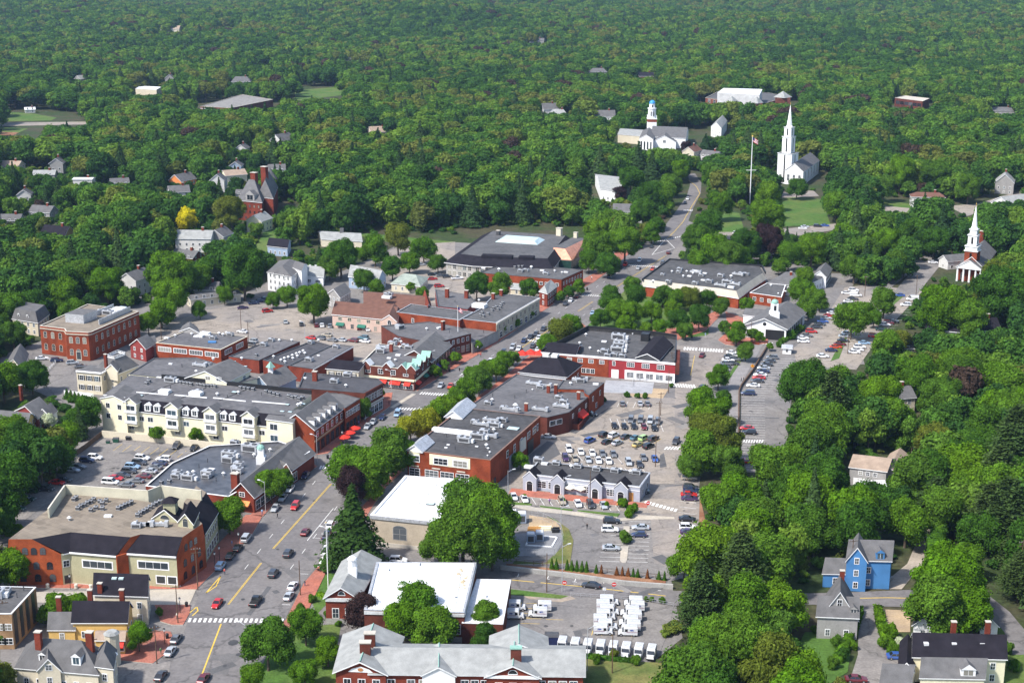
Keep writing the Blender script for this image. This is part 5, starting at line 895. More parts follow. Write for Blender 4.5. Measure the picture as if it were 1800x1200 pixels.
m = M(); p = onface(b, 0, .5, 6.1, .1); m.face([(p.x+.7*math.cos(k*.524)*d.x, p.y+.7*math.cos(k*.524)*d.y, 6.1+.7*math.sin(k*.524)) for k in range(12)], BLK); m.build('round_window', b.root)
wg = wing(b, [(1307, 553), (1345, 558), (1352, 545), (1315, 543)], 4.0, 5.6, 0, WH, SHG)
b = gab('ticket_booth', 'tiny white booth at the car park entrance', 'booth', [(1376, 611), (1391, 612), (1392, 607), (1377, 606)], 2.4, 3.2, 0, WH, MTL, over=.5); autowin(b, 1, .8)
# ================================================================ lower right houses
b = gab('bright_blue_house', 'bright blue two and a half storey house with grey roof at the road bend', 'house', [(1490, 983), (1566, 985), (1569, 962), (1496, 960)], 7.4, 11.0, 0, BLU, SHG, lm='the bright blue house')
autowin(b, 2, .9, 3.2, edges=[0], step=5); wg = wing(b, [(1488, 986), (1524, 988), (1524, 962), (1492, 960)], 7.6, 11.4, 1, BLU, SHG, nm='gable'); autowin(wg, 3, .9, 3.1, edges=[0], step=4); wg = wing(b, [(1447, 1007), (1490, 1008), (1492, 988), (1456, 986)], 3.6, 6.2, 0, BLU, SHG); autowin(wg, 1, 1, edges=[0], step=3); dormer(b, 0, .75, 7.5, 2, 1.8, 3, 0, BLU, SHG)
b = gab('grey_shingle_house', 'grey shingled house with sweeping gambrel gable and brick chimney near the lane', 'house', [(1437, 1082), (1508, 1085), (1506, 1058), (1442, 1056)], 5.4, 8.6, 0, GRS, SHG, lm='the grey shingled house'); chimney(b, 1478, 1048, 11.8); wg = wing(b, [(1440, 1088), (1508, 1091), (1504, 1058), (1446, 1056)], 3.6, 10.6, 1, GRS, SHG, nm='gable'); autowin(wg, 1, .8, edges=[0], step=2.2); autowin(wg, 1, 3.8, edges=[0], step=2.8); win(wg, 0, 7.0, 1, 1.0, 1.6); autowin(b, 1, .8, edges=[0, 1]); dormer(b, 0, .9, 5.6, 1.6, 1.4, 2.4, .8, GRS, SHG)
b = gab('cream_duplex', 'long cream house with charcoal roof and dormered front wing, bottom right', 'house', [(1606, 1153), (1768, 1157), (1760, 1124), (1604, 1120)], 5.8, 9.2, 0, CRM, SHD, lm='the cream bottom-right house'); autowin(b, 2, .6, 2.7, edges=[0], step=3.4); wg = wing(b, [(1618, 1190), (1730, 1192), (1734, 1166), (1622, 1164)], 4.2, 7.2, 0, CRM, SHG); dormer(wg, 0, .75, 4.4, 3, 1.6, 3, .2, WH, SHG, parent=wg.roof)
wg = wing(b, [(1580, 1176), (1606, 1180), (1606, 1130), (1584, 1128)], 4.4, 6.4, 1, CRM, SHD); wg = wing(b, [(1548, 1200), (1600, 1202), (1610, 1172), (1556, 1170)], 3.4, 6.0, 0, WH, SHG)
for x, y in ((1628, 1128), (1677, 1128), (1726, 1128)): m = M(); m.box(P(x, y, 8), ux, uy, 1, .9, 6.6, 7.95, MTW); m.build('skylight', b.roof)
chimney(b, 1675, 1115, 11, z=8); chimney(b, 1735, 1115, 11, z=8)
b = gab('hidden_white_cottage', 'small white cottage under the great maple, beside the road', 'house', [(1606, 1098), (1640, 1102), (1648, 1080), (1616, 1078)], 3.4, 5.6, 1, WH, SHG, kp=False); autowin(b, 1)
b = gab('white_porch_cottage', 'small white cottage with grey roof right of the great maple', 'house', [(1724, 1096), (1754, 1100), (1752, 1082), (1724, 1080)], 3.2, 5.2, 1, WH, SHG, kp=False); autowin(b, 1)
b = gab('tan_roof_garage_house', 'grey split-level house with tan roof and white garage doors in the eastern woods', 'house', [(1494, 820), (1558, 828), (1572, 806), (1508, 799)], 5.4, 7.4, 0, GRS, SHT, lm='the tan-roofed split-level'); win(b, 0, 3.4, 3, 1, 1.1, .2, .8); m = M(); fbox(m, b, 0, 1.2, 5.6, 0, 2.3, 0, .1, WH); fbox(m, b, 0, 6.2, 9.6, 0, 2.3, 0, .1, WH); m.build('garage_door', b.root); wg = wing(b, [(1545, 830), (1580, 834), (1597, 800), (1566, 797)], 3.6, 5.6, 1, GRS, SHT)
def hs(nm, lb, x, y, w_, d_, a, wl=WH, rf=SHG, e=5.2, r_=8.6, hip=0, lm=None, vis=.44, cat='house', ch=1, wins=2, kp=True, shut=None):
    """house on the ground pixel (x,y), ridge turned a degrees"""
    p = P(x, y); u = Vector((math.cos(R(a)), math.sin(R(a)))); v = Vector((-u.y, u.x)); c = Vector((p.x, p.y))
    q = [c-u*w_/2-v*d_/2, c+u*w_/2-v*d_/2, c+u*w_/2+v*d_/2, c-u*w_/2+v*d_/2]
    wl = WHH if wl is WH else wl
    b = gab(nm, lb, cat, None, e, r_, 0, wl, rf, hip=hip, lm=lm, vis=vis, poly=q, kp=kp)
    autowin(b, wins, .7, 2.7, w_=1.0, h=1.4, step=3.2, shut=shut)
    b.root.location.z = hills(c.x, c.y)
    if ch: chimney(b, at=(c.x+u.x*w_*.22, c.y+u.y*w_*.22), z1=r_+1.4, s=.9)
    return b
hs('white_shed', 'small pale shed just below the tan-roofed split-level', 1530, 866, 7, 5, 5, WH, MTW, 2.4, 3.8, ch=0, wins=1)
hs('grey_villa', 'grey-roofed villa nearly hidden right of the long car park', 1662, 602, 14, 10, -25, GRS, SHD, 6, 10, lm='the grey villa'); hs('dark_roof_house', 'dark-roofed house in the trees right of the grey villa', 1722, 600, 12, 9, 10, GRS, SHD, 5.5, 9.5)
hs('hidden_cottage', 'grey cottage with cream trim hidden in the woods below the long car park', 1570, 722, 11, 8, 15, CRM2, SHG, 5.5, 8.5, lm='the hidden grey cottage')
hs('brick_chimney_house', 'house showing only a brick chimney right beside the long car park', 1580, 625, 9, 8, 0, GRS, SHG, 4, 6.5, kp=False)
# ================================================================ churches
def steeple(b, q, tiers, spire, top=None, mats=WH, rot=0):
    """stack of (half width, z0, z1, openings)"""
    u = b_u(b); u3 = Vector((u.x, u.y, 0)); v3 = Vector((-u.y, u.x, 0))
    m = M()
    for hw, z0, z1, mt in tiers:
        m.box(q, u3, v3, hw*2, hw*2, z0, z1, mt); m.box(q, u3, v3, hw*2+.7, hw*2+.7, z1-.35, z1, WH)
    t = m.build('tower', b.root); m = M()
    for hw, z0, z1, mt in tiers:
        if z1-z0 > 3:
            for sg, ax, ay in ((-1, u3, v3), (1, v3, u3)):
                for k in ((-.4, .4) if hw > 2.0 else (0,)): m.box(q-v3*(hw+.02) if sg < 0 else q+u3*(hw+.02), u3, v3, .9 if sg < 0 else .05, .05 if sg < 0 else .9, z0+.8, z1-1.1, BLK)
    m.build('louvres', t); m = M(); hw, z0, z1 = spire; m.cyl(q.x, q.y, hw*1.35, hw, z0, z0+1.0, WH, 8); m.cyl(q.x, q.y, hw, .08, z0+1.0, z1, WH, 8); m.tube((q.x, q.y, z1), (q.x, q.y, z1+1.6), .09, GOLD); m.dome(q.x, q.y, .3, z1+.8, .3, GOLD, 6, 2); m.build('spire', b.root)
b = gab('white_steeple_church', 'tall white steepled church with grey nave roof by the green lawn', 'church', [(1380, 299), (1412, 302), (1440, 282), (1408, 279)], 9, 14, 1, WH, SHG, lm='the white steepled church', vis=1); win(b, 1, 2.5, 5, 1.4, 5, arch=1, fr=WH, mull=1, rows=1); win(b, 0, 2.5, 3, 1.6, 4, fr=WH)
steeple(b, P(1383, 321), [(4.9, 0, 19.5, WH), (3.1, 19.5, 30, WH), (2.4, 30, 36, WH)], (1.75, 36, 50)); q = P(1383, 321); keep([(q.x-5, q.y, 8), (q.x+5, q.y, 51)], 1)
b = gab('brick_columned_church', 'brick church with white columned porch, white steeple and brick clock tower', 'church', [(1685, 467), (1729, 472), (1750, 442), (1708, 437)], 6.6, 11.6, 1, BR3, SHG, lm='the columned brick church', vis=1); win(b, 1, 2.5, 6, 1.4, 4, arch=1); chimney(b, 1724, 436, 15, s=1.5)
n, d, L = outward(b, 0); m = M()
for t in (.04, .28, .52, .76, .96): p = b.poly[0]+d*(L*t)+n*2.6; m.cyl(p.x, p.y, .5, .42, 0, 6.4, WH, 10)
m.build('columns', b.root); q4 = [b.poly[0]+n*3.4, b.poly[1]+n*3.4, b.poly[1]-n*1, b.poly[0]-n*1]; wg = wing(b, None, 6.8, 10.4, 1, WH, SHG, poly=q4, z0=6.2, nm='pediment'); win(b, 0, .4, 3, 1.5, 3.2, fr=WH)
q = P(1702, 478); c = b.poly[0].lerp(b.poly[1], .45)-n*2.5; q = Vector((c.x, c.y, 0)); steeple(b, q, [(2.8, 0, 14.2, BR3), (2.7, 14.2, 16.4, WH), (2.0, 16.4, 21.4, WH), (1.5, 21.4, 24, WH)], (1.3, 24, 34.5)); keep([(q.x-3, q.y, 6), (q.x+3, q.y, 36)], 1)
m = M(); f0 = q+Vector((n.x, n.y, 0))*2.75; m.face([(f0.x+d.x*.95*math.cos(k*.524), f0.y+d.y*.95*math.cos(k*.524), 12.4+.95*math.sin(k*.524)) for k in range(12)], WH); f0 = f0+Vector((n.x, n.y, 0))*.05; m.face([(f0.x+d.x*.65*math.cos(k*.524), f0.y+d.y*.65*math.cos(k*.524), 12.4+.65*math.sin(k*.524)) for k in range(12)], mat('clock face', (.2, .1, .08))); m.build('clock', b.root)
hs('church_annex', 'grey-roofed annex just left of the columned brick church', 1676, 470, 12, 7, 20, WH, SHG, 4, 6.5, ch=0, wins=1)
b = gab('blue_dome_hall', 'white and grey civic hall with a white lantern tower under a blue dome', 'building', [(1145, 240), (1205, 243), (1210, 228), (1150, 226)], 8, 13, 0, WH, SHG, lm='the blue-domed hall', vis=.8); q = P(1145, 246); m = M(); ux, uy = Vector((1, 0, 0)), Vector((0, 1, 0))
m.box(q, ux, uy, 7, 7, 0, 16, WH); m.box(q, ux, uy, 7.2, 7.2, 14.4, 16.5, BR3); m.build('tower_base', b.root); m = M(); m.box(q, ux, uy, 7.6, 7.6, 16.5, 17, WH); m.cyl(q.x, q.y, 3.2, 3.0, 17, 24.5, WH, 8); m.cyl(q.x, q.y, 3.6, 3.6, 24.5, 25, WH, 8); m.cyl(q.x, q.y, 2.3, 2.2, 25, 28.5, WH, 8)
for sx, sy in ((-1, -1), (1, -1), (1, 1), (-1, 1)): m.box(q+ux*sx*3.3+uy*sy*3.3, ux, uy, .5, .5, 17, 19.5, WH)
for k in (-1, 1): m.box(q+ux*k*1.0-uy*3.1, ux, uy, .8, .1, 19, 22.5, BLK)
m.box(q-uy*2.3, ux, uy, .9, .1, 25.6, 27.6, BLK); m.build('lantern', b.root); m = M(); m.dome(q.x, q.y, 2.4, 28.5, 2.6, DOME, 14, 5); m.build('dome', b.root); keep([(q.x-4, q.y, 9), (q.x+4, q.y, 31)], 1)
wg = wing(b, [(1124, 243), (1148, 245), (1152, 232), (1130, 230)], 8.6, 11.6, 1, WH, SHG, nm='portico'); win(wg, 0, .5, 4, 1.4, 6, fr=WH, mull=1, rows=1); wg = wing(b, [(1086, 236), (1135, 240), (1140, 229), (1094, 226)], 6.5, 8.6, 0, CRM2, SHL, nm='west_range'); wg = wing(b, [(1148, 248), (1188, 250), (1190, 240), (1152, 238)], 6, 10.5, 1, WH, SHG, nm='gable'); win(wg, 0, 5, 1, 2.2, 2)
b = gab('pale_gable_annex', 'pale grey gabled block right of the blue-domed hall', 'building', [(1250, 222), (1268, 226), (1278, 212), (1262, 210)], 8, 12, 1, WH, SHL); autowin(b, 2)
hs('brick_hill_house', 'brick house with tall chimney below the blue-domed hall, at the street bend', 1216, 282, 14, 9, 60, CRM2, SHB, 7, 10.5, lm='the brick hill house'); hs('street_end_cottage', 'grey cottage right of the street bend', 1250, 283, 14, 8, -40, WH, SHG, 4.5, 7.5)
# ================================================================ red mansion and far school
b = gab('red_brick_mansion', 'red brick victorian mansion with steep slate pyramid roofs and tall chimneys', 'house', [(418, 352), (460, 356), (468, 338), (428, 334)], 11, 20.5, 0, BR, SHG, hip=6.2, lm='the red brick mansion', over=.5, vis=.9); autowin(b, 3, 1, 3.3, edges=[0, 1], fr=BR2)
wg = wing(b, [(452, 346), (480, 349), (488, 328), (462, 325)], 11.5, 21, 1, BR, SHG, hip=5, nm='rear_tower'); dormer(b, 0, .5, 11.5, 6, 3, 4, .4, GRS, SHG); chimney(b, at=(b.c.x+1, b.c.y+3), z1=24, s=2.6, z=14); chimney(b, at=(b.c.x+6, b.c.y+9), z1=26.5, s=2.6, z=14)
m = M(); q = P(476, 352); m.cyl(q.x, q.y, 4.2, 4.2, 0, 13, BR, 12); m.cyl(q.x, q.y, 4.8, .1, 13, 20, SHG, 12); m.build('corner_turret', b.root)
b = flat('brick_gymnasium', 'big flat-roofed brick gymnasium far up left, beyond the pines', 'building', [(352, 187), (405, 190), (480, 175), (425, 166)], 8, BR2, mat('dull gymnasium roof', (.25, .235, .215), .9), .4, CRM2, lm='the far brick gymnasium', vis=.62); strip(b, 0, 6, 6.4, .1, WH, 'trim')
BRM = brick('weathered brick', (.21, .07, .045))
b = flat('brick_high_school', 'distant red brick school with white gymnasium roof and pointed corner towers', 'building', [(1240, 172), (1300, 180), (1345, 181), (1388, 170), (1350, 163), (1262, 161)], 10, BRM, RGR, .5, LST, lm='the distant brick school', vis=.5)
m = M(); m.prism([(p.x, p.y) for p in ccw(pts([(1261, 163), (1335, 167), (1340, 157), (1272, 155)], 20))], 10, 20, mat('pale block wall', (.5, .5, .5), .8), RWH); m.build('gymnasium', b.root); b.deck = 12.5
for x, y, hw in ((1286, 181, 6), (1376, 172, 7), (1330, 182, 5)):
    q = P(x, y, 13); m = M(); m.box(q, ux, uy, hw*1.7, hw*1.7, 0, 13.5, BRM); m.build('corner_tower', b.root); m = M(); m.cyl(q.x, q.y, hw*1.25, .2, 13.5, 19, SHL, 4); m.build('tower_roof', b.root)
win(b, 1, 5, 6, 4, 2.4, fr=WH); win(b, 2, 7, 6, 5, 2.6, fr=WH, mull=3); win(b, 2, 2, 6, 5, 2.4, fr=WH, mull=3); win(b, 0, 6, 6, 3, 3, fr=WH)
b = flat('hilltop_office', 'distant flat-roofed brown office on the wooded hill, right', 'building', [(1573, 172), (1622, 178), (1634, 173), (1590, 168)], 8, BR2, CON, .4, LST, lm='the hilltop office'); win(b, 0, 2.5, 6, 5, 3, mull=2, fr=BR2)
b = flat('far_white_roof_shed', 'distant long white-roofed shed left of the gymnasium', 'building', [(238, 156), (275, 158), (283, 153), (246, 151)], 6, CRM2, RWH, .3, MTW)
b = gab('street_chapel', 'grey-roofed hall beside the upper main street among dark trees', 'building', [(1056, 332), (1090, 336), (1098, 312), (1046, 306)], 7, 11, 0, WH, SHL, lm='the upper street hall'); autowin(b, 1)
hs('white_street_house', 'white gabled house with porch on the left of the upper street', 1105, 388, 17, 10, -8, WH, SHG, 6.2, 9.6, lm='the white porch house', shut=BLK); hs('wide_white_house', 'long white house with black shutters and two chimneys beyond the church lawn', 1629, 362, 19, 9, -8, WH, SHB, 6, 8.2, 3, lm='the long white shuttered house', shut=BLK)
hs('grey_gambrel_house', 'grey gabled house with porch at the far right edge', 1765, 338, 15, 11, 70, GRS, SHL, 7, 12.5, lm='the grey gabled house at the edge'); hs('pale_roofed_hall', 'pale green-roofed hall at the right picture edge', 1785, 366, 26, 14, 30, WH, SHL, 4, 8, ch=0)
# ================================================================ left houses on the hillside
for a in (('tan_barn_house', 'tan gabled house with dark roof and red chimney, left hillside', 103, 428, 15, 10, -20, mat('tan siding', (.55, .38, .18)), SHD, 5, 9.5, 0, 'the tan barn house'),
          ('white_double_house', 'white double house with light roof and dormers above the parked street', 345, 440, 18, 10, -4, WH, SHL, 7, 10.5, 0, 'the white double house'),
          ('grey_gambrel_cottage', 'grey gambrel house right of the white double house', 388, 436, 11, 9, 75, GRS, SHG, 7, 10.5, 0, None),
          ('white_balcony_house', 'white house with balcony and porch left of the large green trees', 240, 515, 13, 9, 70, WH, SHG, 7.2, 10.5, 0, 'the white balcony house'),
          ('yellow_cottage', 'pale yellow gabled house under the red brick mansion', 457, 405, 12, 9, 70, CRM, SHL, 6, 9.5, 0, 'the pale yellow cottage'),
          ('yellow_turret_house', 'yellow house with bay, left of the red brick mansion', 412, 328, 14, 10, 30, CRM, SHT, 8, 11, 0, 'the yellow bay house'),
          ('orange_gable_house', 'orange gabled house farther left of the mansion', 322, 332, 14, 10, 60, AWO, SHG, 6, 10, 0, 'the orange gabled house'),
          ('white_turret_house', 'white house with pointed turret beside the yellow bay house', 385, 338, 10, 9, 90, WH, SHG, 8, 12, 0, None),
          ('white_rear_house', 'white house just in front of the orange gabled one', 315, 350, 12, 9, 20, WH, SHG, 5, 8.5, 0, None),
          ('blue_grey_cottage', 'blue-grey cottage behind the red brick mansion', 416, 306, 9, 8, 90, PBL, SHG, 6, 9, 0, None),
          ('white_gable_cottage', 'small white gable in the trees above the mansion chimney', 427, 272, 9, 8, 80, WH, SHG, 5, 8, 0, None),
          ('tall_grey_house', 'tall grey house with several gables above and right of the mansion', 497, 265, 16, 11, 60, WH, SHG, 8, 13, 0, 'the tall grey house'),
          ('right_mansion_cottage', 'white cottage immediately right of the mansion roofs', 487, 308, 11, 8, 10, WH, SHG, 4.5, 7.5, 0, None),
          ('brick_bungalow', 'grey-roofed brick bungalow below the white double house', 330, 462, 13, 9, -25, BR, SHG, 3.6, 6.6, 0, None),
          ('grey_white_cottage', 'white cottage with small dark windows far left', 45, 358, 9, 8, 100, WH, SHG, 6, 9, 0, 'the white hillside cottage'),
          ('grey_dormer_house', 'grey house with end gable on the left hillside', 78, 388, 13, 9, -15, GRS, SHG, 5.5, 8.8, 0, None),
          ('stone_gable_house', 'grey stone-coloured gable between dark pines, upper left', 103, 305, 12, 9, 95, GRS, SHG, 7.5, 11, 0, None),
          ('pale_roof_cottage', 'pale roof left of the grey stone-coloured gable', 80, 316, 14, 9, 5, GRS, SHL, 4, 6.5, 0, None),
          ('white_block_house', 'bright white end wall in the upper left trees', 149, 333, 12, 8, 0, WH, MTW, 7, 7.6, 0, None),
          ('tan_hill_house', 'tan-roofed house at the far left below the playing field', 22, 303, 14, 10, -10, CRM2, SHT, 5, 8, 0, None),
          ('lilac_roof_house', 'small lilac-grey roof right of the bright white end wall', 211, 332, 11, 8, 20, GRS, SHG, 4.5, 7, 0, None),
          ('brick_roof_cottage', 'tan-roofed cottage on the right of the mid forest', 666, 244, 15, 10, 20, CRM2, SHT, 6, 10, 0, 'the lone tan-roofed cottage'),
          ('forest_manor', 'long grey manor in the distant forest, centre left', 622, 118, 30, 14, 15, GRS, SHG, 9, 15, 0, 'the distant grey manor'),
          ('forest_house', 'grey house with white chimney standing above the gymnasium', 425, 158, 20, 13, 5, GRS, SHG, 9, 14, 4, 'the grey house above the gymnasium'),
          ('tan_forest_house', 'pinkish roof in the far forest, upper left', 302, 73, 30, 14, -5, CRM2, SHT, 9, 14, 0, None),
          ('white_forest_house', 'white speck of a house in the far forest, upper centre left', 400, 66, 18, 10, 10, WH, SHG, 9, 12, 0, None),
          ('white_slope_house', 'small white house left of the distant grey manor', 462, 121, 12, 8, 0, WH, SHL, 6, 8, 0, None),
          ('grey_slope_house', 'grey house left of the far brick gymnasium', 300, 150, 12, 9, 90, GRS, SHG, 8, 12, 0, None),
          ('blue_slope_house', 'bluish house amid the trees above the pale field pavilion', 144, 150, 12, 9, 60, GRS, SHL, 7, 11, 0, None),
          ('turret_forest_house', 'house with pointed white turret in the middle forest', 965, 207, 14, 9, 20, WH, SHG, 8, 13, 0, 'the turreted forest house'),
          ('pale_forest_house', 'pale roofed house just right of the turreted forest house', 981, 210, 15, 10, 0, WH, SHL, 5, 9, 3, None),
          ('hidden_forest_house', 'grey house with white chimney in the far centre forest', 1051, 140, 18, 12, 10, GRS, SHG, 9, 13, 3, None),
          ('dark_forest_house', 'dark house in the far forest right of centre', 1135, 148, 16, 11, 0, BR2, SHD, 9, 13, 0, None),
          ('far_forest_roof', 'tiny grey roof high in the forest, centre', 943, 86, 22, 10, 0, GRS, SHG, 8, 11, 0, None),
          ('white_hall_neighbour', 'grey roofed house left of the blue-domed hall', 1062, 216, 18, 10, 0, WH, SHG, 6, 11, 0, None),
          ('far_right_roof', 'grey roof beyond the church at the far right', 1762, 207, 20, 11, 0, GRS, SHG, 7, 9.5, 0, None),
          ('white_corner_roof', 'small white structure at the very top left', 5, 10, 60, 20, 0, WH, MTW, 20, 26, 0, None),
          ('field_pavilion', 'open pale-roofed pavilion on the playing field', 53, 198, 9, 7, 20, WH, MTW, 3, 5, 0, None),
          ('grey_ridge_house', 'grey roof peeping left of the tan barn house', 22, 398, 11, 8, 0, GRS, SHG, 4, 7, 0, None),
          ('small_porch_house', 'white house with porch below the tall grey house', 428, 350, 8, 7, 0, WH, SHG, 4, 6, 0, None),
          ('tan_wall_garage', 'low tan-walled garage left of the tall dark tree', 375, 532, 22, 8, 28, CRM2, SHG, 3.6, 4.6, 0, 'the tan garage'),
          ('grey_flat_garage', 'grey gabled garage beside the tan-walled one', 366, 520, 10, 8, 0, GRS, SHG, 3.6, 6.5, 0, None)):
    nm, lb, x, y, w_, d_, an, wl, rf, e, r_, hip, lm_ = a
    hs(nm, lb, x, y, w_, d_, an, wl, rf, e, r_, hip, lm_)
# ================================================================ vehicles
PC = {'w': ('white', (.75, .75, .76)), 's': ('silver', (.42, .44, .46)), 'g': ('grey', (.16, .165, .175)), 'k': ('black', (.015, .015, .018)), 'd': ('dark grey', (.05, .052, .06)), 'n': ('navy', (.02, .03, .085)), 'b': ('blue', (.04, .10, .35)), 'l': ('light blue', (.28, .42, .58)),
      'r': ('red', (.52, .02, .018)), 'm': ('maroon', (.14, .015, .02)), 't': ('tan', (.38, .33, .25)), 'e': ('lime green', (.42, .62, .22)), 'y': ('gold', (.50, .40, .14)), 'c': ('teal', (.07, .17, .22)), 'p': ('purple', (.06, .03, .09)), 'o': ('orange red', (.55, .06, .015)), 'h': ('dark green', (.02, .05, .04))}
def paint(k):
    n = PC[k][0]+' car paint'
    if n in MC: return MC[n]
    m, t, b = _nodes(n); b.inputs['Base Color'].default_value = (*PC[k][1], 1); b.inputs['Roughness'].default_value = .28; b.inputs['Metallic'].default_value = .15 if k not in 'w' else 0
    b.inputs['Coat Weight'].default_value = .6; b.inputs['Coat Roughness'].default_value = .05; MC[n] = m; return m
CGL = mat('car glass', (.012, .014, .017), .06, .1, spec=.9); TYR = mat('tyre rubber', (.018, .018, .018), .9, .1); RIM = mat('wheel rim', (.40, .40, .42), .35, .1, metal=.6); LHT = mat('headlamp glass', (.7, .72, .7), .15, .05); TLT = mat('tail lamp', (.35, .01, .01), .3, .1)
# (station x, half width, z bottom, z top) front = +x ; cabin: bottom x0,x1 top x0,x1, z0,z1
KIND = {
 'sedan': dict(L=[(-2.35, .74, .42, .80), (-2.2, .86, .30, .96), (-1.2, .89, .24, 1.0), (.6, .89, .24, .98), (1.5, .88, .26, .90), (2.2, .80, .30, .74), (2.38, .66, .40, .62)], c=(-1.75, 1.05, -1.05, .25, .93, 1.44), w=(-1.4, 1.42, .33)),
 'suv': dict(L=[(-2.3, .82, .45, 1.0), (-2.22, .91, .34, 1.10), (-1, .93, .30, 1.12), (.8, .93, .30, 1.10), (1.6, .91, .32, 1.04), (2.2, .84, .36, .86), (2.34, .74, .46, .72)], c=(-2.15, 1.1, -1.85, .35, 1.06, 1.72), w=(-1.38, 1.42, .37)),
 'hatchback': dict(L=[(-2.02, .76, .42, .85), (-1.92, .86, .30, 1.0), (-1, .87, .25, 1.02), (.6, .87, .25, 1.0), (1.3, .86, .27, .92), (1.92, .78, .32, .76), (2.06, .66, .42, .62)], c=(-1.88, 1.0, -1.45, .2, .96, 1.5), w=(-1.25, 1.28, .32)),
 'minivan': dict(L=[(-2.5, .84, .42, 1.0), (-2.42, .95, .30, 1.08), (-1, .97, .26, 1.1), (1, .97, .26, 1.06), (1.7, .95, .28, .98), (2.35, .86, .34, .80), (2.5, .74, .44, .66)], c=(-2.38, 1.55, -2.1, .7, 1.04, 1.76), w=(-1.5, 1.55, .34)),
 'pickup': dict(L=[(-2.85, .93, .50, 1.0), (-2.78, .97, .40, 1.08), (-.7, .98, .34, 1.08), (1.1, .98, .34, 1.1), (2.0, .97, .36, 1.06), (2.65, .90, .42, .92), (2.8, .80, .5, .78)], c=(-.75, 1.25, -.55, .6, 1.06, 1.82), w=(-1.8, 1.85, .4), bed=1),
 'van': dict(L=[(-2.6, .92, .42, 1.2), (-2.55, .97, .32, 1.3), (-1, .98, .3, 1.3), (1, .98, .3, 1.28), (1.9, .96, .32, 1.15), (2.5, .88, .36, .95), (2.65, .78, .46, .8)], c=(-2.5, 1.85, -2.4, 1.0, 1.24, 2.15), w=(-1.7, 1.7, .36), blind=1)}
def carmeshes(kind, col):
    k = KIND[kind]; pm = paint(col); m = M(); rings = []
    for x, w_, z0, z1 in k['L']:
        n = len(m.v); t = w_-.14; zm = z0+(z1-z0)*.55
        m.v += [(x, -w_*.94, z0), (x, -w_, zm), (x, -t, z1), (x, t, z1), (x, w_, zm), (x, w_*.94, z0)]; rings.append(n)
    a = m.mi(pm)
    for p, q in zip(rings, rings[1:]):
        for i in range(6): j = (i+1) % 6; m.f.append((p+i, q+i, q+j, p+j)); m.m.append(a)
    m.f.append(tuple(rings[0]+i for i in range(6))); m.m.append(a); m.f.append(tuple(rings[-1]+5-i for i in range(6))); m.m.append(a)
    b0, b1, t0, t1, z0, z1 = k['c']; wb = k['L'][2][1]-.05; wt = wb-.22
    m.prism([(t0-.02, -wt-.02), (t1+.02, -wt-.02), (t1+.02, wt+.02), (t0-.02, wt+.02)], z1-.07, z1, pm)              # roof panel
    for s in (-1, 1):                                                                          # pillars
        for u in (.0, .52, 1.0):
            xb, xt = b0+(b1-b0)*(u*.96+.02), t0+(t1-t0)*(u*.94+.03); m.tube((xb, s*(wb+.005), z0), (xt, s*(wt+.005), z1-.03), .045, pm, 4)
    if k.get('bed'): m.prism([(-2.7, -.8), (-.85, -.8), (-.85, .8), (-2.7, .8)], 1.0, 1.095, TYR)
    if k.get('blind'): m.prism([(b0+.02, -wb+.03), (.7, -wb+.03), (.7, wb-.03), (b0+.02, wb-.03)], z0, z1-.02, pm)
    body = m; g = M(); lo = [(b0, -wb), (b1, -wb), (b1, wb), (b0, wb)]; hi = [(t0, -wt), (t1, -wt), (t1, wt), (t0, wt)]; g.frust(lo, hi, z0, z1-.06, CGL)
    return body, g, k['w'], k['L']
def wheel(r):
    m = M(); n = 12
    for s, (a, b) in enumerate(((-.11, .11),)):
        k0 = len(m.v); m.v += [(r*math.cos(i*6.283/n), a, r*math.sin(i*6.283/n)) for i in range(n)]+[(r*math.cos(i*6.283/n), b, r*math.sin(i*6.283/n)) for i in range(n)]; mi = m.mi(TYR)
        for i in range(n): j = (i+1) % n; m.f.append((k0+i, k0+j, k0+n+j, k0+n+i)); m.m.append(mi)
        m.f.append(tuple(range(k0, k0+n))); m.m.append(mi); m.f.append(tuple(range(k0+2*n-1, k0+n-1, -1))); m.m.append(mi)
        for y in (-.118, .118): m.face([(r*.6*math.cos(i*6.283/8), y, r*.6*math.sin(i*6.283/8)) for i in range(8)], RIM)
    return m
def mm2(m, name):
    me = bpy.data.meshes.new(name); me.from_pydata(m.v, [], m.f)
    for x in m.mats: me.materials.append(x)
    me.polygons.foreach_set('material_index', m.m); me.update(); return me
CMESH = {}
def getcar(kind, col):
    if (kind, col) in CMESH: return CMESH[kind, col]
    bo, g, w_, L = carmeshes(kind, col); lights = []
    for s in (-1, 1):
        h = M(); x, ww, za, zb = L[-1]; h.prism([(x-.16, s*(ww-.02)-.16*0-.18*(s > 0)), (x+.03, s*(ww-.02)-.18*(s > 0)), (x+.03, s*(ww-.02)+.18*(s < 0)), (x-.16, s*(ww-.02)+.18*(s < 0))], zb-.16, zb+.02, LHT); lights.append(('headlight', mm2(h, 'headlight')))
        h = M(); x, ww, za, zb = L[0]; h.prism([(x-.03, s*ww-.2*(s > 0)), (x+.12, s*ww-.2*(s > 0)), (x+.12, s*ww+.2*(s < 0)), (x-.03, s*ww+.2*(s < 0))], zb-.22, zb, TLT); lights.append(('tail_light', mm2(h, 'tail_light')))
    CMESH[kind, col] = (mm2(bo, 'body'), mm2(g, 'windows'), w_, lights); return CMESH[kind, col]
WM = {}
def put(o, me, name, par, loc=(0, 0, 0)):
    c = bpy.data.objects.new(name, me); COL.objects.link(c); c.parent = par; c.location = loc; return c
NCAR = 0
KW2 = {'sedan': 'sedan', 'suv': 'SUV', 'hatchback': 'hatchback', 'minivan': 'minivan', 'pickup': 'pickup truck', 'van': 'van'}
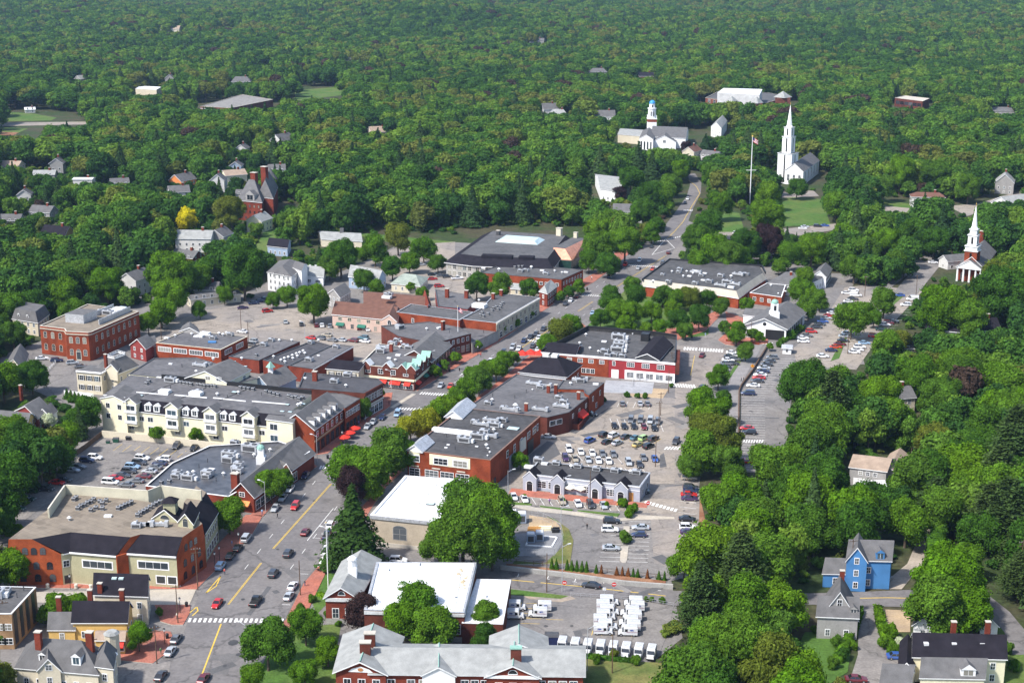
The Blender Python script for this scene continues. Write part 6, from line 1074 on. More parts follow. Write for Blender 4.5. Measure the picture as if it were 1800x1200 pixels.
def car(x, y, hd, kind, col, label, group=None, z=.05):
    """hd: photo-pixel direction the nose points to"""
    global NCAR
    NCAR += 1; p = P(x, y); q = P(x+hd[0], y+hd[1]); a = math.atan2(q.y-p.y, q.x-p.x)
    o = thing({'sedan': 'sedan_car', 'suv': 'suv_car', 'hatchback': 'hatchback_car', 'minivan': 'minivan', 'pickup': 'pickup_truck', 'van': 'delivery_van'}[kind], label, 'truck' if kind == 'pickup' else 'van' if kind in ('van', 'minivan') else 'car', (p.x, p.y, z), group); o.rotation_euler = (0, 0, a)
    bo, g, (xr, xf, r), lt = getcar(kind, col); put(o, bo, 'body', o); put(o, g, 'windows', o)
    if r not in WM: WM[r] = mm2(wheel(r), 'wheel')
    if y > 455:
        for wx in (xr, xf):
            for s in (-1, 1): put(o, WM[r], 'wheel', o, (wx, s*.83, r))
    if y > 690:
        for n_, me in lt: put(o, me, n_, o)
    return o
TY = {'1': 'sedan', '2': 'suv', '3': 'hatchback', '4': 'minivan', '5': 'pickup', '6': 'van'}
ORDL = ['first', 'second', 'third', 'fourth', 'fifth', 'sixth', 'seventh', 'eighth', 'ninth', 'tenth', 'eleventh', 'twelfth', 'thirteenth', 'fourteenth', 'fifteenth', 'sixteenth', 'seventeenth', 'eighteenth', 'nineteenth', 'twentieth', 'twenty-first', 'twenty-second', 'twenty-third']
def row(spec, hd, where, frm, group):
    """spec: 'w1x,y ...' colour, type, pixel"""
    L = spec.split()
    for i, t in enumerate(L):
        x, y = map(float, t[2:].split(',')); c = PC[t[0]][0]
        car(x, y, hd, TY[t[1]], t[0], f'{c} {KW2[TY[t[1]]]}, {ORDL[i]} {frm} {where}', group)
UP, DN = (64, -88), (-64, 88)
GP = 'cars parked in the town car parks'; GS = 'cars parked along the main street'; GD = 'cars driving on the main street'
for c, t, x, y, h, l in (('r', '1', 382, 1064, DN, 'red sedan coming down the street just above the lower crosswalk'), ('k', '5', 450, 1060, UP, 'black pickup truck driving up the street above the lower crosswalk'), ('d', '2', 481, 1011, UP, 'dark SUV with pale roof rack in the middle of the lower street'),
                         ('d', '2', 507, 976, UP, 'dark SUV driving up the street, next above the pale-racked one'), ('m', '1', 537, 938, UP, 'dark maroon sedan in the turning lane beside the tall conifer'), ('r', '2', 519, 893, DN, 'red SUV coming down the street beside the low brick market'),
                         ('m', '1', 358, 1196, UP, 'maroon sedan cut by the bottom picture edge'), ('l', '4', 699, 730, DN, 'light blue minivan approaching below the crossing'), ('s', '1', 775, 680, DN, 'silver sedan waiting at the crossing'), ('o', '1', 792, 681, DN, 'orange red sedan waiting at the crossing'),
                         ('w', '1', 861, 657, DN, 'white sedan driving down past the tudor corner shop'), ('w', '1', 912, 615, DN, 'white sedan moving beside the parked silver car'), ('d', '1', 959, 595, DN, 'dark sedan driving beside the beige store row'), ('w', '2', 1124, 460, DN, 'white SUV coming down before the library trees'),
                         ('s', '1', 1122, 473, UP, 'silver sedan driving up before the library trees'), ('o', '3', 1147, 475, DN, 'orange hatchback beside the hedge by the mall'), ('d', '1', 1145, 435, DN, 'dark sedan parked at the fork island'), ('m', '2', 1175, 446, UP, 'maroon SUV driving up at the road fork'), ('d', '2', 1165, 464, UP, 'dark SUV driving up below the road fork'),
                         ('w', '1', 1209, 351, DN, 'white sedan far up the winding street'), ('d', '1', 1204, 358, DN, 'dark sedan far up the winding street'), ('m', '1', 1234, 627, DN, 'maroon sedan driving in the back street by the crosswalk'), ('d', '2', 1188, 779, DN, 'dark SUV driving down the patched back street'), ('k', '1', 1039, 1032, (-60, -8), 'black sedan driving on the lower street above the mail yard'),
                         ('w', '2', 1295, 412, (40, 1), 'white SUV on the cross street by the green lawn')): car(x, y, h, TY[t], c, l, GD)
row('d1388,998 k1405,980 k1418,966 s4433,949'.replace('d1388', 'l2388'), UP, 'at the kerb before the olive complex', 'from below', GS)
row('s1484,896 s1497,878 w1510,862 n1547,776'.replace('547,776', '537,838'), DN, 'at the kerb before the low brick market', 'from below', GS)
row('g1310,1126 s1300,1148 d1283,1191', UP, 'at the kerb by the yellow corner house', 'from above', GS)
row('s1508,1051 w1515,1033', UP, 'at the right kerb by the brick hall lawn', 'from below', GS)
row('w5575,971 n5576,944 w2582,926', UP, 'at the right kerb beneath the tall conifer', 'from below', GS)
row('s1646,752 s1656,744 n1672,736', DN, 'at the kerb by the red umbrellas', 'from below', GS)
row('k1836,652 d1849,645 w1862,637 k2885,622 s2901,613', DN, 'at the kerb below the beige stores', 'from below', GS); row('n1921,601 d1932,594 d1942,589 w1947,596 d1955,580', DN, 'before the beige store row', 'from below', GS)
row('d2994,536 w11003,530 m11014,523', DN, 'at the kerb below the brick library office', 'from below', GS); row('n11070,488 k11077,482 k11085,477 k11091,472 r21099,467', DN, 'at the kerb under the library trees', 'from below', GS)
row('d1937,610 w1946,616 l11042,552', UP, 'at the right kerb above the red canopy', 'from below', GS)
# left car park
row('w2167,807 n2153,812 g1138,823 s1127,829 d1112,846 r1100,851 d281,862 h230,897 h248,880', (40, 3), 'along the left fence of the market car park', 'from the top', GP)
row('w2250,808 d2245,816 l2233,823 d2227,831 d1216,838 r1203,843 w4194,850', (40, 3), 'in the near row of the market car park', 'from the top', GP)
row('w2288,810 n1281,817 g1272,824 s1263,831 m1253,840 g1240,848 g1222,855', (-40, -3), 'in the second row of the market car park', 'from the top', GP)
row('d2310,787 k1341,790', (-10, 12), 'against the condominium wall', 'from the left', GP)
# pale lot behind
row('r2470,549 p1427,543 n1446,535 n1457,531 n1466,527', (30, -3), 'on the far side of the pale car park', 'from the right', GP)
row('s1502,568 d1530,572 m1556,574 w1566,574 g1580,575', (-3, -10), 'by the bright tree in the pale lot', 'from the left', GP)
row('m2631,579 w1646,581', (-6, -10), 'before the pink shops', 'from the left', GP)
row('r1547,596 g2563,597 t1575,591 g1584,600 s1600,600 m2621,601 c2639,596 w1641,602', (-30, -4), 'behind the low brick stores', 'from the left', GP)
row('w1426,585 s2444,602 g2440,608', (-30, -4), 'beside the ribbon-windowed block', 'from the top', GP)
row('g1230,560 d1100,638 s2128,640 g1142,646 w174,632 s1690,466 g1699,461 d1737,443 w1742,440 r1760,492 r2772,505 w5804,491 s1740,467 d1770,466 k2776,461 k1760,484 g1775,486 d2786,488'.replace('g1230,560 d1100,638', 'n2100,636'), (30, -2), 'in the scattered library and side street parking', 'from the left', GP)
# rear car park
row('g11094,712 s11125,712 g11138,712', (-2, -10), 'at the top by the terrace shrubs', 'from the left', GP)
row('g41109,741 g41126,741 s41143,742 g21156,744', (-2, 10), 'in the upper rear row', 'from the left', GP)
row('k11080,751 k11097,752 k11114,752 m11132,753 k11150,755', (3, 10), 'in the second rear row', 'from the left', GP)
row('k21062,767 w21079,768 d11100,770 c11117,772 e21132,773 d21148,774', (14, -6), 'in the slanted third rear row', 'from the left', GP)
row('b21037,777 k11067,779 s11085,781 y11121,784 k21140,787', (14, -6), 'in the slanted fourth rear row', 'from the left', GP)
row('w21000,793 w11021,797 w11041,799 g11059,800 g11078,801 g11131,807 b11151,809', (4, 10), 'in the row behind the shop row, far side', 'from the left', GP)
row('p2994,808 t11011,809 s11034,811 w11052,812 w11070,813 s21105,816 d11124,819', (4, 10), 'in the row right behind the shop row', 'from the left', GP)
row('s1964,770 k21037,731 k21128,866', (30, 2), 'tucked beside a brick or grey wall', 'from the left', GP)
row('w1903,876 w1922,880 t2988,884 w11016,888 d21038,890 s11061,891', (4, 8), 'facing the grass strip below the shop row', 'from the left', GP)
row('k21075,919 w21072,934 s11074,966', (40, 1), 'left of the concrete island', 'from the top', GP); row('s11126,930 n31123,943', (-40, -1), 'right of the concrete island', 'from the top', GP)
row('k11208,915 w21209,930 p11211,938', (30, 1), 'along the mulch bed', 'from the top', GP); row('t21211,843 d21214,860 n11215,865 r11211,872 p11212,879', (30, 1), 'at the back street edge under the trees', 'from the top', GP)
row('k21236,684 s11226,692', (20, -10), 'by the trees on the back street', 'from the top', GP)
row('w11287,622 d11283,629 w11280,635 g11277,641 d11274,647 w11271,652 g11268,657 d11265,663', (30, 1), 'in the narrow row left of the grass strip', 'from the top', GP)
row('w11296,627 g21292,634 d11288,641', (30, 1), 'in the second narrow row by the grass strip', 'from the top', GP)
row('g21357,631 d11352,637 d11347,643 s11342,649 n11341,655 w11336,661 r11334,666 d11331,672 w11324,680', (-30, -1), 'in the long east car park', 'from the top', GP)
row('n41315,694 r11313,755 k21317,763 r11309,814', (-30, -1), 'in the empty end of the east car park', 'from the top', GP)
row('w21500,512 w11488,517 w61504,521 d11499,527 w11492,532 d11487,537 w51481,542 g11472,547 w11463,553 r11457,557 s11452,561 b11446,567 d11441,572 d11435,577 r21426,585 g11418,592 w11411,596 w11412,602', (30, 1), 'in the long left row by the station', 'from the top', GP)
row('w11489,588 s11484,593 k11482,601 m11476,607 o11469,612 n11461,618 w11446,628', (30, 1), 'in the middle row by the station trees', 'from the top', GP)
row('k11570,567 m21561,570 w21555,573 h11549,581 r21536,593 l11519,605 w21511,612 w11507,617 w11501,621', (30, 1), 'in the right row by the grass island', 'from the top', GP)
row('b11581,521 w61604,528 w21592,538 g11524,540 w11546,548 s11537,553 m11516,540', (-30, -1), 'near the top of the station car park', 'from the left', GP)
row('w11640,463 s11415,400 k21437,399 b11450,398 w11411,403 m11505,1197 b11577,1157 w2700,988', (30, 1), 'parked alone at the edge of things', 'from the top', GP)
# ---- mail trucks
def mailmeshes():
    WH = mat('truck white', (.62, .63, .64), .45, .08); RF = mat('truck roof', (.50, .51, .53), .5, .1)
    m = M(); m.prism([(-2.15, -.93), (.95, -.93), (.95, .93), (-2.15, .93)], .42, 2.05, WH); m.frust([(-2.15, -.93), (.95, -.93), (.95, .93), (-2.15, .93)], [(-2.08, -.84), (.80, -.84), (.80, .84), (-2.08, .84)], 2.05, 2.2, WH, WH); m.face([(-1.95, -.7, 2.215), (.7, -.7, 2.215), (.7, .7, 2.215), (-1.95, .7, 2.215)], RF)
    m.frust([(.95, -.9), (2.2, -.8), (2.2, .8), (.95, .9)], [(.95, -.86), (1.95, -.7), (1.95, .7), (.95, .86)], .42, 1.12, WH); m.prism([(2.2, -.85), (2.3, -.85), (2.3, .85), (2.2, .85)], .35, .55, TYR)
    for s in (-1, 1):
        y = s*.945
        for k, (z, c) in enumerate(((1.1, 'red stripe'), (1.0, 'navy stripe'))): m.face([(-2.1, y, z), (.3, y, z), (.3, y, z+.05), (-2.1, y, z+.05)], mat(c, (.4, .02, .02) if k == 0 else (.02, .03, .2), .5))
    g = M(); g.frust([(.93, -.82), (1.32, -.78), (1.32, .78), (.93, .82)], [(.80, -.78), (.86, -.76), (.86, .76), (.80, .78)], 1.12, 2.0, CGL)
    for s in (-1, 1): g.face([(.05, s*.945, 1.2), (.72, s*.945, 1.2), (.66, s*.945, 1.85), (.05, s*.945, 1.85)], CGL)
    e = M()
    for s in (-1, 1):      # blue eagle-head emblem on the side panel
        pts = [(-1.35, 1.35), (-.75, 1.35), (-.35, 1.55), (-.6, 1.72), (-1.2, 1.75)]; e.face([(x, s*.955, z) for x, z in pts], mat('emblem blue', (.02, .05, .30), .5)); e.face([(x, s*.965, z) for x, z in ((-1.25, 1.42), (-.75, 1.42), (-.95, 1.52), (-1.28, 1.5))], WH)
    return mm2(m, 'body'), mm2(g, 'windows'), mm2(e, 'emblem')
MB = mailmeshes(); WM[.36] = mm2(wheel(.36), 'wheel')
def mail(x, y, hd, lab):
    p = P(x, y); q = P(x+hd[0], y+hd[1]); o = thing('mail_truck', lab, 'mail truck', (p.x, p.y, .05), 'white mail trucks in the post yard'); o.rotation_euler = (0, 0, math.atan2(q.y-p.y, q.x-p.x))
    b = put(o, MB[0], 'body', o); put(o, MB[1], 'windows', o); put(o, MB[2], 'emblem', b)
    for wx in (-1.35, 1.5):
        for s in (-1, 1): put(o, WM[.36], 'wheel', o, (wx, s*.78, .36))
for i in range(7): mail(1071-i*1.3+(0, -5, 3, -2, -6, 4, -3)[i], 1062+i*8.6, (40, 1), f'white mail truck, {ORDL[i]} from the top in the left column of the yard block')
for i in range(7): mail(1113-i*1.6+(0, 5, -3, 3, -2, 4, 0)[i], 1064+i*8.6, (-40, -1), f'white mail truck, {ORDL[i]} from the top in the right column of the yard block')
mail(905, 1086, (40, 1), 'white mail truck pointing right beside the low annex roof, nearer one'); mail(908, 1071, (40, 1), 'white mail truck pointing right beside the low annex roof, farther one')
mail(945, 1083, (-40, -1), 'white mail truck pointing left at the annex, nearer one'); mail(953, 1072, (-40, -1), 'white mail truck pointing left at the annex, farther one')
for i in range(8): mail(988+i*22.4, 1140+i*2.0, (-9, 30), f'white mail truck, {ORDL[i]} from the left in the bottom yard row facing the camera')
print('cars', NCAR)
# ================================================================ trees
rng = np.random.default_rng(11)
def G_(r, g, b): return (r, g, b)
LF = {
 'd': leafmat('deep green leaves', [(0, (.036, .088, .012)), (.5, (.048, .116, .012)), (1, (.064, .131, .015))]),
 'm': leafmat('mid green leaves', [(0, (.062, .139, .011)), (.5, (.084, .169, .012)), (1, (.072, .142, .018))]),
 'b': leafmat('bright green leaves', [(0, (.074, .164, .008)), (1, (.097, .179, .011))]),
 'o': leafmat('olive green leaves', [(0, (.093, .124, .017)), (1, (.122, .146, .021))]),
 'p': leafmat('dark purple leaves', [(0, (.034, .020, .022)), (1, (.052, .030, .026))]),
 'y': leafmat('golden yellow leaves', [(0, (.50, .42, .01)), (1, (.52, .45, .015))]),
 'l': leafmat('yellow green leaves', [(0, (.17, .21, .014)), (1, (.21, .22, .016))]),
 'w': leafmat('white blossom', [(0, (.45, .50, .35)), (1, (.5, .52, .4))]),
 'c': leafmat('dark conifer needles', [(0, (.018, .046, .010)), (1, (.028, .058, .012))], .1),
 'n': leafmat('pine needles', [(0, (.036, .068, .018)), (1, (.050, .078, .022))], .1),
 'r': leafmat('rusty dead foliage', [(0, (.14, .055, .02)), (1, (.17, .065, .022))], .1),
 'f': leafmat('mixed forest leaves', [(0, (.030, .076, .017)), (.25, (.044, .105, .018)), (.5, (.063, .139, .019)), (.7, (.093, .171, .022)), (.85, (.118, .193, .024)), (.93, (.121, .139, .029)), (.985, (.101, .135, .027)), (.987, (.057, .038, .032)), (1, (.067, .045, .032))], drift=True),
 'fc': leafmat('mixed forest needles', [(0, (.021, .048, .016)), (1, (.042, .075, .022))], .1)}
BARK = mat('tree bark', (.11, .085, .065), .95, .25, .8); DEADW = mat('bare grey wood', (.24, .21, .18), .9, .2)
t_ = (1+5**.5)/2
ICO = np.array([(-1, t_, 0), (1, t_, 0), (-1, -t_, 0), (1, -t_, 0), (0, -1, t_), (0, 1, t_), (0, -1, -t_), (0, 1, -t_), (t_, 0, -1), (t_, 0, 1), (-t_, 0, -1), (-t_, 0, 1)]); ICO /= np.linalg.norm(ICO[0])
ICF = [(0, 11, 5), (0, 5, 1), (0, 1, 7), (0, 7, 10), (0, 10, 11), (1, 5, 9), (5, 11, 4), (11, 10, 2), (10, 7, 6), (7, 1, 8), (3, 9, 4), (3, 4, 2), (3, 2, 6), (3, 6, 8), (3, 8, 9), (4, 9, 5), (2, 4, 11), (6, 2, 10), (8, 6, 7), (9, 8, 1)]
def quads(pos, nrm, size, rg, asp=.75):
    n = len(pos); a = rg.normal(size=(n, 3)); a -= nrm*np.sum(a*nrm, 1, keepdims=True); a /= np.linalg.norm(a, axis=1, keepdims=True)+1e-9
    b = np.cross(nrm, a); s = size[:, None]/2; k = rg.uniform(.6, 1.2, (n, 1))
    v = np.stack([pos-a*s-b*s*asp*.6, pos+a*s*.2-b*s*asp*k, pos+a*s*1.1+b*s*asp*.3, pos-a*s*.3+b*s*asp*k], 1)
    return v.reshape(-1, 3)
def tomesh(name, V, mats_, extraV=None, extraF=None, extraM=None):
    me = bpy.data.meshes.new(name); nq = len(V)//4; ev = np.zeros((0, 3)) if extraV is None else np.asarray(extraV); ef = extraF or []
    allv = np.concatenate([V, ev]) if len(ev) else V
    lens = [4]*nq+[len(f) for f in ef]; idx = np.concatenate([np.arange(nq*4)]+([np.concatenate([np.array(f)+nq*4 for f in ef])] if ef else [])).astype(np.int32)
    me.vertices.add(len(allv)); me.vertices.foreach_set('co', allv.astype(np.float32).ravel())
    me.loops.add(len(idx)); me.loops.foreach_set('vertex_index', idx)
    st_ = np.concatenate([[0], np.cumsum(lens)[:-1]]).astype(np.int32); me.polygons.add(len(lens)); me.polygons.foreach_set('loop_start', st_)
    for mt in mats_: me.materials.append(mt)
    mi = [0]*nq+(list(extraM) if extraM else [0]*len(ef)); me.polygons.foreach_set('material_index', np.array(mi, np.int32)); me.update(calc_edges=True); return me
def trunkgeo(H, r, rg, limbs=5, z1=.6, spread=3.0):
    mm = M(); mm.tube((0, 0, -.3), (0, 0, H*.35), r, None, 7, r*.75); mm.tube((0, 0, H*.35), (.2, .1, H*z1), r*.75, None, 6, r*.3)
    for k in range(limbs):
        a = 6.28*k/limbs+rg.uniform(0, 1); z = H*rg.uniform(.25, .42); mm.tube((0, 0, z), (math.cos(a)*spread, math.sin(a)*spread, z+H*rg.uniform(.18, .32)), r*.45, None, 5, r*.12)
    return mm
def decid(name, seed, R_=6., H=13., h0=1.3, nl=26, n=6500, q=.52, wide=1., lr=(.28, .46), trunk=False, mt=None):
    rg = np.random.default_rng(seed); zc = (H+h0)/2; rz = (H-h0)/2
    d = rg.normal(size=(nl, 3)); d /= np.linalg.norm(d, axis=1, keepdims=True); d[:, 2] = np.where(d[:, 2] < -.72, -d[:, 2], d[:, 2])
    k = rg.uniform(.5, .78, (nl, 1)); C = d*k*np.array([R_*wide, R_*wide, rz])+np.array([0, 0, zc]); rad = R_*rg.uniform(lr[0], lr[1], nl)
    C = np.concatenate([C, [[0, 0, zc]]]); rad = np.append(rad, R_*.55)
    m_ = int(n*2.1); li = rg.choice(len(C), m_, p=rad**2/np.sum(rad**2)); u = rg.normal(size=(m_, 3)); u /= np.linalg.norm(u, axis=1, keepdims=True)
    u[:, 2] = np.where((u[:, 2] < -.3) & (rg.random(m_) < .7), -u[:, 2], u[:, 2])
    pos = C[li]+u*(rad[li]*np.where(rg.random(m_) < .13, rg.uniform(1.05, 1.3, m_), rg.uniform(.86, 1.07, m_)))[:, None]; dd = np.linalg.norm(pos[:, None, :]-C[None], axis=2)/rad[None]; dd[np.arange(m_), li] = 9
    ok = dd.min(1) > .84; pos, u = pos[ok][:n], u[ok][:n]
    nn = u*.9+rg.normal(size=u.shape)*.42+np.array([0, 0, .15]); nn /= np.linalg.norm(nn, axis=1, keepdims=True)
    V = quads(pos, nn, q*rg.uniform(.6, 1.35, len(pos)), rg)
    EV, EF = [], []
    for c, r in zip(C, rad):
        b0 = len(EV); EV += list(ICO*r*.86+c); EF += [(a+b0, b+b0, e+b0) for a, b, e in ICF]
    mi = [0]*len(EF); ms = [mt or LF['m']]
    if trunk:
        tg = trunkgeo(H, .32, rg, 3); b0 = len(EV); EV += [np.array(v) for v in tg.v]; EF += [tuple(x+b0 for x in f) for f in tg.f]; mi += [1]*len(tg.f); ms.append(BARK)
    return tomesh(name, V, ms, np.array(EV), EF, mi)
def conif(name, seed, R_=3.2, H=14., h0=1.2, n=3800, q=.55, tiers=11, pw=.9, trunk=False, mt=None, shag=.25):
    rg = np.random.default_rng(seed); t = 1-np.sqrt(rg.random(n)); z = h0+(H-h0)*t
    ph = (t*tiers) % 1; rr_ = R_*np.power(1-t, pw)*(1-shag*ph)*(1+.18*np.sin(rg.random()*6+5*t))*rg.uniform(.72, 1.06, n)
    a = rg.random(n)*6.283; rr_ *= 1+.16*np.sin(a*5+np.floor(t*tiers)*2.1)
    pos = np.stack([np.cos(a)*rr_, np.sin(a)*rr_, z-rr_*.12], 1); nn = np.stack([np.cos(a), np.sin(a), np.full(n, .75)], 1)+rg.normal(size=(n, 3))*.35; nn /= np.linalg.norm(nn, axis=1, keepdims=True)
    V = quads(pos, nn, q*rg.uniform(.6, 1.3, n), rg, .5)
    EV = [np.array((math.cos(k*.785)*R_*.72, math.sin(k*.785)*R_*.72, h0)) for k in range(8)]+[np.array((0, 0, H*.97))]; EF = [(k, (k+1) % 8, 8) for k in range(8)]; mi = [0]*8; ms = [mt or LF['c']]
    if trunk:
        tg = M(); tg.tube((0, 0, -.3), (0, 0, h0+1.5), .3, None, 6); b0 = len(EV); EV += [np.array(v) for v in tg.v]; EF += [tuple(x+b0 for x in f) for f in tg.f]; mi += [1]*len(tg.f); ms.append(BARK)
    return tomesh(name, V, ms, np.array(EV), EF, mi)
def pine(name, seed, mt=None):
    """tall open pine: irregular horizontal plates of needles"""
    rg = np.random.default_rng(seed); P_, N_ = [], []
    for k in range(26):
        t = k/25; z = 4+12.5*t; a = rg.random()*6.28; r = (4.6*(1-t)**.7+.5)*rg.uniform(.5, 1.0)
        for s in (0, 2.1, 4.2):
            c = np.array([math.cos(a+s)*r*.62, math.sin(a+s)*r*.62, z+rg.uniform(-.5, .5)]); m_ = 150
            o = rg.normal(size=(m_, 3))*np.array([r*.3+.3, r*.3+.3, .38]); P_.append(c+o); N_.append(rg.normal(size=(m_, 3))*.4+np.array([0, 0, 1.]))
    pos = np.concatenate(P_); nn = np.concatenate(N_); nn /= np.linalg.norm(nn, axis=1, keepdims=True)
    EV = [np.array((math.cos(k*.785)*2.2, math.sin(k*.785)*2.2, 4.5)) for k in range(8)]+[np.array((0, 0, 15.5))]
    return tomesh(name, quads(pos, nn, .75*rg.uniform(.6, 1.3, len(pos)), rg, .6), [mt or LF['n']], np.array(EV), [(k, (k+1) % 8, 8) for k in range(8)])
ROUND = [decid('crown', 100+i, nl=nl, wide=w_, H=h_, lr=lr) for i, (nl, w_, h_, lr) in enumerate(((26, 1, 13, (.28, .46)), (20, 1.05, 12.4, (.3, .5)), (32, 1, 13.5, (.24, .4)), (24, .95, 13, (.28, .45)), (30, 1.1, 12, (.22, .42)), (18, 1, 13, (.32, .5))))]
BIG = [decid('crown', 200+i, nl=64, n=15000, q=.36, lr=(.16, .30)) for i in range(3)]
SMALL = [decid('crown', 300+i, nl=12, n=1700, q=.95, lr=(.34, .5)) for i in range(3)]
BUSH = [decid('crown', 320+i, H=8, h0=-.6, nl=14, n=2000, q=.85, lr=(.3, .5)) for i in range(3)]
CONE = [conif('crown', 400+i, pw=p_, shag=sh) for i, (p_, sh) in enumerate(((.9, .3), (.7, .25), (1.0, .35)))]
ARB = [conif('crown', 420+i, R_=.75, H=3.2, h0=.05, n=800, q=.3, tiers=3, pw=.75, shag=.1) for i in range(2)]
PINE = [pine('crown', 440+i) for i in range(2)]
TRK = []
for i in range(4):
    tg = trunkgeo(13, .36, rng, 5, .6, 2.6); me = bpy.data.meshes.new('trunk'); me.from_pydata(tg.v, [], tg.f); me.materials.append(BARK); TRK.append(me)
tg = M(); tg.tube((0, 0, -.3), (0, 0, 9), .28, None, 6, .12); TC = bpy.data.meshes.new('trunk'); TC.from_pydata(tg.v, [], tg.f); TC.materials.append(BARK)
SHADE = {'d': 'deep green', 'm': 'mid green', 'b': 'bright green', 'o': 'olive green', 'p': 'dark purple', 'y': 'golden yellow', 'l': 'yellow-green', 'w': 'white-blossomed', 'c': 'dark', 'n': 'grey-green', 'r': 'rusty brown', 'f': 'green'}
TREES = []           # (thing, x, y, kind key, size word)
tn = 0
def tree(x, y, Rm, Hm, col='m', form=None, name=None):
    """a tree standing at world x,y: crown and trunk"""
    global tn
    tn += 1; i = tn; form = form or ('cone' if col == 'c' else 'pine' if col == 'n' else 'round')
    if form == 'round': me, r0, h0 = (BIG[i % 3] if Rm > 8 else ROUND[i % 6] if Rm > 2.8 else SMALL[i % 3]), 6., 13.
    elif form == 'bush': me, r0, h0 = BUSH[i % 3], 6., 8.
    elif form == 'cone': me, r0, h0 = CONE[i % 3], 3.2, 14.
    elif form == 'arb': me, r0, h0 = ARB[i % 2], .75, 3.2
    else: me, r0, h0 = PINE[i % 2], 4.6, 16.5
    nm = name or {'round': 'tree', 'bush': 'shrub', 'cone': 'conifer', 'arb': 'cypress_shrub', 'pine': 'pine_tree'}[form]
    o = bpy.data.objects.new(nm, None); COL.objects.link(o); o.location = (x, y, 0); o.rotation_euler = (0, 0, (i*2.39996) % 6.283); o.scale = (Rm/r0, Rm/r0, Hm/h0)
    c = bpy.data.objects.new('crown', me); COL.objects.link(c); c.parent = o; c.material_slots[0].link = 'OBJECT'; c.material_slots[0].material = LF[col]
    if form in ('round', 'cone', 'pine'):
        t = bpy.data.objects.new('trunk', TRK[i % 4] if form == 'round' else TC); COL.objects.link(t); t.parent = o
    TREES.append((o, x, y, nm, col, Rm)); return o
def T(cx, cy, w_, col='m', k=1.12, form=None):
    """crown centred on a photo pixel, w_ pixels wide"""
    yb = cy+.52*k*w_; s = S(yb); p = P(cx, yb); tree(p.x, p.y, w_/2/s*1.05, k*w_/s, col, form)
def TT(s):
    for t in s.split():
        q = t[1:].split(','); T(float(q[0]), float(q[1]), float(q[2]), t[0], float(q[3]) if len(q) > 3 else (1.9 if t[0] == 'c' else 1.5 if t[0] == 'n' else 1.12))
# foreground and town trees, read off the photograph
TT('d472,1128,86 m538,1098,62 b577,1143,48 m537,1178,52 m448,1192,50 m622,826,80 m690,792,80 m656,828,84 m648,846,60 b720,800,58 p622,852,58,1.2 l748,742,50 l722,752,46 b782,718,50 m815,690,48 m842,668,46 m872,650,38 b762,735,44')
TT('m832,662,40 m856,650,34 m884,636,34 m902,628,26 o985,590,52 m962,606,34 b1002,574,40 m1012,598,30')
TT('c622,912,112,1.38 m814,938,130 m860,905,106 m865,950,90 m772,962,62 d822,880,86 m735,1062,78 m762,1100,80 b702,1092,66 m712,1048,50 p637,1070,62 m852,1082,56 d850,1122,52 b915,808,32 b245,1118,46 m404,905,58 m382,898,34 m478,852,56 m500,842,34 m525,808,34 m640,718,34 m655,705,22 m668,692,18')
TT('b28,996,68 o10,1194,60 m10,1112,34 d48,790,96 d18,840,90 d90,800,74 b116,768,54 d152,728,58 d58,660,58 b8,672,62 m20,760,60 m275,762,26 b345,764,24 b432,762,18 b462,770,16 d5,900,50 m30,935,30 w85,740,26')
TT('b262,568,38 b300,522,70 b285,548,50 m352,545,28 m395,518,30 b552,530,66 m505,520,34 m480,528,26 d431,474,84,1.25 m302,482,84 d375,478,50 m352,490,50 y330,388,44 o408,374,62 b190,498,66 m152,490,72 b110,520,58 m130,548,44 d25,588,46 d60,538,50 m18,540,60')
TT('d600,452,64 d640,492,36 m580,470,40 d690,470,40 m660,440,50 m720,460,36 o700,420,50 m745,440,44 d770,462,30 d838,502,46 m878,504,44 d932,506,36 m660,508,30 m722,505,18 m742,515,22 m1052,436,62 m1098,428,62 b1050,405,46 m1035,460,36 d1068,466,40 m1080,395,50 d1130,375,54 m1018,504,24 d1000,512,22 m985,522,18')
TT('m932,552,16 m909,568,16 m885,580,16 m842,608,18 b801,628,20 m782,642,18 b765,652,22 m812,592,16 b770,655,16')
TT('d1072,525,42 m1112,500,32 d1116,525,42 m1085,548,40 d1055,560,32 b1110,552,42 b1100,575,36 d1164,518,38 m1192,528,34 o1212,524,38 b1145,548,36 b1160,575,28 b1135,580,26 d1190,562,40 d1228,558,42 d1242,526,32 d1267,538,32 d1275,576,22 m1294,586,38 m1322,588,22 b1335,592,18 m1310,618,30 m1352,609,14 m1312,536,26 b1180,545,28 m1205,580,30')
TT('b1415,492,38 m1407,512,42 m1420,540,40 b1425,520,34 m1440,528,34 m1369,468,26 m1552,532,48 m1495,562,60 m1520,548,36 m1535,560,30')
TT('m1262,662,40 d1272,698,28 b1228,712,58 b1262,722,46 b1240,735,50 o1262,770,92 m1228,795,72 m1276,806,60 o1235,760,60 m1212,820,40 d1290,840,44')
TT('d1412,676,92 m1475,678,64 m1445,748,96 d1425,788,84 m1352,822,82 b1300,868,74 m1262,880,66 d1395,862,84 m1330,912,84 d1405,925,78 b1248,972,104 m1345,985,104 b1232,1048,92 m1305,1062,100 b1372,1060,92 m1240,1138,86 m1292,1142,92 m1202,990,52 o1385,1180,84 d1430,935,72 d1482,895,76 m1606,846,86 d1535,895,92 m1590,915,80 b1658,1018,128 m1640,1065,104 b1690,1065,92 m1700,985,60')
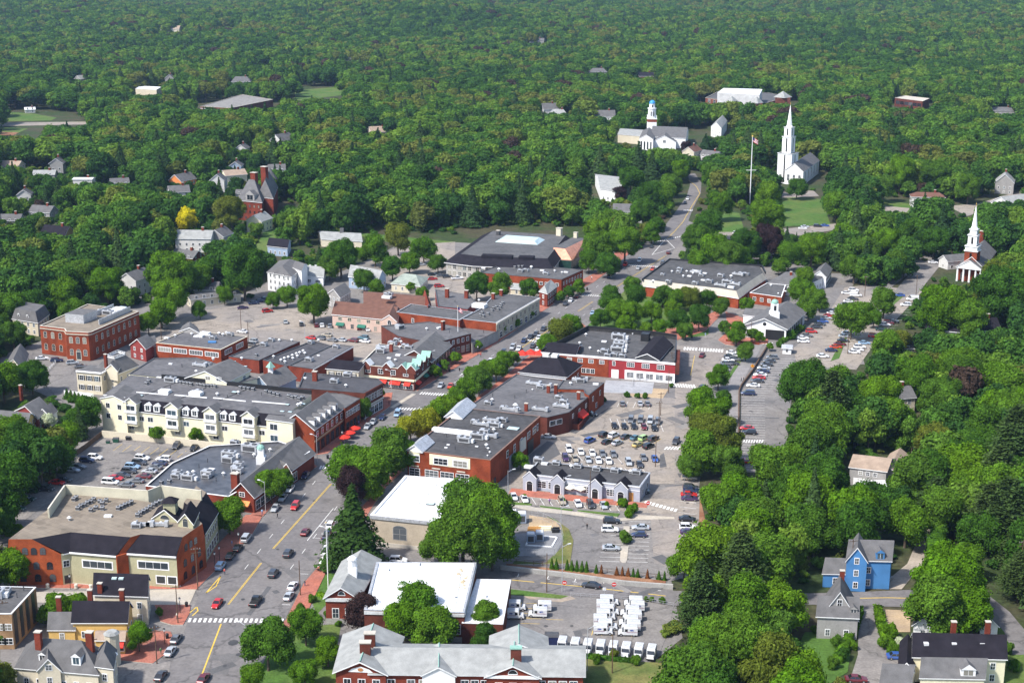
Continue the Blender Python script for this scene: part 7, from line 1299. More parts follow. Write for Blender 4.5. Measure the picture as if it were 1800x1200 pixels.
TT('o1640,775,62 m1562,735,76 d1482,722,76 d1722,755,80 n1765,812,88 n1765,905,92 m1702,872,80 d1722,935,78 n1790,960,66 b1545,698,86 m1605,660,84 m1680,650,84 d1650,700,84 m1750,680,92 m1560,610,60 d1750,520,110 b1655,545,96 o1748,505,90 m1690,560,80 m1405,805,60')
TT('p1347,424,56,1.2 b1345,382,66 d1310,430,60 b1250,442,56 m1282,452,60 d1225,420,56 m1225,462,44 m1300,458,44 b1425,438,62 m1385,452,46 d1245,395,46 m1480,420,50 m1520,445,54 b1555,425,56 d1600,405,50 m1575,465,44 d1640,425,56 m1500,472,46 m1468,362,48 b1350,345,46 d1400,330,36 m1290,330,44 m1250,310,46')
TT('o1578,602,46 n1782,770,80 n1748,845,86 n1788,1010,60 n1735,905,80 c1660,700,50 n1640,880,60 c1505,700,44')
TT('c1297,335,20 c1312,322,16 m1168,350,46 m1178,326,36 d1145,345,54 d1155,400,36 m1145,410,34 m1265,360,50')
TT('b1580,305,56,1.25 d1640,310,60 m1700,330,50 m1550,330,44 d1108,318,52 p1088,340,26 c1065,248,26 p1205,258,18 b1192,300,36')
for x, y, w_, c in ((110, 1066, 40, 'b'), (88, 1082, 44, 'm'), (95, 1060, 36, 'b'), (205, 1006, 14, 'm'), (650, 1008, 16, 'd'), (575, 997, 22, 'd'), (588, 990, 22, 'm'), (530, 1074, 24, 'd'), (575, 1080, 16, 'd'), (595, 1096, 12, 'm'), (550, 1052, 16, 'm'), (280, 1076, 16, 'm'), (140, 1060, 26, 'b'), (1048, 1157, 20, 'm'), (1080, 1150, 18, 'o'), (1118, 1160, 18, 'm'), (1135, 1052, 10, 'm'), (1146, 1053, 10, 'm'), (1164, 1055, 12, 'm'), (1094, 885, 20, 'b'), (1106, 902, 20, 'b'), (1098, 945, 24, 'm'), (1112, 895, 20, 'm'), (922, 874, 12, 'b'), (990, 880, 12, 'b'), (1066, 888, 12, 'b'),
                    (1562, 1110, 30, 'b'), (1555, 1130, 26, 'm'), (1572, 1140, 26, 'm'), (1470, 1130, 26, 'd'), (1480, 1150, 26, 'd'), (1465, 1165, 24, 'm'), (1500, 1135, 18, 'm'), (1580, 1128, 18, 'w'), (1430, 1105, 14, 'b'), (1770, 1140, 26, 'm'), (1782, 1170, 22, 'd'), (1672, 985, 20, 'm'), (1660, 960, 28, 'd'), (1102, 694, 11, 'd'), (1120, 696, 11, 'd'), (1134, 696, 12, 'd'), (1060, 702, 12, 'd'), (1180, 678, 9, 'd'), (670, 574, 8, 'b'), (690, 577, 8, 'm'), (1372, 605, 16, 'd'), (1390, 590, 18, 'd'), (1405, 578, 14, 'd')):
    p = P(x, y+w_*.35); tree(p.x, p.y, w_/2/S(y), w_*.8/S(y), c, 'bush')
p0 = P(128, 690); 
for k in range(9): p = P(118+k*7, 700+k*2.4); tree(p.x, p.y, 1.3, 3.6, 'd', 'arb')
for x, c in ((970, 'd'), (978, 'd'), (997, 'd'), (1005, 'd'), (1014, 'd'), (1023, 'd'), (1031, 'd'), (1048, 'd'), (1057, 'r'), (1084, 'r'), (1094, 'r'), (1104, 'r'), (1113, 'd'), (1121, 'd'), (1138, 'r'), (1158, 'd'), (1168, 'd')):
    p = P(x, 1000+(x-970)*.098); h = 2.6 if c == 'r' or x > 1040 else 3.2; tree(p.x, p.y, .72*h/3, h, c, 'arb')
MANUAL = len(TREES)
for t in TREES:      # crowns the photo shows whole: nothing may be scattered across their middles
    if t[4] in 'ypl' or (t[4] in 'bod' and t[2] > 520 and t[5] > 4.5):
        bx, by = proj((t[1], t[2], 0)); tx, ty = proj((t[1], t[2], t[5]*2.1)); ww = t[5]*S(by)*(.85 if t[4] in 'yp' else .45); KEEP.append((bx-ww, ty, bx+ww, by-(by-ty)*.35, t[2]))
# open ground (photo polygons) where nothing may be scattered
OPEN = [[(60, 1300), (0, 1200), (0, 1010), (30, 900), (150, 800), (175, 745), (120, 690), (0, 730), (0, 640), (60, 600), (250, 535), (420, 545), (470, 495), (560, 480), (640, 462), (700, 425), (800, 418), (800, 400), (1040, 398), (1060, 440), (1120, 440), (1165, 395), (1195, 340), (1200, 300), (1240, 300), (1240, 345), (1215, 400), (1196, 440),
         (1190, 470), (1345, 470), (1460, 470), (1520, 500), (1560, 510), (1630, 455), (1670, 452), (1620, 525), (1545, 625), (1500, 655), (1400, 650), (1385, 720), (1385, 835), (1300, 860), (1235, 880), (1250, 960), (1235, 1010), (1190, 1020), (1190, 1070), (1165, 1120), (1160, 1300)],
        [(1170, 1030), (1500, 1032), (1740, 1030), (1850, 1130), (1850, 1300), (1470, 1300), (1500, 1180), (1400, 1180), (1400, 1100), (1500, 1072), (1170, 1072)],
        [(1600, 900), (1660, 900), (1640, 980), (1600, 1040), (1540, 1040)], [(0, 190), (110, 196), (160, 215), (160, 222), (60, 240), (0, 250)], [(510, 155), (600, 150), (625, 165), (530, 182)],
        [(1365, 335), (1450, 335), (1475, 400), (1365, 405)], [(1240, 360), (1300, 365), (1320, 415), (1240, 425)], [(1250, 405), (1480, 390), (1480, 405), (1345, 430), (1250, 425)], [(1545, 345), (1625, 355), (1690, 385), (1680, 395), (1550, 382)], [(1660, 365), (1800, 330), (1800, 355), (1700, 385)],
        [(470, 395), (520, 415), (490, 440), (440, 450)], [(660, 400), (800, 415), (790, 440), (660, 430)]]
OW = [[(p.x, p.y) for p in (P(x, y) for x, y in q)] for q in OPEN]; OB = [(min(a for a, _ in q), max(a for a, _ in q), min(b for _, b in q), max(b for _, b in q)) for q in OW]
FC = [((min(a for a, _ in q)+max(a for a, _ in q))/2, (min(b for _, b in q)+max(b for _, b in q))/2, max(max(a for a, _ in q)-min(a for a, _ in q), max(b for _, b in q)-min(b for _, b in q))/2) for q in FOOT]
for x0, y0, x1, y1 in ((1385, 352, 1440, 392), (1258, 372, 1298, 405), (1205, 308, 1235, 372), (1262, 408, 1300, 420), (0, 200, 60, 240), (60, 216, 150, 220), (515, 157, 600, 172), (1625, 905, 1650, 965), (1600, 960, 1625, 1000), (1400, 402, 1470, 408), (1316, 250, 1324, 358), (1553, 350, 1600, 368), (780, 392, 1040, 412), (1510, 1030, 1560, 1060), (1750, 1050, 1800, 1100), (1690, 372, 1712, 382), (1178, 374, 1212, 430), (1298, 640, 1385, 812), (1030, 1045, 1158, 1170), (125, 612, 245, 690), (170, 690, 500, 790), (1395, 545, 1520, 640), (1480, 500, 1605, 600), (1600, 470, 1650, 500), (600, 405, 690, 412)):
    KEEP.append((x0, y0, x1, y1, P((x0+x1)/2, y1).y))
CELL = {}
for t in TREES: CELL.setdefault((int(t[1]//20), int(t[2]//20)), []).append((t[1], t[2], t[5]))
AUTO = []; y = 250.0
while y < 6200:
    sp = 10.4 if y < 650 else 12.2 if y < 950 else 14.4 if y < 1500 else 14.4+(y-1500)*.001; hw = y*.36+30; x = -hw
    while x < hw:
        jx, jy = x+rng.uniform(-.42, .42)*sp, y+rng.uniform(-.42, .42)*sp; x += sp
        if any(b[0] < jx < b[1] and b[2] < jy < b[3] and inside((jx, jy), q) for b, q in zip(OB, OW)): continue
        if jy < 1800 and any(abs(jx-a) < r+3 and abs(jy-b) < r+3 for a, b, r in FC): continue
        Rm = rng.uniform(4.6, 8.6) if y < 650 else rng.uniform(5, 10.4) if y < 950 else rng.uniform(6.2, 12.8); Hm = min(Rm, 8.5)*rng.uniform(1.6, 2.1)+3
        near = [t for a in (-1, 0, 1) for b in (-1, 0, 1) for t in CELL.get((int(jx//20)+a, int(jy//20)+b), ())] if jy < 900 else ()
        if any((jx-t[0])**2+(jy-t[1])**2 < (max(4.5, t[2]*.75))**2 for t in near): continue
        done = False
        for sc in (1, .75, .5, .32):
            bx, by = proj((jx, jy, 0)); tx, ty = proj((jx, jy, Hm*sc)); s = (by-ty)/(Hm*sc); w_ = Rm*sc*s*.9
            if bx < -120 or bx > 1920: break
            if not any(k[4] > jy and tx+w_ > k[0] and tx-w_ < k[2] and ty < k[3] and by > k[1] for k in KEEP): done = True; break
        if done and jy < 1000:
            rx = w_; my = (ty+by)/2
            if any(-60 < ty < 1260 and inside(q_, OPEN[0]) or inside(q_, OPEN[1]) for q_ in ((bx, ty+4), (bx-rx, my), (bx+rx, my), (bx, my))):
                if sc > .8: sc = .6; Rm, Hm = Rm, Hm; rx = Rm*sc*s*.9; ty = proj((jx, jy, Hm*sc))[1]; my = (ty+by)/2
                if any(inside(q_, OPEN[0]) or inside(q_, OPEN[1]) for q_ in ((bx, ty+4), (bx-rx, my), (bx+rx, my), (bx, my))): done = False
        if done: AUTO.append((jx, jy, Rm*sc, Hm*sc, bx, by))
    y += sp*.92
AUTO.sort(key=lambda a: -(a[2]*S(a[5]) if -20 < a[4] < 1820 and a[5]-a[3]*S(a[5]) < 1200 else 0))
NIND = max(0, 296-sum(1 for t in TREES if t[3] in ('tree', 'conifer', 'pine_tree')))
for k, (x, y, r, h, bx, by) in enumerate(AUTO[:NIND]):
    c = rng.choice(list('dmmbbodn'), p=[.22, .2, .2, .1, .1, .06, .06, .06]); tree(x, y, r if c != 'n' else r*.75, h if c != 'n' else h*1.25, str(c))
REST = AUTO[NIND:]
print('trees individual', len(TREES), 'forest', len(REST))
# ---- labels: shade, kind, rank by distance on one side of the nearest landmark
ORD = ['nearest', 'second nearest', 'third nearest', 'fourth nearest', 'fifth nearest', 'sixth nearest', 'seventh nearest', 'eighth nearest', 'ninth nearest', 'tenth nearest']+[f'{n}th nearest' for n in range(11, 99)]
KW = {'tree': 'tree', 'shrub': 'rounded shrub', 'conifer': 'pointed conifer', 'cypress_shrub': 'cone shrub', 'pine_tree': 'tall pine'}
def lmk(x, y):
    best = min(LM, key=lambda l: (l[1][0]-x)**2+(l[1][1]-y)**2); a, b = proj((x, y, 0)); c, d = proj((*best[1], 0)); dx, dy = a-c, b-d
    side = ('right of' if dx > 0 else 'left of') if abs(dx) > abs(dy)*1.3 else ('before' if dy > 0 else 'behind'); return best, side, math.hypot(x-best[1][0], y-best[1][1])
gr = {}
for t in TREES:
    b_, sd_, ds = lmk(t[1], t[2]); gr.setdefault((t[3], t[4], b_[0], sd_), []).append((ds, t[0]))
GRP = {'tree': 'broadleaf trees around the town', 'shrub': 'shrubs in the gardens and beds', 'conifer': 'conifers', 'cypress_shrub': 'cone shrubs in a row', 'pine_tree': 'pines in the eastern woods'}
for (nm, c, l, sd_), v in gr.items():
    v.sort(key=lambda a: a[0]); k0 = f'{SHADE[c]} {KW[nm]}'
    for i, (_, o) in enumerate(v):
        tag(o, f'{k0} {sd_} {l}' if len(v) == 1 else f'{k0} {sd_} {l}, {ORD[i]}', 'tree' if nm in ('tree', 'conifer', 'pine_tree') else 'shrub', GRP[nm])
# ---- the far wood: one object scattering trees on points
lib = bpy.data.collections.new('forest_sources'); SRC = []
def src(i, me): o = bpy.data.objects.new(f'forest_source_{i:02d}', me); lib.objects.link(o)
for i in range(6): src(i, decid('forest_tree', 500+i, nl=15, n=1500, q=1.05, lr=(.3, .5), trunk=True, mt=LF['f']))
for i in range(2): src(6+i, conif('forest_conifer', 520+i, R_=3.6, H=16, n=1300, q=1.0, trunk=True, mt=LF['fc']))
for i in range(5): src(8+i, decid('forest_tree', 540+i, nl=11, n=620, q=1.5, lr=(.33, .55), mt=LF['f']))
src(13, conif('forest_conifer', 560, R_=3.6, H=16, n=300, q=1.9, mt=LF['fc']))
pts_, idx, scl, rot = [], [], [], []
for x, y, r, h, bx, by in REST:
    far = y > 1700; con = rng.random() < (.10 if y < 2500 else .06); pts_.append((x, y, hills(x, y)))
    idx.append((13 if con else 8+rng.integers(5)) if far else (6+rng.integers(2) if con else rng.integers(6)))
    scl.append((r/6*(1.2 if con else 1), r/6*(1.2 if con else 1), h/13*(1.05 if con else 1))); rot.append((0, 0, rng.random()*6.283))
for i in range(2): src(14+i, decid('forest_bush', 600+i, H=8, h0=-1, nl=9, n=420, q=1.5, lr=(.3, .5), mt=LF['f']))
y = 262.
while y < 1150:          # understorey between the near crowns
    x = -y*.37
    while x < y*.37:
        jx, jy = x+rng.uniform(-2, 2), y+rng.uniform(-2, 2); x += 5.2
        if any(b[0] < jx < b[1] and b[2] < jy < b[3] and inside((jx, jy), q) for b, q in zip(OB, OW)) or any(abs(jx-a) < r+2.5 and abs(jy-b) < r+2.5 for a, b, r in FC) or rng.random() < .25: continue
        r = rng.uniform(1.3, 2.9); h = r*rng.uniform(.7, 1.3); bx, by = proj((jx, jy, 0)); tx, ty = proj((jx, jy, h)); w_ = r*S(by)
        if any(k[4] > jy and tx+w_ > k[0] and tx-w_ < k[2] and ty < k[3] and by > k[1] for k in KEEP): continue
        pts_.append((jx, jy, 0)); idx.append(14+rng.integers(2)); scl.append((r/6, r/6, h/8)); rot.append((0, 0, rng.random()*6.283))
    y += 5
me = bpy.data.meshes.new('woodland'); me.from_pydata(pts_, [], [])
for n_, ty, arr in (('idx', 'INT', np.array(idx, np.int32)), ('scl', 'FLOAT_VECTOR', np.array(scl, np.float32).ravel()), ('rot', 'FLOAT_VECTOR', np.array(rot, np.float32).ravel())):
    a = me.attributes.new(n_, ty, 'POINT'); a.data.foreach_set('value' if ty == 'INT' else 'vector', arr)
wo = bpy.data.objects.new('woodland', me); COL.objects.link(wo); tag(wo, 'far-off mixed broadleaf wood reaching to the top of the picture', 'woodland', kind='stuff')
ng = bpy.data.node_groups.new('scatter', 'GeometryNodeTree'); ng.interface.new_socket('Geometry', in_out='INPUT', socket_type='NodeSocketGeometry'); ng.interface.new_socket('Geometry', in_out='OUTPUT', socket_type='NodeSocketGeometry')
gi, go = ng.nodes.new('NodeGroupInput'), ng.nodes.new('NodeGroupOutput'); mp = ng.nodes.new('GeometryNodeMeshToPoints'); ip = ng.nodes.new('GeometryNodeInstanceOnPoints'); ci = ng.nodes.new('GeometryNodeCollectionInfo')
ci.inputs[0].default_value = lib; ci.inputs['Separate Children'].default_value = True; ci.inputs['Reset Children'].default_value = True; ip.inputs['Pick Instance'].default_value = True
def na(n_, ty):
    k = ng.nodes.new('GeometryNodeInputNamedAttribute'); k.data_type = ty; k.inputs[0].default_value = n_; return k.outputs[0]
L_ = ng.links; L_.new(gi.outputs[0], mp.inputs['Mesh']); L_.new(mp.outputs[0], ip.inputs['Points']); L_.new(ci.outputs[0], ip.inputs['Instance']); L_.new(na('idx', 'INT'), ip.inputs['Instance Index']); L_.new(na('scl', 'FLOAT_VECTOR'), ip.inputs['Scale'])
er = ng.nodes.new('FunctionNodeEulerToRotation'); L_.new(na('rot', 'FLOAT_VECTOR'), er.inputs[0]); L_.new(er.outputs[0], ip.inputs['Rotation']); L_.new(ip.outputs[0], go.inputs[0])
wo.modifiers.new('scatter', 'NODES').node_group = ng
# ================================================================ street furniture and other things
def pole(x, y, h, r=.14, mt=WOOD, arms=0, nm='utility_pole', lab='', lamp=None, ang=0, grp='utility poles'):
    p = P(x, y); o = thing(nm, lab, 'utility pole' if 'pole' in nm else 'street lamp', (p.x, p.y, 0), grp); m = M(); m.tube((p.x, p.y, -.2), (p.x, p.y, h), r, mt, 7, r*.7); m.build('shaft', o)
    u = Vector((math.cos(ang), math.sin(ang), 0)); v = Vector((-u.y, u.x, 0))
    if arms:
        m = M()
        for k in range(arms): m.box(p, u, v, 2.4, .12, h-.6-k*.9, h-.46-k*.9, mt)
        for s in (-1, -.4, .4, 1): m.cyl(p.x+u.x*s, p.y+u.y*s, .06, .04, h-.46, h-.2, MTL, 5)
        m.build('crossarm', o)
    if lamp: m = M(); m.tube((p.x, p.y, h-.4), (p.x+u.x*lamp, p.y+u.y*lamp, h+.1), .06, MTL, 5); m.box(p+u*(lamp+.3), u, v, .9, .35, h-.05, h+.12, MTW); m.build('lamp_head', o)
    return o
for x, y, h, a, l in ((348, 1036, 11, 2, 'tall wooden utility pole with crossarms on the brick pavement before the olive complex'), (313, 1095, 9.5, 1, 'leaning-dark wooden pole at the brick corner above the crosswalk'), (276, 1166, 9, 2, 'wooden pole with crossarms at the bottom brick corner'), (528, 1046, 9, 0, 'brown wooden pole on the right pavement by the brick hall'),
                      (961, 1040, 10, 0, 'reddish wooden pole on the lower street verge'), (1158, 752, 9, 1, 'tall pole in the rear car park row'), (1161, 730, 8, 1, 'pole behind the rear car park row'), (1152, 820, 10, 1, 'thin pole at the right end of the rear car park'), (1037, 893, 11, 0, 'black pole before the blue-grey shop row'), (1076, 1182, 9, 0, 'brown pole on the grass below the mail yard'),
                      (1495, 1028, 12, 1, 'dark pole before the bright blue house'), (1790, 1045, 14, 2, 'big wooden pole with crossarms at the far right road'), (424, 580, 9, 1, 'wooden pole in the pale car park'), (437, 605, 9, 0, 'thin wooden pole by the ribbon-windowed block'), (10, 1120, 9, 1, 'pole beside the tan apartment block'), (284, 598, 7, 0, 'dark pole behind the barn red house'),
                      (950, 535, 8, 0, 'pale wooden pole at the beige store corner'), (1263, 745, 8, 1, 'pole with crossarm rising among the back street trees'), (1520, 520, 9, 1, 'pole at the top of the station car park'), (1610, 522, 10, 1, 'leaning pole by the church road'), (1320, 600, 8, 0, 'black pole before the station'), (1175, 690, 8, 0, 'pole at the terrace corner'), (1490, 622, 8, 0, 'pole in the station car park island'), (1180, 660, 9, 1, 'pole at the corner of the crimson store building'), (165, 1180, 8, 1, 'low pole above the big grey-gabled house'), (1560, 655, 9, 0, 'pole amid the eastern trees')):
    pole(x, y, h, arms=a, lab=l, ang=.3 if a else 0)
for x, y, h, l in ((434, 1170, 10, 'grey lamp post with curved arm beside the big round tree'), (578, 1000, 11, 'lamp post on the right pavement below the conifer'), (467, 900, 9, 'lamp post before the low brick market'), (558, 815, 9, 'lamp post at the red gabled building corner'), (893, 880, 9, 'double lamp post left of the blue-grey shop row'), (990, 892, 9, 'slim lamp post on the grass strip'), (988, 1040, 12, 'tall slim lamp post above the no-entry sign'),
                   (1032, 1178, 10, 'grey lamp post by the bottom mail truck row'), (586, 612, 8, 'lamp post behind the vented roof store'), (536, 600, 8, 'lamp post in the pale car park by the red chimney'), (1058, 482, 8, 'lamp post under the library trees'), (755, 655, 8, 'lamp post by the tudor corner shop'), (986, 935, 7, 'slim post at the work yard edge'), (688, 690, 8, 'signal post at the crossing')):
    pole(x, y, h, .09, MTL, nm='street_lamp', lab=l, lamp=1.6, ang=2.6 if x < 700 else .5, grp='street lamps')
def lantern(x, y, l):
    p = P(x, y); o = thing('post_lantern', l, 'street lamp', (p.x, p.y, 0), 'black post lanterns'); m = M(); m.tube((p.x, p.y, 0), (p.x, p.y, 3.2), .08, BLK, 6); m.build('post', o); m = M(); m.cyl(p.x, p.y, .18, .28, 3.2, 3.75, LHT, 6); m.cyl(p.x, p.y, .32, .05, 3.75, 4.05, BLK, 6); m.build('lamp', o)
for x, y, l in ((386, 985, 'black lantern post before the brick gambrel end'), (378, 995, 'black post just left of the gambrel-end lantern'), (317, 1077, 'black lantern post on the round brick corner'), (290, 1132, 'black lantern post by the yellow corner house'), (420, 960, 'black lantern post under the pavement tree'), (602, 778, 'black lantern post by the red umbrellas'), (840, 625, 'black lantern post before the slate-roofed shop'), (124, 1035, 'black lantern post before the olive complex entrance')): lantern(x, y, l)
def flagpole(x, y, h, lab, flag=True, z=0, r=.14, yard=0):
    p = P(x, y, z); o = thing('flagpole', lab, 'flagpole', (p.x, p.y, z)); m = M(); m.tube((p.x, p.y, z), (p.x, p.y, z+h), r, WH, 8, r*.5); m.dome(p.x, p.y, r*1.6, z+h, r*1.6, GOLD, 8, 2); 
    if yard: m.tube((p.x-3, p.y, z+h*.5), (p.x+3, p.y, z+h*.5), .14, WH, 6)
    m.build('pole', o)
    if flag:
        f = M(); nx, nz = 8, 7; W_, H_ = 1.9*(1+h/30), 1.2*(1+h/30); top = z+h-.3
        for i in range(nx):
            for j in range(nz):
                def v(a, b): t = a/nx; return (p.x+.1+W_*t*.75, p.y+.18*math.sin(t*7), top-H_*b/nz-W_*t*.45)
                c = mat('flag navy', (.02, .03, .16), .8) if (i < 3 and j < 4) else mat('flag red', (.5, .02, .03), .8) if j % 2 == 0 else WH
                f.face([v(i, j), v(i, j+1), v(i+1, j+1), v(i+1, j)], c)
        f.build('flag', o)
    return o
flagpole(805, 583, 10, 'white flagpole with american flag on the flat roof by the street', z=7); flagpole(577, 1034, 17, 'tall pale flagpole in front of the brick hall, without flag', False); 
o = flagpole(1318, 358, 40, 'very tall white flagpole with crosstree on the church green', True, r=.35, yard=1)
def umbrella(x, y, mt, lab, r=1.9, grp=None, h=2.5, sq=8):
    p = P(x, y); o = thing('cafe_umbrella', lab, 'umbrella', (p.x, p.y, .1), grp); m = M(); m.tube((p.x, p.y, .1), (p.x, p.y, h), .04, MTW, 5); m.build('pole', o); m = M(); m.cyl(p.x, p.y, r, .08, h-.4, h+.35, mt, sq); m.cyl(p.x, p.y, r, r, h-.6, h-.4, mt, sq); m.build('canopy', o)
for i, (x, y) in enumerate(((606, 779), (615, 771), (624, 763))): umbrella(x, y, AWR, f'bright red cafe umbrella by the red gabled building, {ORDL[i]} from below', grp='red cafe umbrellas')
umbrella(1002, 868, AWC, 'left of the two cream square umbrellas before the blue-grey shop row', 2.0, sq=4, grp='cream umbrellas'); umbrella(1021, 870, AWC, 'right of the two cream square umbrellas before the blue-grey shop row', 2.0, sq=4, grp='cream umbrellas')
p = P(933, 634); o = thing('red_canopy', 'red-orange tent canopy between hip-roofed pavilion and street', 'canopy', (p.x, p.y, 0)); m = M()
for dx, dy, r in ((-3.2, 0, 2.6), (0, 1.2, 2.8), (3.2, .4, 2.4)):
    m.cyl(p.x+dx, p.y+dy, r, .1, 2.6, 4.2, AWR, 6); m.tube((p.x+dx, p.y+dy, 0), (p.x+dx, p.y+dy, 3.4), .05, MTW, 5)
m.build('canopy', o)
# street clock at the upper kerb
p = P(1018, 578); o = thing('street_clock', 'tall black post clock by the hedge beside the crimson store building', 'clock', (p.x, p.y, 0)); m = M(); m.tube((p.x, p.y, 0), (p.x, p.y, 4), .13, BLK, 7); m.build('post', o); m = M(); m.tube((p.x-.1, p.y-.25, 4.6), (p.x-.1, p.y+.25, 4.6), .7, BLK, 14); m.build('clock_case', o)
m = M(); m.face([(p.x-.1+.52*math.cos(k*.524), p.y-.27, 4.6+.52*math.sin(k*.524)) for k in range(12)], WH); m.build('clock_face', o)
# signs
def sign(x, y, kind, lab):
    p = P(x, y); o = thing('road_sign', lab, 'sign', (p.x, p.y, 0)); m = M(); m.tube((p.x, p.y, 0), (p.x, p.y, 2.6), .04, MTL, 5); m.build('post', o); m = M()
    y0 = p.y-.06; q = lambda r, n, off=0: [(p.x+r*math.cos(off+k*6.283/n), y0, 2.6+r*math.sin(off+k*6.283/n)) for k in range(n)]
    if kind == 'no': m.face(q(.55, 14), mat('sign red', (.6, .02, .02), .5)); y0 -= .02; m.face([(p.x-.38, y0, 2.5), (p.x+.38, y0, 2.5), (p.x+.38, y0, 2.7), (p.x-.38, y0, 2.7)], WH)
    elif kind == 'dia': m.face(q(.75, 4), mat('sign orange', (.75, .3, .02), .5)); m.tube((p.x, y0-.02, 2.4), (p.x, y0-.02, 2.85), .05, BLK, 5); m.dome(p.x, y0-.03, .09, 2.85, .09, BLK, 6, 2)
    else: m.face([(p.x-.4, y0, 2.2), (p.x+.4, y0, 2.2), (p.x+.4, y0, 3), (p.x-.4, y0, 3)], MTW)
    m.build('plate', o)
sign(992, 1041, 'no', 'round red no-entry sign at the mail yard entrance, left one'); sign(1079, 1044, 'no', 'round red no-entry sign on the verge above the truck block'); sign(1139, 899, 'no', 'round red no-entry sign at the shop row crosswalk'); sign(1322, 655, 'dia', 'orange diamond pedestrian sign on the path by the east car park'); sign(1062, 1052, 'p', 'small grey plate sign above the mail trucks')
# mail boxes, bins, bollards
p = P(427, 1189); o = thing('mailbox', 'dark blue mailbox at the bottom kerb beside the big tree', 'mailbox', (p.x, p.y, 0)); m = M(); ux, uy = Vector((1, 0, 0)), Vector((0, 1, 0)); NB = mat('mailbox blue', (.02, .05, .2), .4)
m.box(p, ux, uy, .7, .7, .25, 1.1, NB); m.dome(p.x, p.y, .38, 1.1, .3, NB, 10, 3)
for a, c in ((-.28, -.28), (.28, -.28), (.28, .28), (-.28, .28)): m.box(p+ux*a+uy*c, ux, uy, .08, .08, 0, .25, NB)
m.build('box', o)
def bin_(x, y, lab, mt=BLK):
    p = P(x, y); o = thing('litter_bin', lab, 'litter bin', (p.x, p.y, .13), 'litter bins'); m = M(); m.cyl(p.x, p.y, .35, .4, .13, 1.1, mt, 10); m.build('drum', o); m = M(); m.cyl(p.x, p.y, .42, .25, 1.1, 1.3, mt, 10); m.build('lid', o)
for x, y, l in ((328, 1066, 'round brown planter bin on the brick corner above the crosswalk'), (576, 806, 'black bin at the red gabled corner'), (540, 828, 'black bin before the market gable'), (1216, 594, 'black bin on the park pavement by the crosswalk'), (1032, 510, 'black bin on the pavement above the upper crosswalk'), (790, 653, 'black bin before the tudor corner shop'), (294, 1122, 'brown bin under the yellow corner house lantern')): bin_(x, y, l)
def dumpster(x, y, mt, lab, s=1):
    p = P(x, y); o = thing('dumpster', lab, 'dumpster', (p.x, p.y, 0)); m = M(); m.frust([(p.x-.9*s, p.y-.6*s), (p.x+.9*s, p.y-.6*s), (p.x+.9*s, p.y+.6*s), (p.x-.9*s, p.y+.6*s)], [(p.x-1.05*s, p.y-.75*s), (p.x+1.05*s, p.y-.75*s), (p.x+1.05*s, p.y+.75*s), (p.x-1.05*s, p.y+.75*s)], .1, 1.4*s, mt); m.build('container', o)
    m = M(); m.frust([(p.x-1.08*s, p.y-.78*s), (p.x+1.08*s, p.y-.78*s), (p.x+1.08*s, p.y+.78*s), (p.x-1.08*s, p.y+.78*s)], [(p.x-1.0*s, p.y-.1), (p.x+1.0*s, p.y-.1), (p.x+1.0*s, p.y+.7*s), (p.x-1.0*s, p.y+.7*s)], 1.4*s, 1.65*s, MTD); m.build('lid', o)
DG = mat('dumpster green', (.02, .09, .06), .6); dumpster(204, 777, DG, 'dark green dumpster under the condominium wall, right one', .9); dumpster(190, 779, DG, 'small green bin left of the dark green dumpster', .6); dumpster(226, 773, BLK, 'black dumpster under the condominium wall', .8); dumpster(973, 760, WH, 'white grease container at the rear wall of the wide grey-roofed store', 1.6); dumpster(1022, 745, mat('dumpster maroon', (.12, .03, .03), .6), 'maroon dumpster by the rear brick enclosure', 1.1); dumpster(970, 1131, mat('mail container navy', (.02, .03, .10), .5), 'dark blue container behind the long slate-roofed office', 1.5)
# generators / switchgear in the work yard
def gear(x, y, lab, s=1, n=3):
    p = P(x, y); o = thing('electrical_cabinet', lab, 'electrical equipment', (p.x, p.y, 0)); CB = mat('cabinet blue grey', (.30, .36, .46), .4, .1)
    for k in range(n):
        q = p+Vector((k*2.3*s-n*1.1*s, (k % 2)*1.2, 0)); m = M(); m.box(q, ux, uy, 2.1*s, 2.2*s, .15, 2.4*s, CB); m.box(q, ux, uy, 1.8*s, 1.9*s, 2.4*s, 2.6*s, MTW); m.box(q-uy*1.12*s, ux, uy, 1.5*s, .05, .5, 2.0*s, MTD); m.build('cabinet', o)
gear(908, 917, 'row of pale blue electrical cabinets beside the giant tree', 1.1, 3); gear(948, 952, 'group of grey transformers inside the white square in the work yard', 1, 2)
m = M(); c_ = [P(x, y) for x, y in ((923, 959), (971, 962), (981, 944), (931, 940))]
for a, b in zip(c_, c_[1:]+c_[:1]):
    d = (b-a).normalized(); n = Vector((-d.y, d.x, 0)); m.prism(ccw([(a.x, a.y), (b.x, b.y), (b.x+n.x*.4, b.y+n.y*.4), (a.x+n.x*.4, a.y+n.y*.4)]), .05, .25, WH)
p = c_[0]; o = m.build('kerb_frame'); tag(o, 'white square kerb frame round the transformers in the work yard', 'kerb frame')
p = P(935, 947); o = thing('water_barrel', 'bright blue barrel beside the transformers', 'barrel', (p.x, p.y, 0)); m = M(); m.cyl(p.x, p.y, .6, .65, 0, 1.0, mat('barrel blue', (.03, .2, .6), .4), 10); m.cyl(p.x, p.y, .65, .6, 1.0, 1.5, MC['barrel blue'], 10); m.build('drum', o)
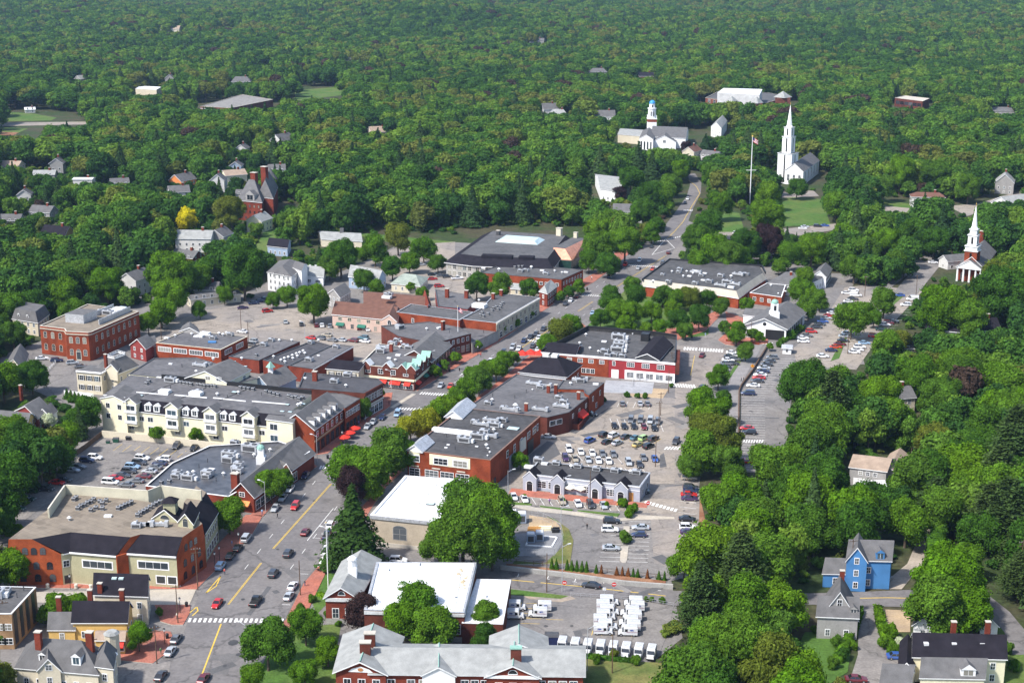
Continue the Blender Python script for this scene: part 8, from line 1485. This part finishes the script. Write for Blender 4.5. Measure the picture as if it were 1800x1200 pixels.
for i, (x, y, mt, l) in enumerate(((938, 932, PLY, 'stack of orange timber in the work yard, left'), (957, 930, CRM, 'stack of pale timber in the work yard, right'), (976, 934, BLK, 'black crate in the work yard'))):
    p = P(x, y); o = thing('timber_stack' if i < 2 else 'crate', l, 'timber stack' if i < 2 else 'crate', (p.x, p.y, 0)); m = M()
    for k in range(4): m.box(p+uy*(k*.5-.8)+ux*.1*k, ux, uy, 3.4 if i < 2 else 1.8, .42, 0, .5+.25*((k*7+i) % 3), mt)
    m.build('boards', o)
# fences and walls
def fence(px, h, lab, mt=MTD, nm='fence', step=2.4, rails=(1.0, .5), solid=None, r=.05, z=0):
    o = None; q = [P(x, y) for x, y in px]; o = thing(nm, lab, 'wall' if 'wall' in nm else 'fence', (q[0].x, q[0].y, 0)); m = M(); mp_ = M()
    for a, b in zip(q, q[1:]):
        L = (b-a).length; n = max(1, round(L/step)); d = (b-a)/n
        for k in range(n+1): c = a+d*k; mp_.tube((c.x, c.y, z), (c.x, c.y, z+h), r*1.3, mt, 5)
        if solid: dn = (b-a).normalized(); nn = Vector((-dn.y, dn.x, 0))*solid/2; m.prism(ccw([((a-nn).x, (a-nn).y), ((b-nn).x, (b-nn).y), ((b+nn).x, (b+nn).y), ((a+nn).x, (a+nn).y)]), z-.1, z+h*(1 if solid > .2 else .96), mt)
        else:
            for t in rails: m.tube((a.x, a.y, z+h*t), (b.x, b.y, z+h*t), r, mt, 4)
    m.build('panel' if solid else 'rails', o)
    if not solid or solid < .2: mp_.build('posts', o)
    return o
fence([(892, 987), (1000, 998), (1170, 1018)], 1.0, 'dark post and rail fence above the planted row', WOOD); fence([(880, 1000), (1003, 1014), (1100, 1028), (1183, 1034)], 1.1, 'long rough stone retaining wall along the lower street', STN, 'stone_wall', solid=.6)
fence([(895, 975), (940, 978), (975, 976), (990, 952), (986, 934), (965, 918), (935, 905)], 2.0, 'thin chain-link fence round the work yard', MTL, r=.03, rails=(1, .05)); fence([(1003, 1048), (1128, 1056), (1184, 1066)], 1.0, 'low wire fence above the mail trucks', MTL, r=.03)
fence([(1297, 830), (1299, 690), (1303, 680), (1322, 655), (1348, 612)], 1.1, 'low dark retaining wall with railing along the footpath', WOOD, 'retaining_wall', solid=.4); fence([(1302, 680), (1328, 646), (1354, 606)], 1.0, 'railing between footpath and east car park', MTD, r=.04) 
fence([(180, 768), (285, 778), (400, 792), (480, 800)], 2.2, 'cream garden wall with white lattice openings before the condominium', CRM2, 'garden_wall', solid=.3)
fence([(180, 766), (150, 790), (135, 800)], 1.8, 'weathered board fence at the left of the market car park', WOOD, solid=.1); fence([(402, 868), (404, 856), (372, 858)], 1.4, 'low brick wall at the market corner', BR, 'brick_wall', solid=.4)
fence([(1112, 679), (1112, 668), (1172, 672)], 1.1, 'railing round the sunken court by the crimson stores', MTL, r=.04); fence([(113, 694), (165, 700)], 1.8, 'white slatted terrace fence before the balustraded mansion', WH, solid=.1)
fence([(82, 655), (98, 638), (82, 632)], 1.0, 'white picket fence near the civic building', WH, r=.05); fence([(1450, 1030), (1545, 1030), (1560, 1025), (1568, 1018)], .9, 'curved grey stone wall before the bright blue house', STN, 'stone_wall', solid=.5)
fence([(985, 752), (1018, 756), (1035, 735)], 2.0, 'brick bin enclosure wall behind the wide grey-roofed store', BR2, 'brick_wall', solid=.3); fence([(1065, 600), (1075, 596)], 1, 'short pavement railing above the crimson store building', MTD)
fence([(1276, 600), (1335, 606)], .9, 'low brick wall with caps before the station', BR, 'brick_wall', solid=.4)
# hedges
def hedge(px, w_, h, lab, col='m'):
    q = [P(x, y) for x, y in px]; P_, N_ = [], []; rg = np.random.default_rng(len(lab))
    o = thing('hedge', lab, 'hedge', (q[0].x, q[0].y, 0)); EV, EF = [], []
    for a, b in zip(q, q[1:]):
        L = (b-a).length; n = int(L*(w_+2*h)*5); t = rg.random(n); d = np.array((b-a)[:]); nn = np.array([-d[1], d[0], 0])/L; side = rg.integers(0, 3, n); s = np.where(side == 0, -1., np.where(side == 1, 1., rg.uniform(-1, 1, n))); z = np.where(side == 2, h, rg.random(n)*h)
        P_.append(np.array(a[:])+d*t[:, None]+nn*(s*w_/2*rg.uniform(.8, 1.1, n))[:, None]+np.array([0, 0, 1.])*z[:, None]*rg.uniform(.85, 1.1, (n, 1))); N_.append(nn*np.where(side < 2, s, 0)[:, None]+np.array([0, 0, 1.])*np.where(side == 2, 1, .3)[:, None]+rg.normal(size=(n, 3))*.4)
        e = nn*w_*.42; b0 = len(EV); A_, B_ = np.array(a[:]), np.array(b[:]); EV += [A_-e, B_-e, B_+e, A_+e]+[v+np.array([0, 0, h*.9]) for v in (A_-e, B_-e, B_+e, A_+e)]; EF += [(b0, b0+1, b0+5, b0+4), (b0+2, b0+3, b0+7, b0+6), (b0+4, b0+5, b0+6, b0+7), (b0, b0+4, b0+7, b0+3), (b0+1, b0+2, b0+6, b0+5)]
    pos = np.concatenate(P_); nn = np.concatenate(N_); nn /= np.linalg.norm(nn, axis=1, keepdims=True); V = quads(pos, nn, .5*rg.uniform(.6, 1.3, len(pos)), rg); off = np.array(o.location[:]); me = tomesh('foliage', V-off, [LF[col]], np.array(EV)-off, EF); put(o, me, 'foliage', o)
hedge([(1510, 1075), (1500, 1110), (1472, 1165)], 2.2, 1.8, 'tall clipped hedge along the driveway by the grey shingled house'); hedge([(1543, 1072), (1548, 1100), (1560, 1135)], 2.2, 1.6, 'leafy hedge right of the driveway', 'b'); hedge([(1490, 1030), (1545, 1030)], 1.6, 1, 'low hedge before the bright blue house', 'b'); hedge([(1030, 1155), (1120, 1164)], 1.2, .9, 'low dark hedge below the mail truck row', 'd')
hedge([(1045, 655), (1072, 658)], 1, 1, 'small hedge at the foot of the crimson store building', 'd'); hedge([(560, 1046), (575, 1052)], 1.4, 1, 'small hedge by the brick hall entrance', 'b'); hedge([(240, 516), (262, 510)], 2, 1.5, 'hedge below the white balcony house', 'm'); hedge([(1375, 602), (1412, 578)], 2.0, 1.6, 'hedge along the station side wall', 'd'); hedge([(110, 1068), (150, 1058)], 4, 2.2, 'round-topped hedge before the white black-roofed house', 'b')
# tall conifer-like hedge by the lane
hedge([(1640, 985), (1652, 950), (1655, 920)], 4, 6, 'high dark hedge on the right side of the dusty lane', 'd')
# people
def person(x, y, lab, top, legs, a=0, walk=.25, z=.05):
    p = P(x, y); sk = [(0, 0, .95), (0, 0, 1.2), (0, 0, 1.42), (0, .02, 1.52), (0, .03, 1.66), (0, .03, 1.76), (.19, 0, 1.42), (.26, .06, 1.15), (.24, .2, .95), (-.19, 0, 1.42), (-.26, -.06, 1.15), (-.24, .1, .93), (.09, 0, .9), (.1, walk*.6, .5), (.1, walk, .08), (.1, walk+.14, .04), (-.09, 0, .9), (-.1, -walk*.3, .5), (-.1, -walk, .1), (-.1, -walk+.14, .05)]
    E = [(0, 1), (1, 2), (2, 3), (3, 4), (4, 5), (2, 6), (6, 7), (7, 8), (2, 9), (9, 10), (10, 11), (0, 12), (12, 13), (13, 14), (14, 15), (0, 16), (16, 17), (17, 18), (18, 19)]; rad = [.15, .15, .15, .06, .1, .08, .07, .05, .04, .07, .05, .04, .1, .07, .05, .04, .1, .07, .05, .04]
    me = bpy.data.meshes.new('person'); me.from_pydata(sk, E, []); o = bpy.data.objects.new('person', me); COL.objects.link(o); o.location = (p.x, p.y, z); o.rotation_euler = (0, 0, a)
    sm = o.modifiers.new('skin', 'SKIN'); sv = me.skin_vertices[0].data
    for v, r in zip(sv, rad): v.radius = (r, r)
    sv[0].use_root = True; o.modifiers.new('sub', 'SUBSURF').levels = 1
    m_, t_2, b_ = _nodes('clothes '+lab[:12]); N, L = t_2.nodes, t_2.links; tc = N.new('ShaderNodeTexCoord'); sp = N.new('ShaderNodeSeparateXYZ'); L.new(tc.outputs['Object'], sp.inputs[0]); rp_ = N.new('ShaderNodeValToRGB'); rp_.color_ramp.interpolation = 'CONSTANT'; e = rp_.color_ramp.elements
    e[0].color = (*legs, 1); e[1].position = .47; e[1].color = (*top, 1); k = e.new(.75); k.color = (.45, .27, .18, 1); k = e.new(.845); k.color = (.05, .03, .02, 1); mr = N.new('ShaderNodeMapRange'); mr.inputs[2].default_value = 2; L.new(sp.outputs[2], mr.inputs[0]); L.new(mr.outputs[0], rp_.inputs[0]); L.new(rp_.outputs[0], b_.inputs['Base Color'])
    me.materials.append(m_); tag(o, lab, 'person')
person(488, 911, 'person in black striding across the main street', (.02, .02, .025), (.02, .02, .025), 1.2, .35); person(461, 905, 'person in light blue top standing at the market corner', (.25, .4, .6), (.1, .12, .25), 0, .1); person(1303, 671, 'left of two people in dark clothes walking on the footpath', (.03, .03, .035), (.03, .03, .04), 1.5); person(1307, 670, 'right of two people in dark clothes walking on the footpath', (.04, .03, .03), (.02, .02, .02), 1.5)
person(1293, 606, 'person in white shirt at the station corner', (.7, .7, .7), (.3, .3, .3), 0, .1); person(631, 748, 'person in purple near the red umbrellas', (.2, .08, .25), (.05, .05, .1), 0, .2); person(684, 712, 'person waiting at the crossing corner', (.25, .08, .06), (.05, .05, .08), 0, .1); person(1032, 930, 'person in black behind the white SUV in the lower lot', (.02, .02, .02), (.03, .03, .03), 0, .1)
for k, (x, y, tp, lg, l) in enumerate(((395, 1010, (.5, .1, .08), (.05, .06, .1), 'person in red on the pavement before the olive complex'), (408, 960, (.1, .2, .4), (.2, .2, .2), 'person in blue under the pavement tree by the olive complex'), (312, 1088, (.6, .6, .55), (.05, .05, .06), 'person in pale top on the brick corner above the crosswalk'), (283, 1150, (.1, .25, .1), (.2, .17, .12), 'person in green on the lower brick corner'),
                         (536, 1030, (.05, .05, .06), (.1, .12, .2), 'person in dark coat on the right pavement by the brick hall'), (612, 790, (.6, .55, .2), (.05, .05, .08), 'person in yellow before the red umbrellas'), (642, 742, (.7, .7, .7), (.06, .07, .12), 'person in white before the brick shop'), (845, 628, (.4, .05, .05), (.05, .05, .05), 'person in dark red on the pavement by the slate-roofed shop'), (925, 570, (.1, .1, .3), (.3, .3, .3), 'person in navy on the pavement by the beige stores'),
                         (1040, 492, (.6, .6, .6), (.05, .05, .05), 'person in white on the upper pavement'), (966, 886, (.3, .1, .4), (.05, .05, .05), 'person in violet on the shop row pavement'), (1085, 893, (.7, .3, .1), (.08, .08, .1), 'person in orange on the shop row pavement, right end'), (1240, 592, (.2, .3, .5), (.6, .6, .6), 'person in blue on the park pavement'), (1228, 618, (.05, .05, .05), (.05, .05, .05), 'person in black on the upper crosswalk'))):
    person(x, y, l, tp, lg, k*1.3, .12+.04*(k % 4))
# wires between poles along the right back street would be under a pixel: only the traffic mast at the crossing
p = P(826, 678); q = P(790, 672); o = thing('traffic_signal_mast', 'dark signal mast arm reaching over the lanes before the crossing', 'traffic signal', (p.x, p.y, 0)); m = M(); m.tube((p.x, p.y, 0), (p.x, p.y, 5.6), .12, BLK, 6); m.tube((p.x, p.y, 5.5), (q.x, q.y, 5.9), .08, BLK, 5); m.build('mast', o)
m = M(); m.box(Vector((q.x, q.y, 0)), ux, uy, .4, .3, 4.9, 6.0, BLK); m.box(Vector(((p.x+q.x)/2, (p.y+q.y)/2, 0)), ux, uy, .4, .3, 4.9, 6.0, BLK); m.build('signal_head', o)
for k, (x, y) in enumerate(((84, 1033), (134, 1034), (160, 1035))):
    p = P(x, y); o = thing('stone_bollard', f'short pale stone bollard on the brick forecourt, {ORDL[k]} from the left', 'bollard', (p.x, p.y, 0), 'stone bollards'); m = M(); m.cyl(p.x, p.y, .45, .4, .1, 1.0, LST, 8); m.build('shaft', o); m = M(); m.cyl(p.x, p.y, .5, .35, 1.0, 1.2, LST, 8); m.build('cap', o)
# the air: one closed box of thin haze round camera and scene, sky outside
hm = bpy.data.materials.new('haze'); hm.use_nodes = True; t = hm.node_tree; t.nodes.remove(t.nodes['Principled BSDF']); pv = t.nodes.new('ShaderNodeVolumePrincipled'); pv.inputs['Color'].default_value = (.46, .68, 1, 1); pv.inputs['Density'].default_value = .000048; pv.inputs['Anisotropy'].default_value = .2
t.links.new(pv.outputs[0], t.nodes['Material Output'].inputs['Volume']); hz = M(); hz.mats = [hm]; hz.prism([(-5200, -700), (5200, -700), (5200, 8200), (-5200, 8200)], -1.2, 158, hm, bottom=True); o = hz.build('haze'); tag(o, kind='stuff')
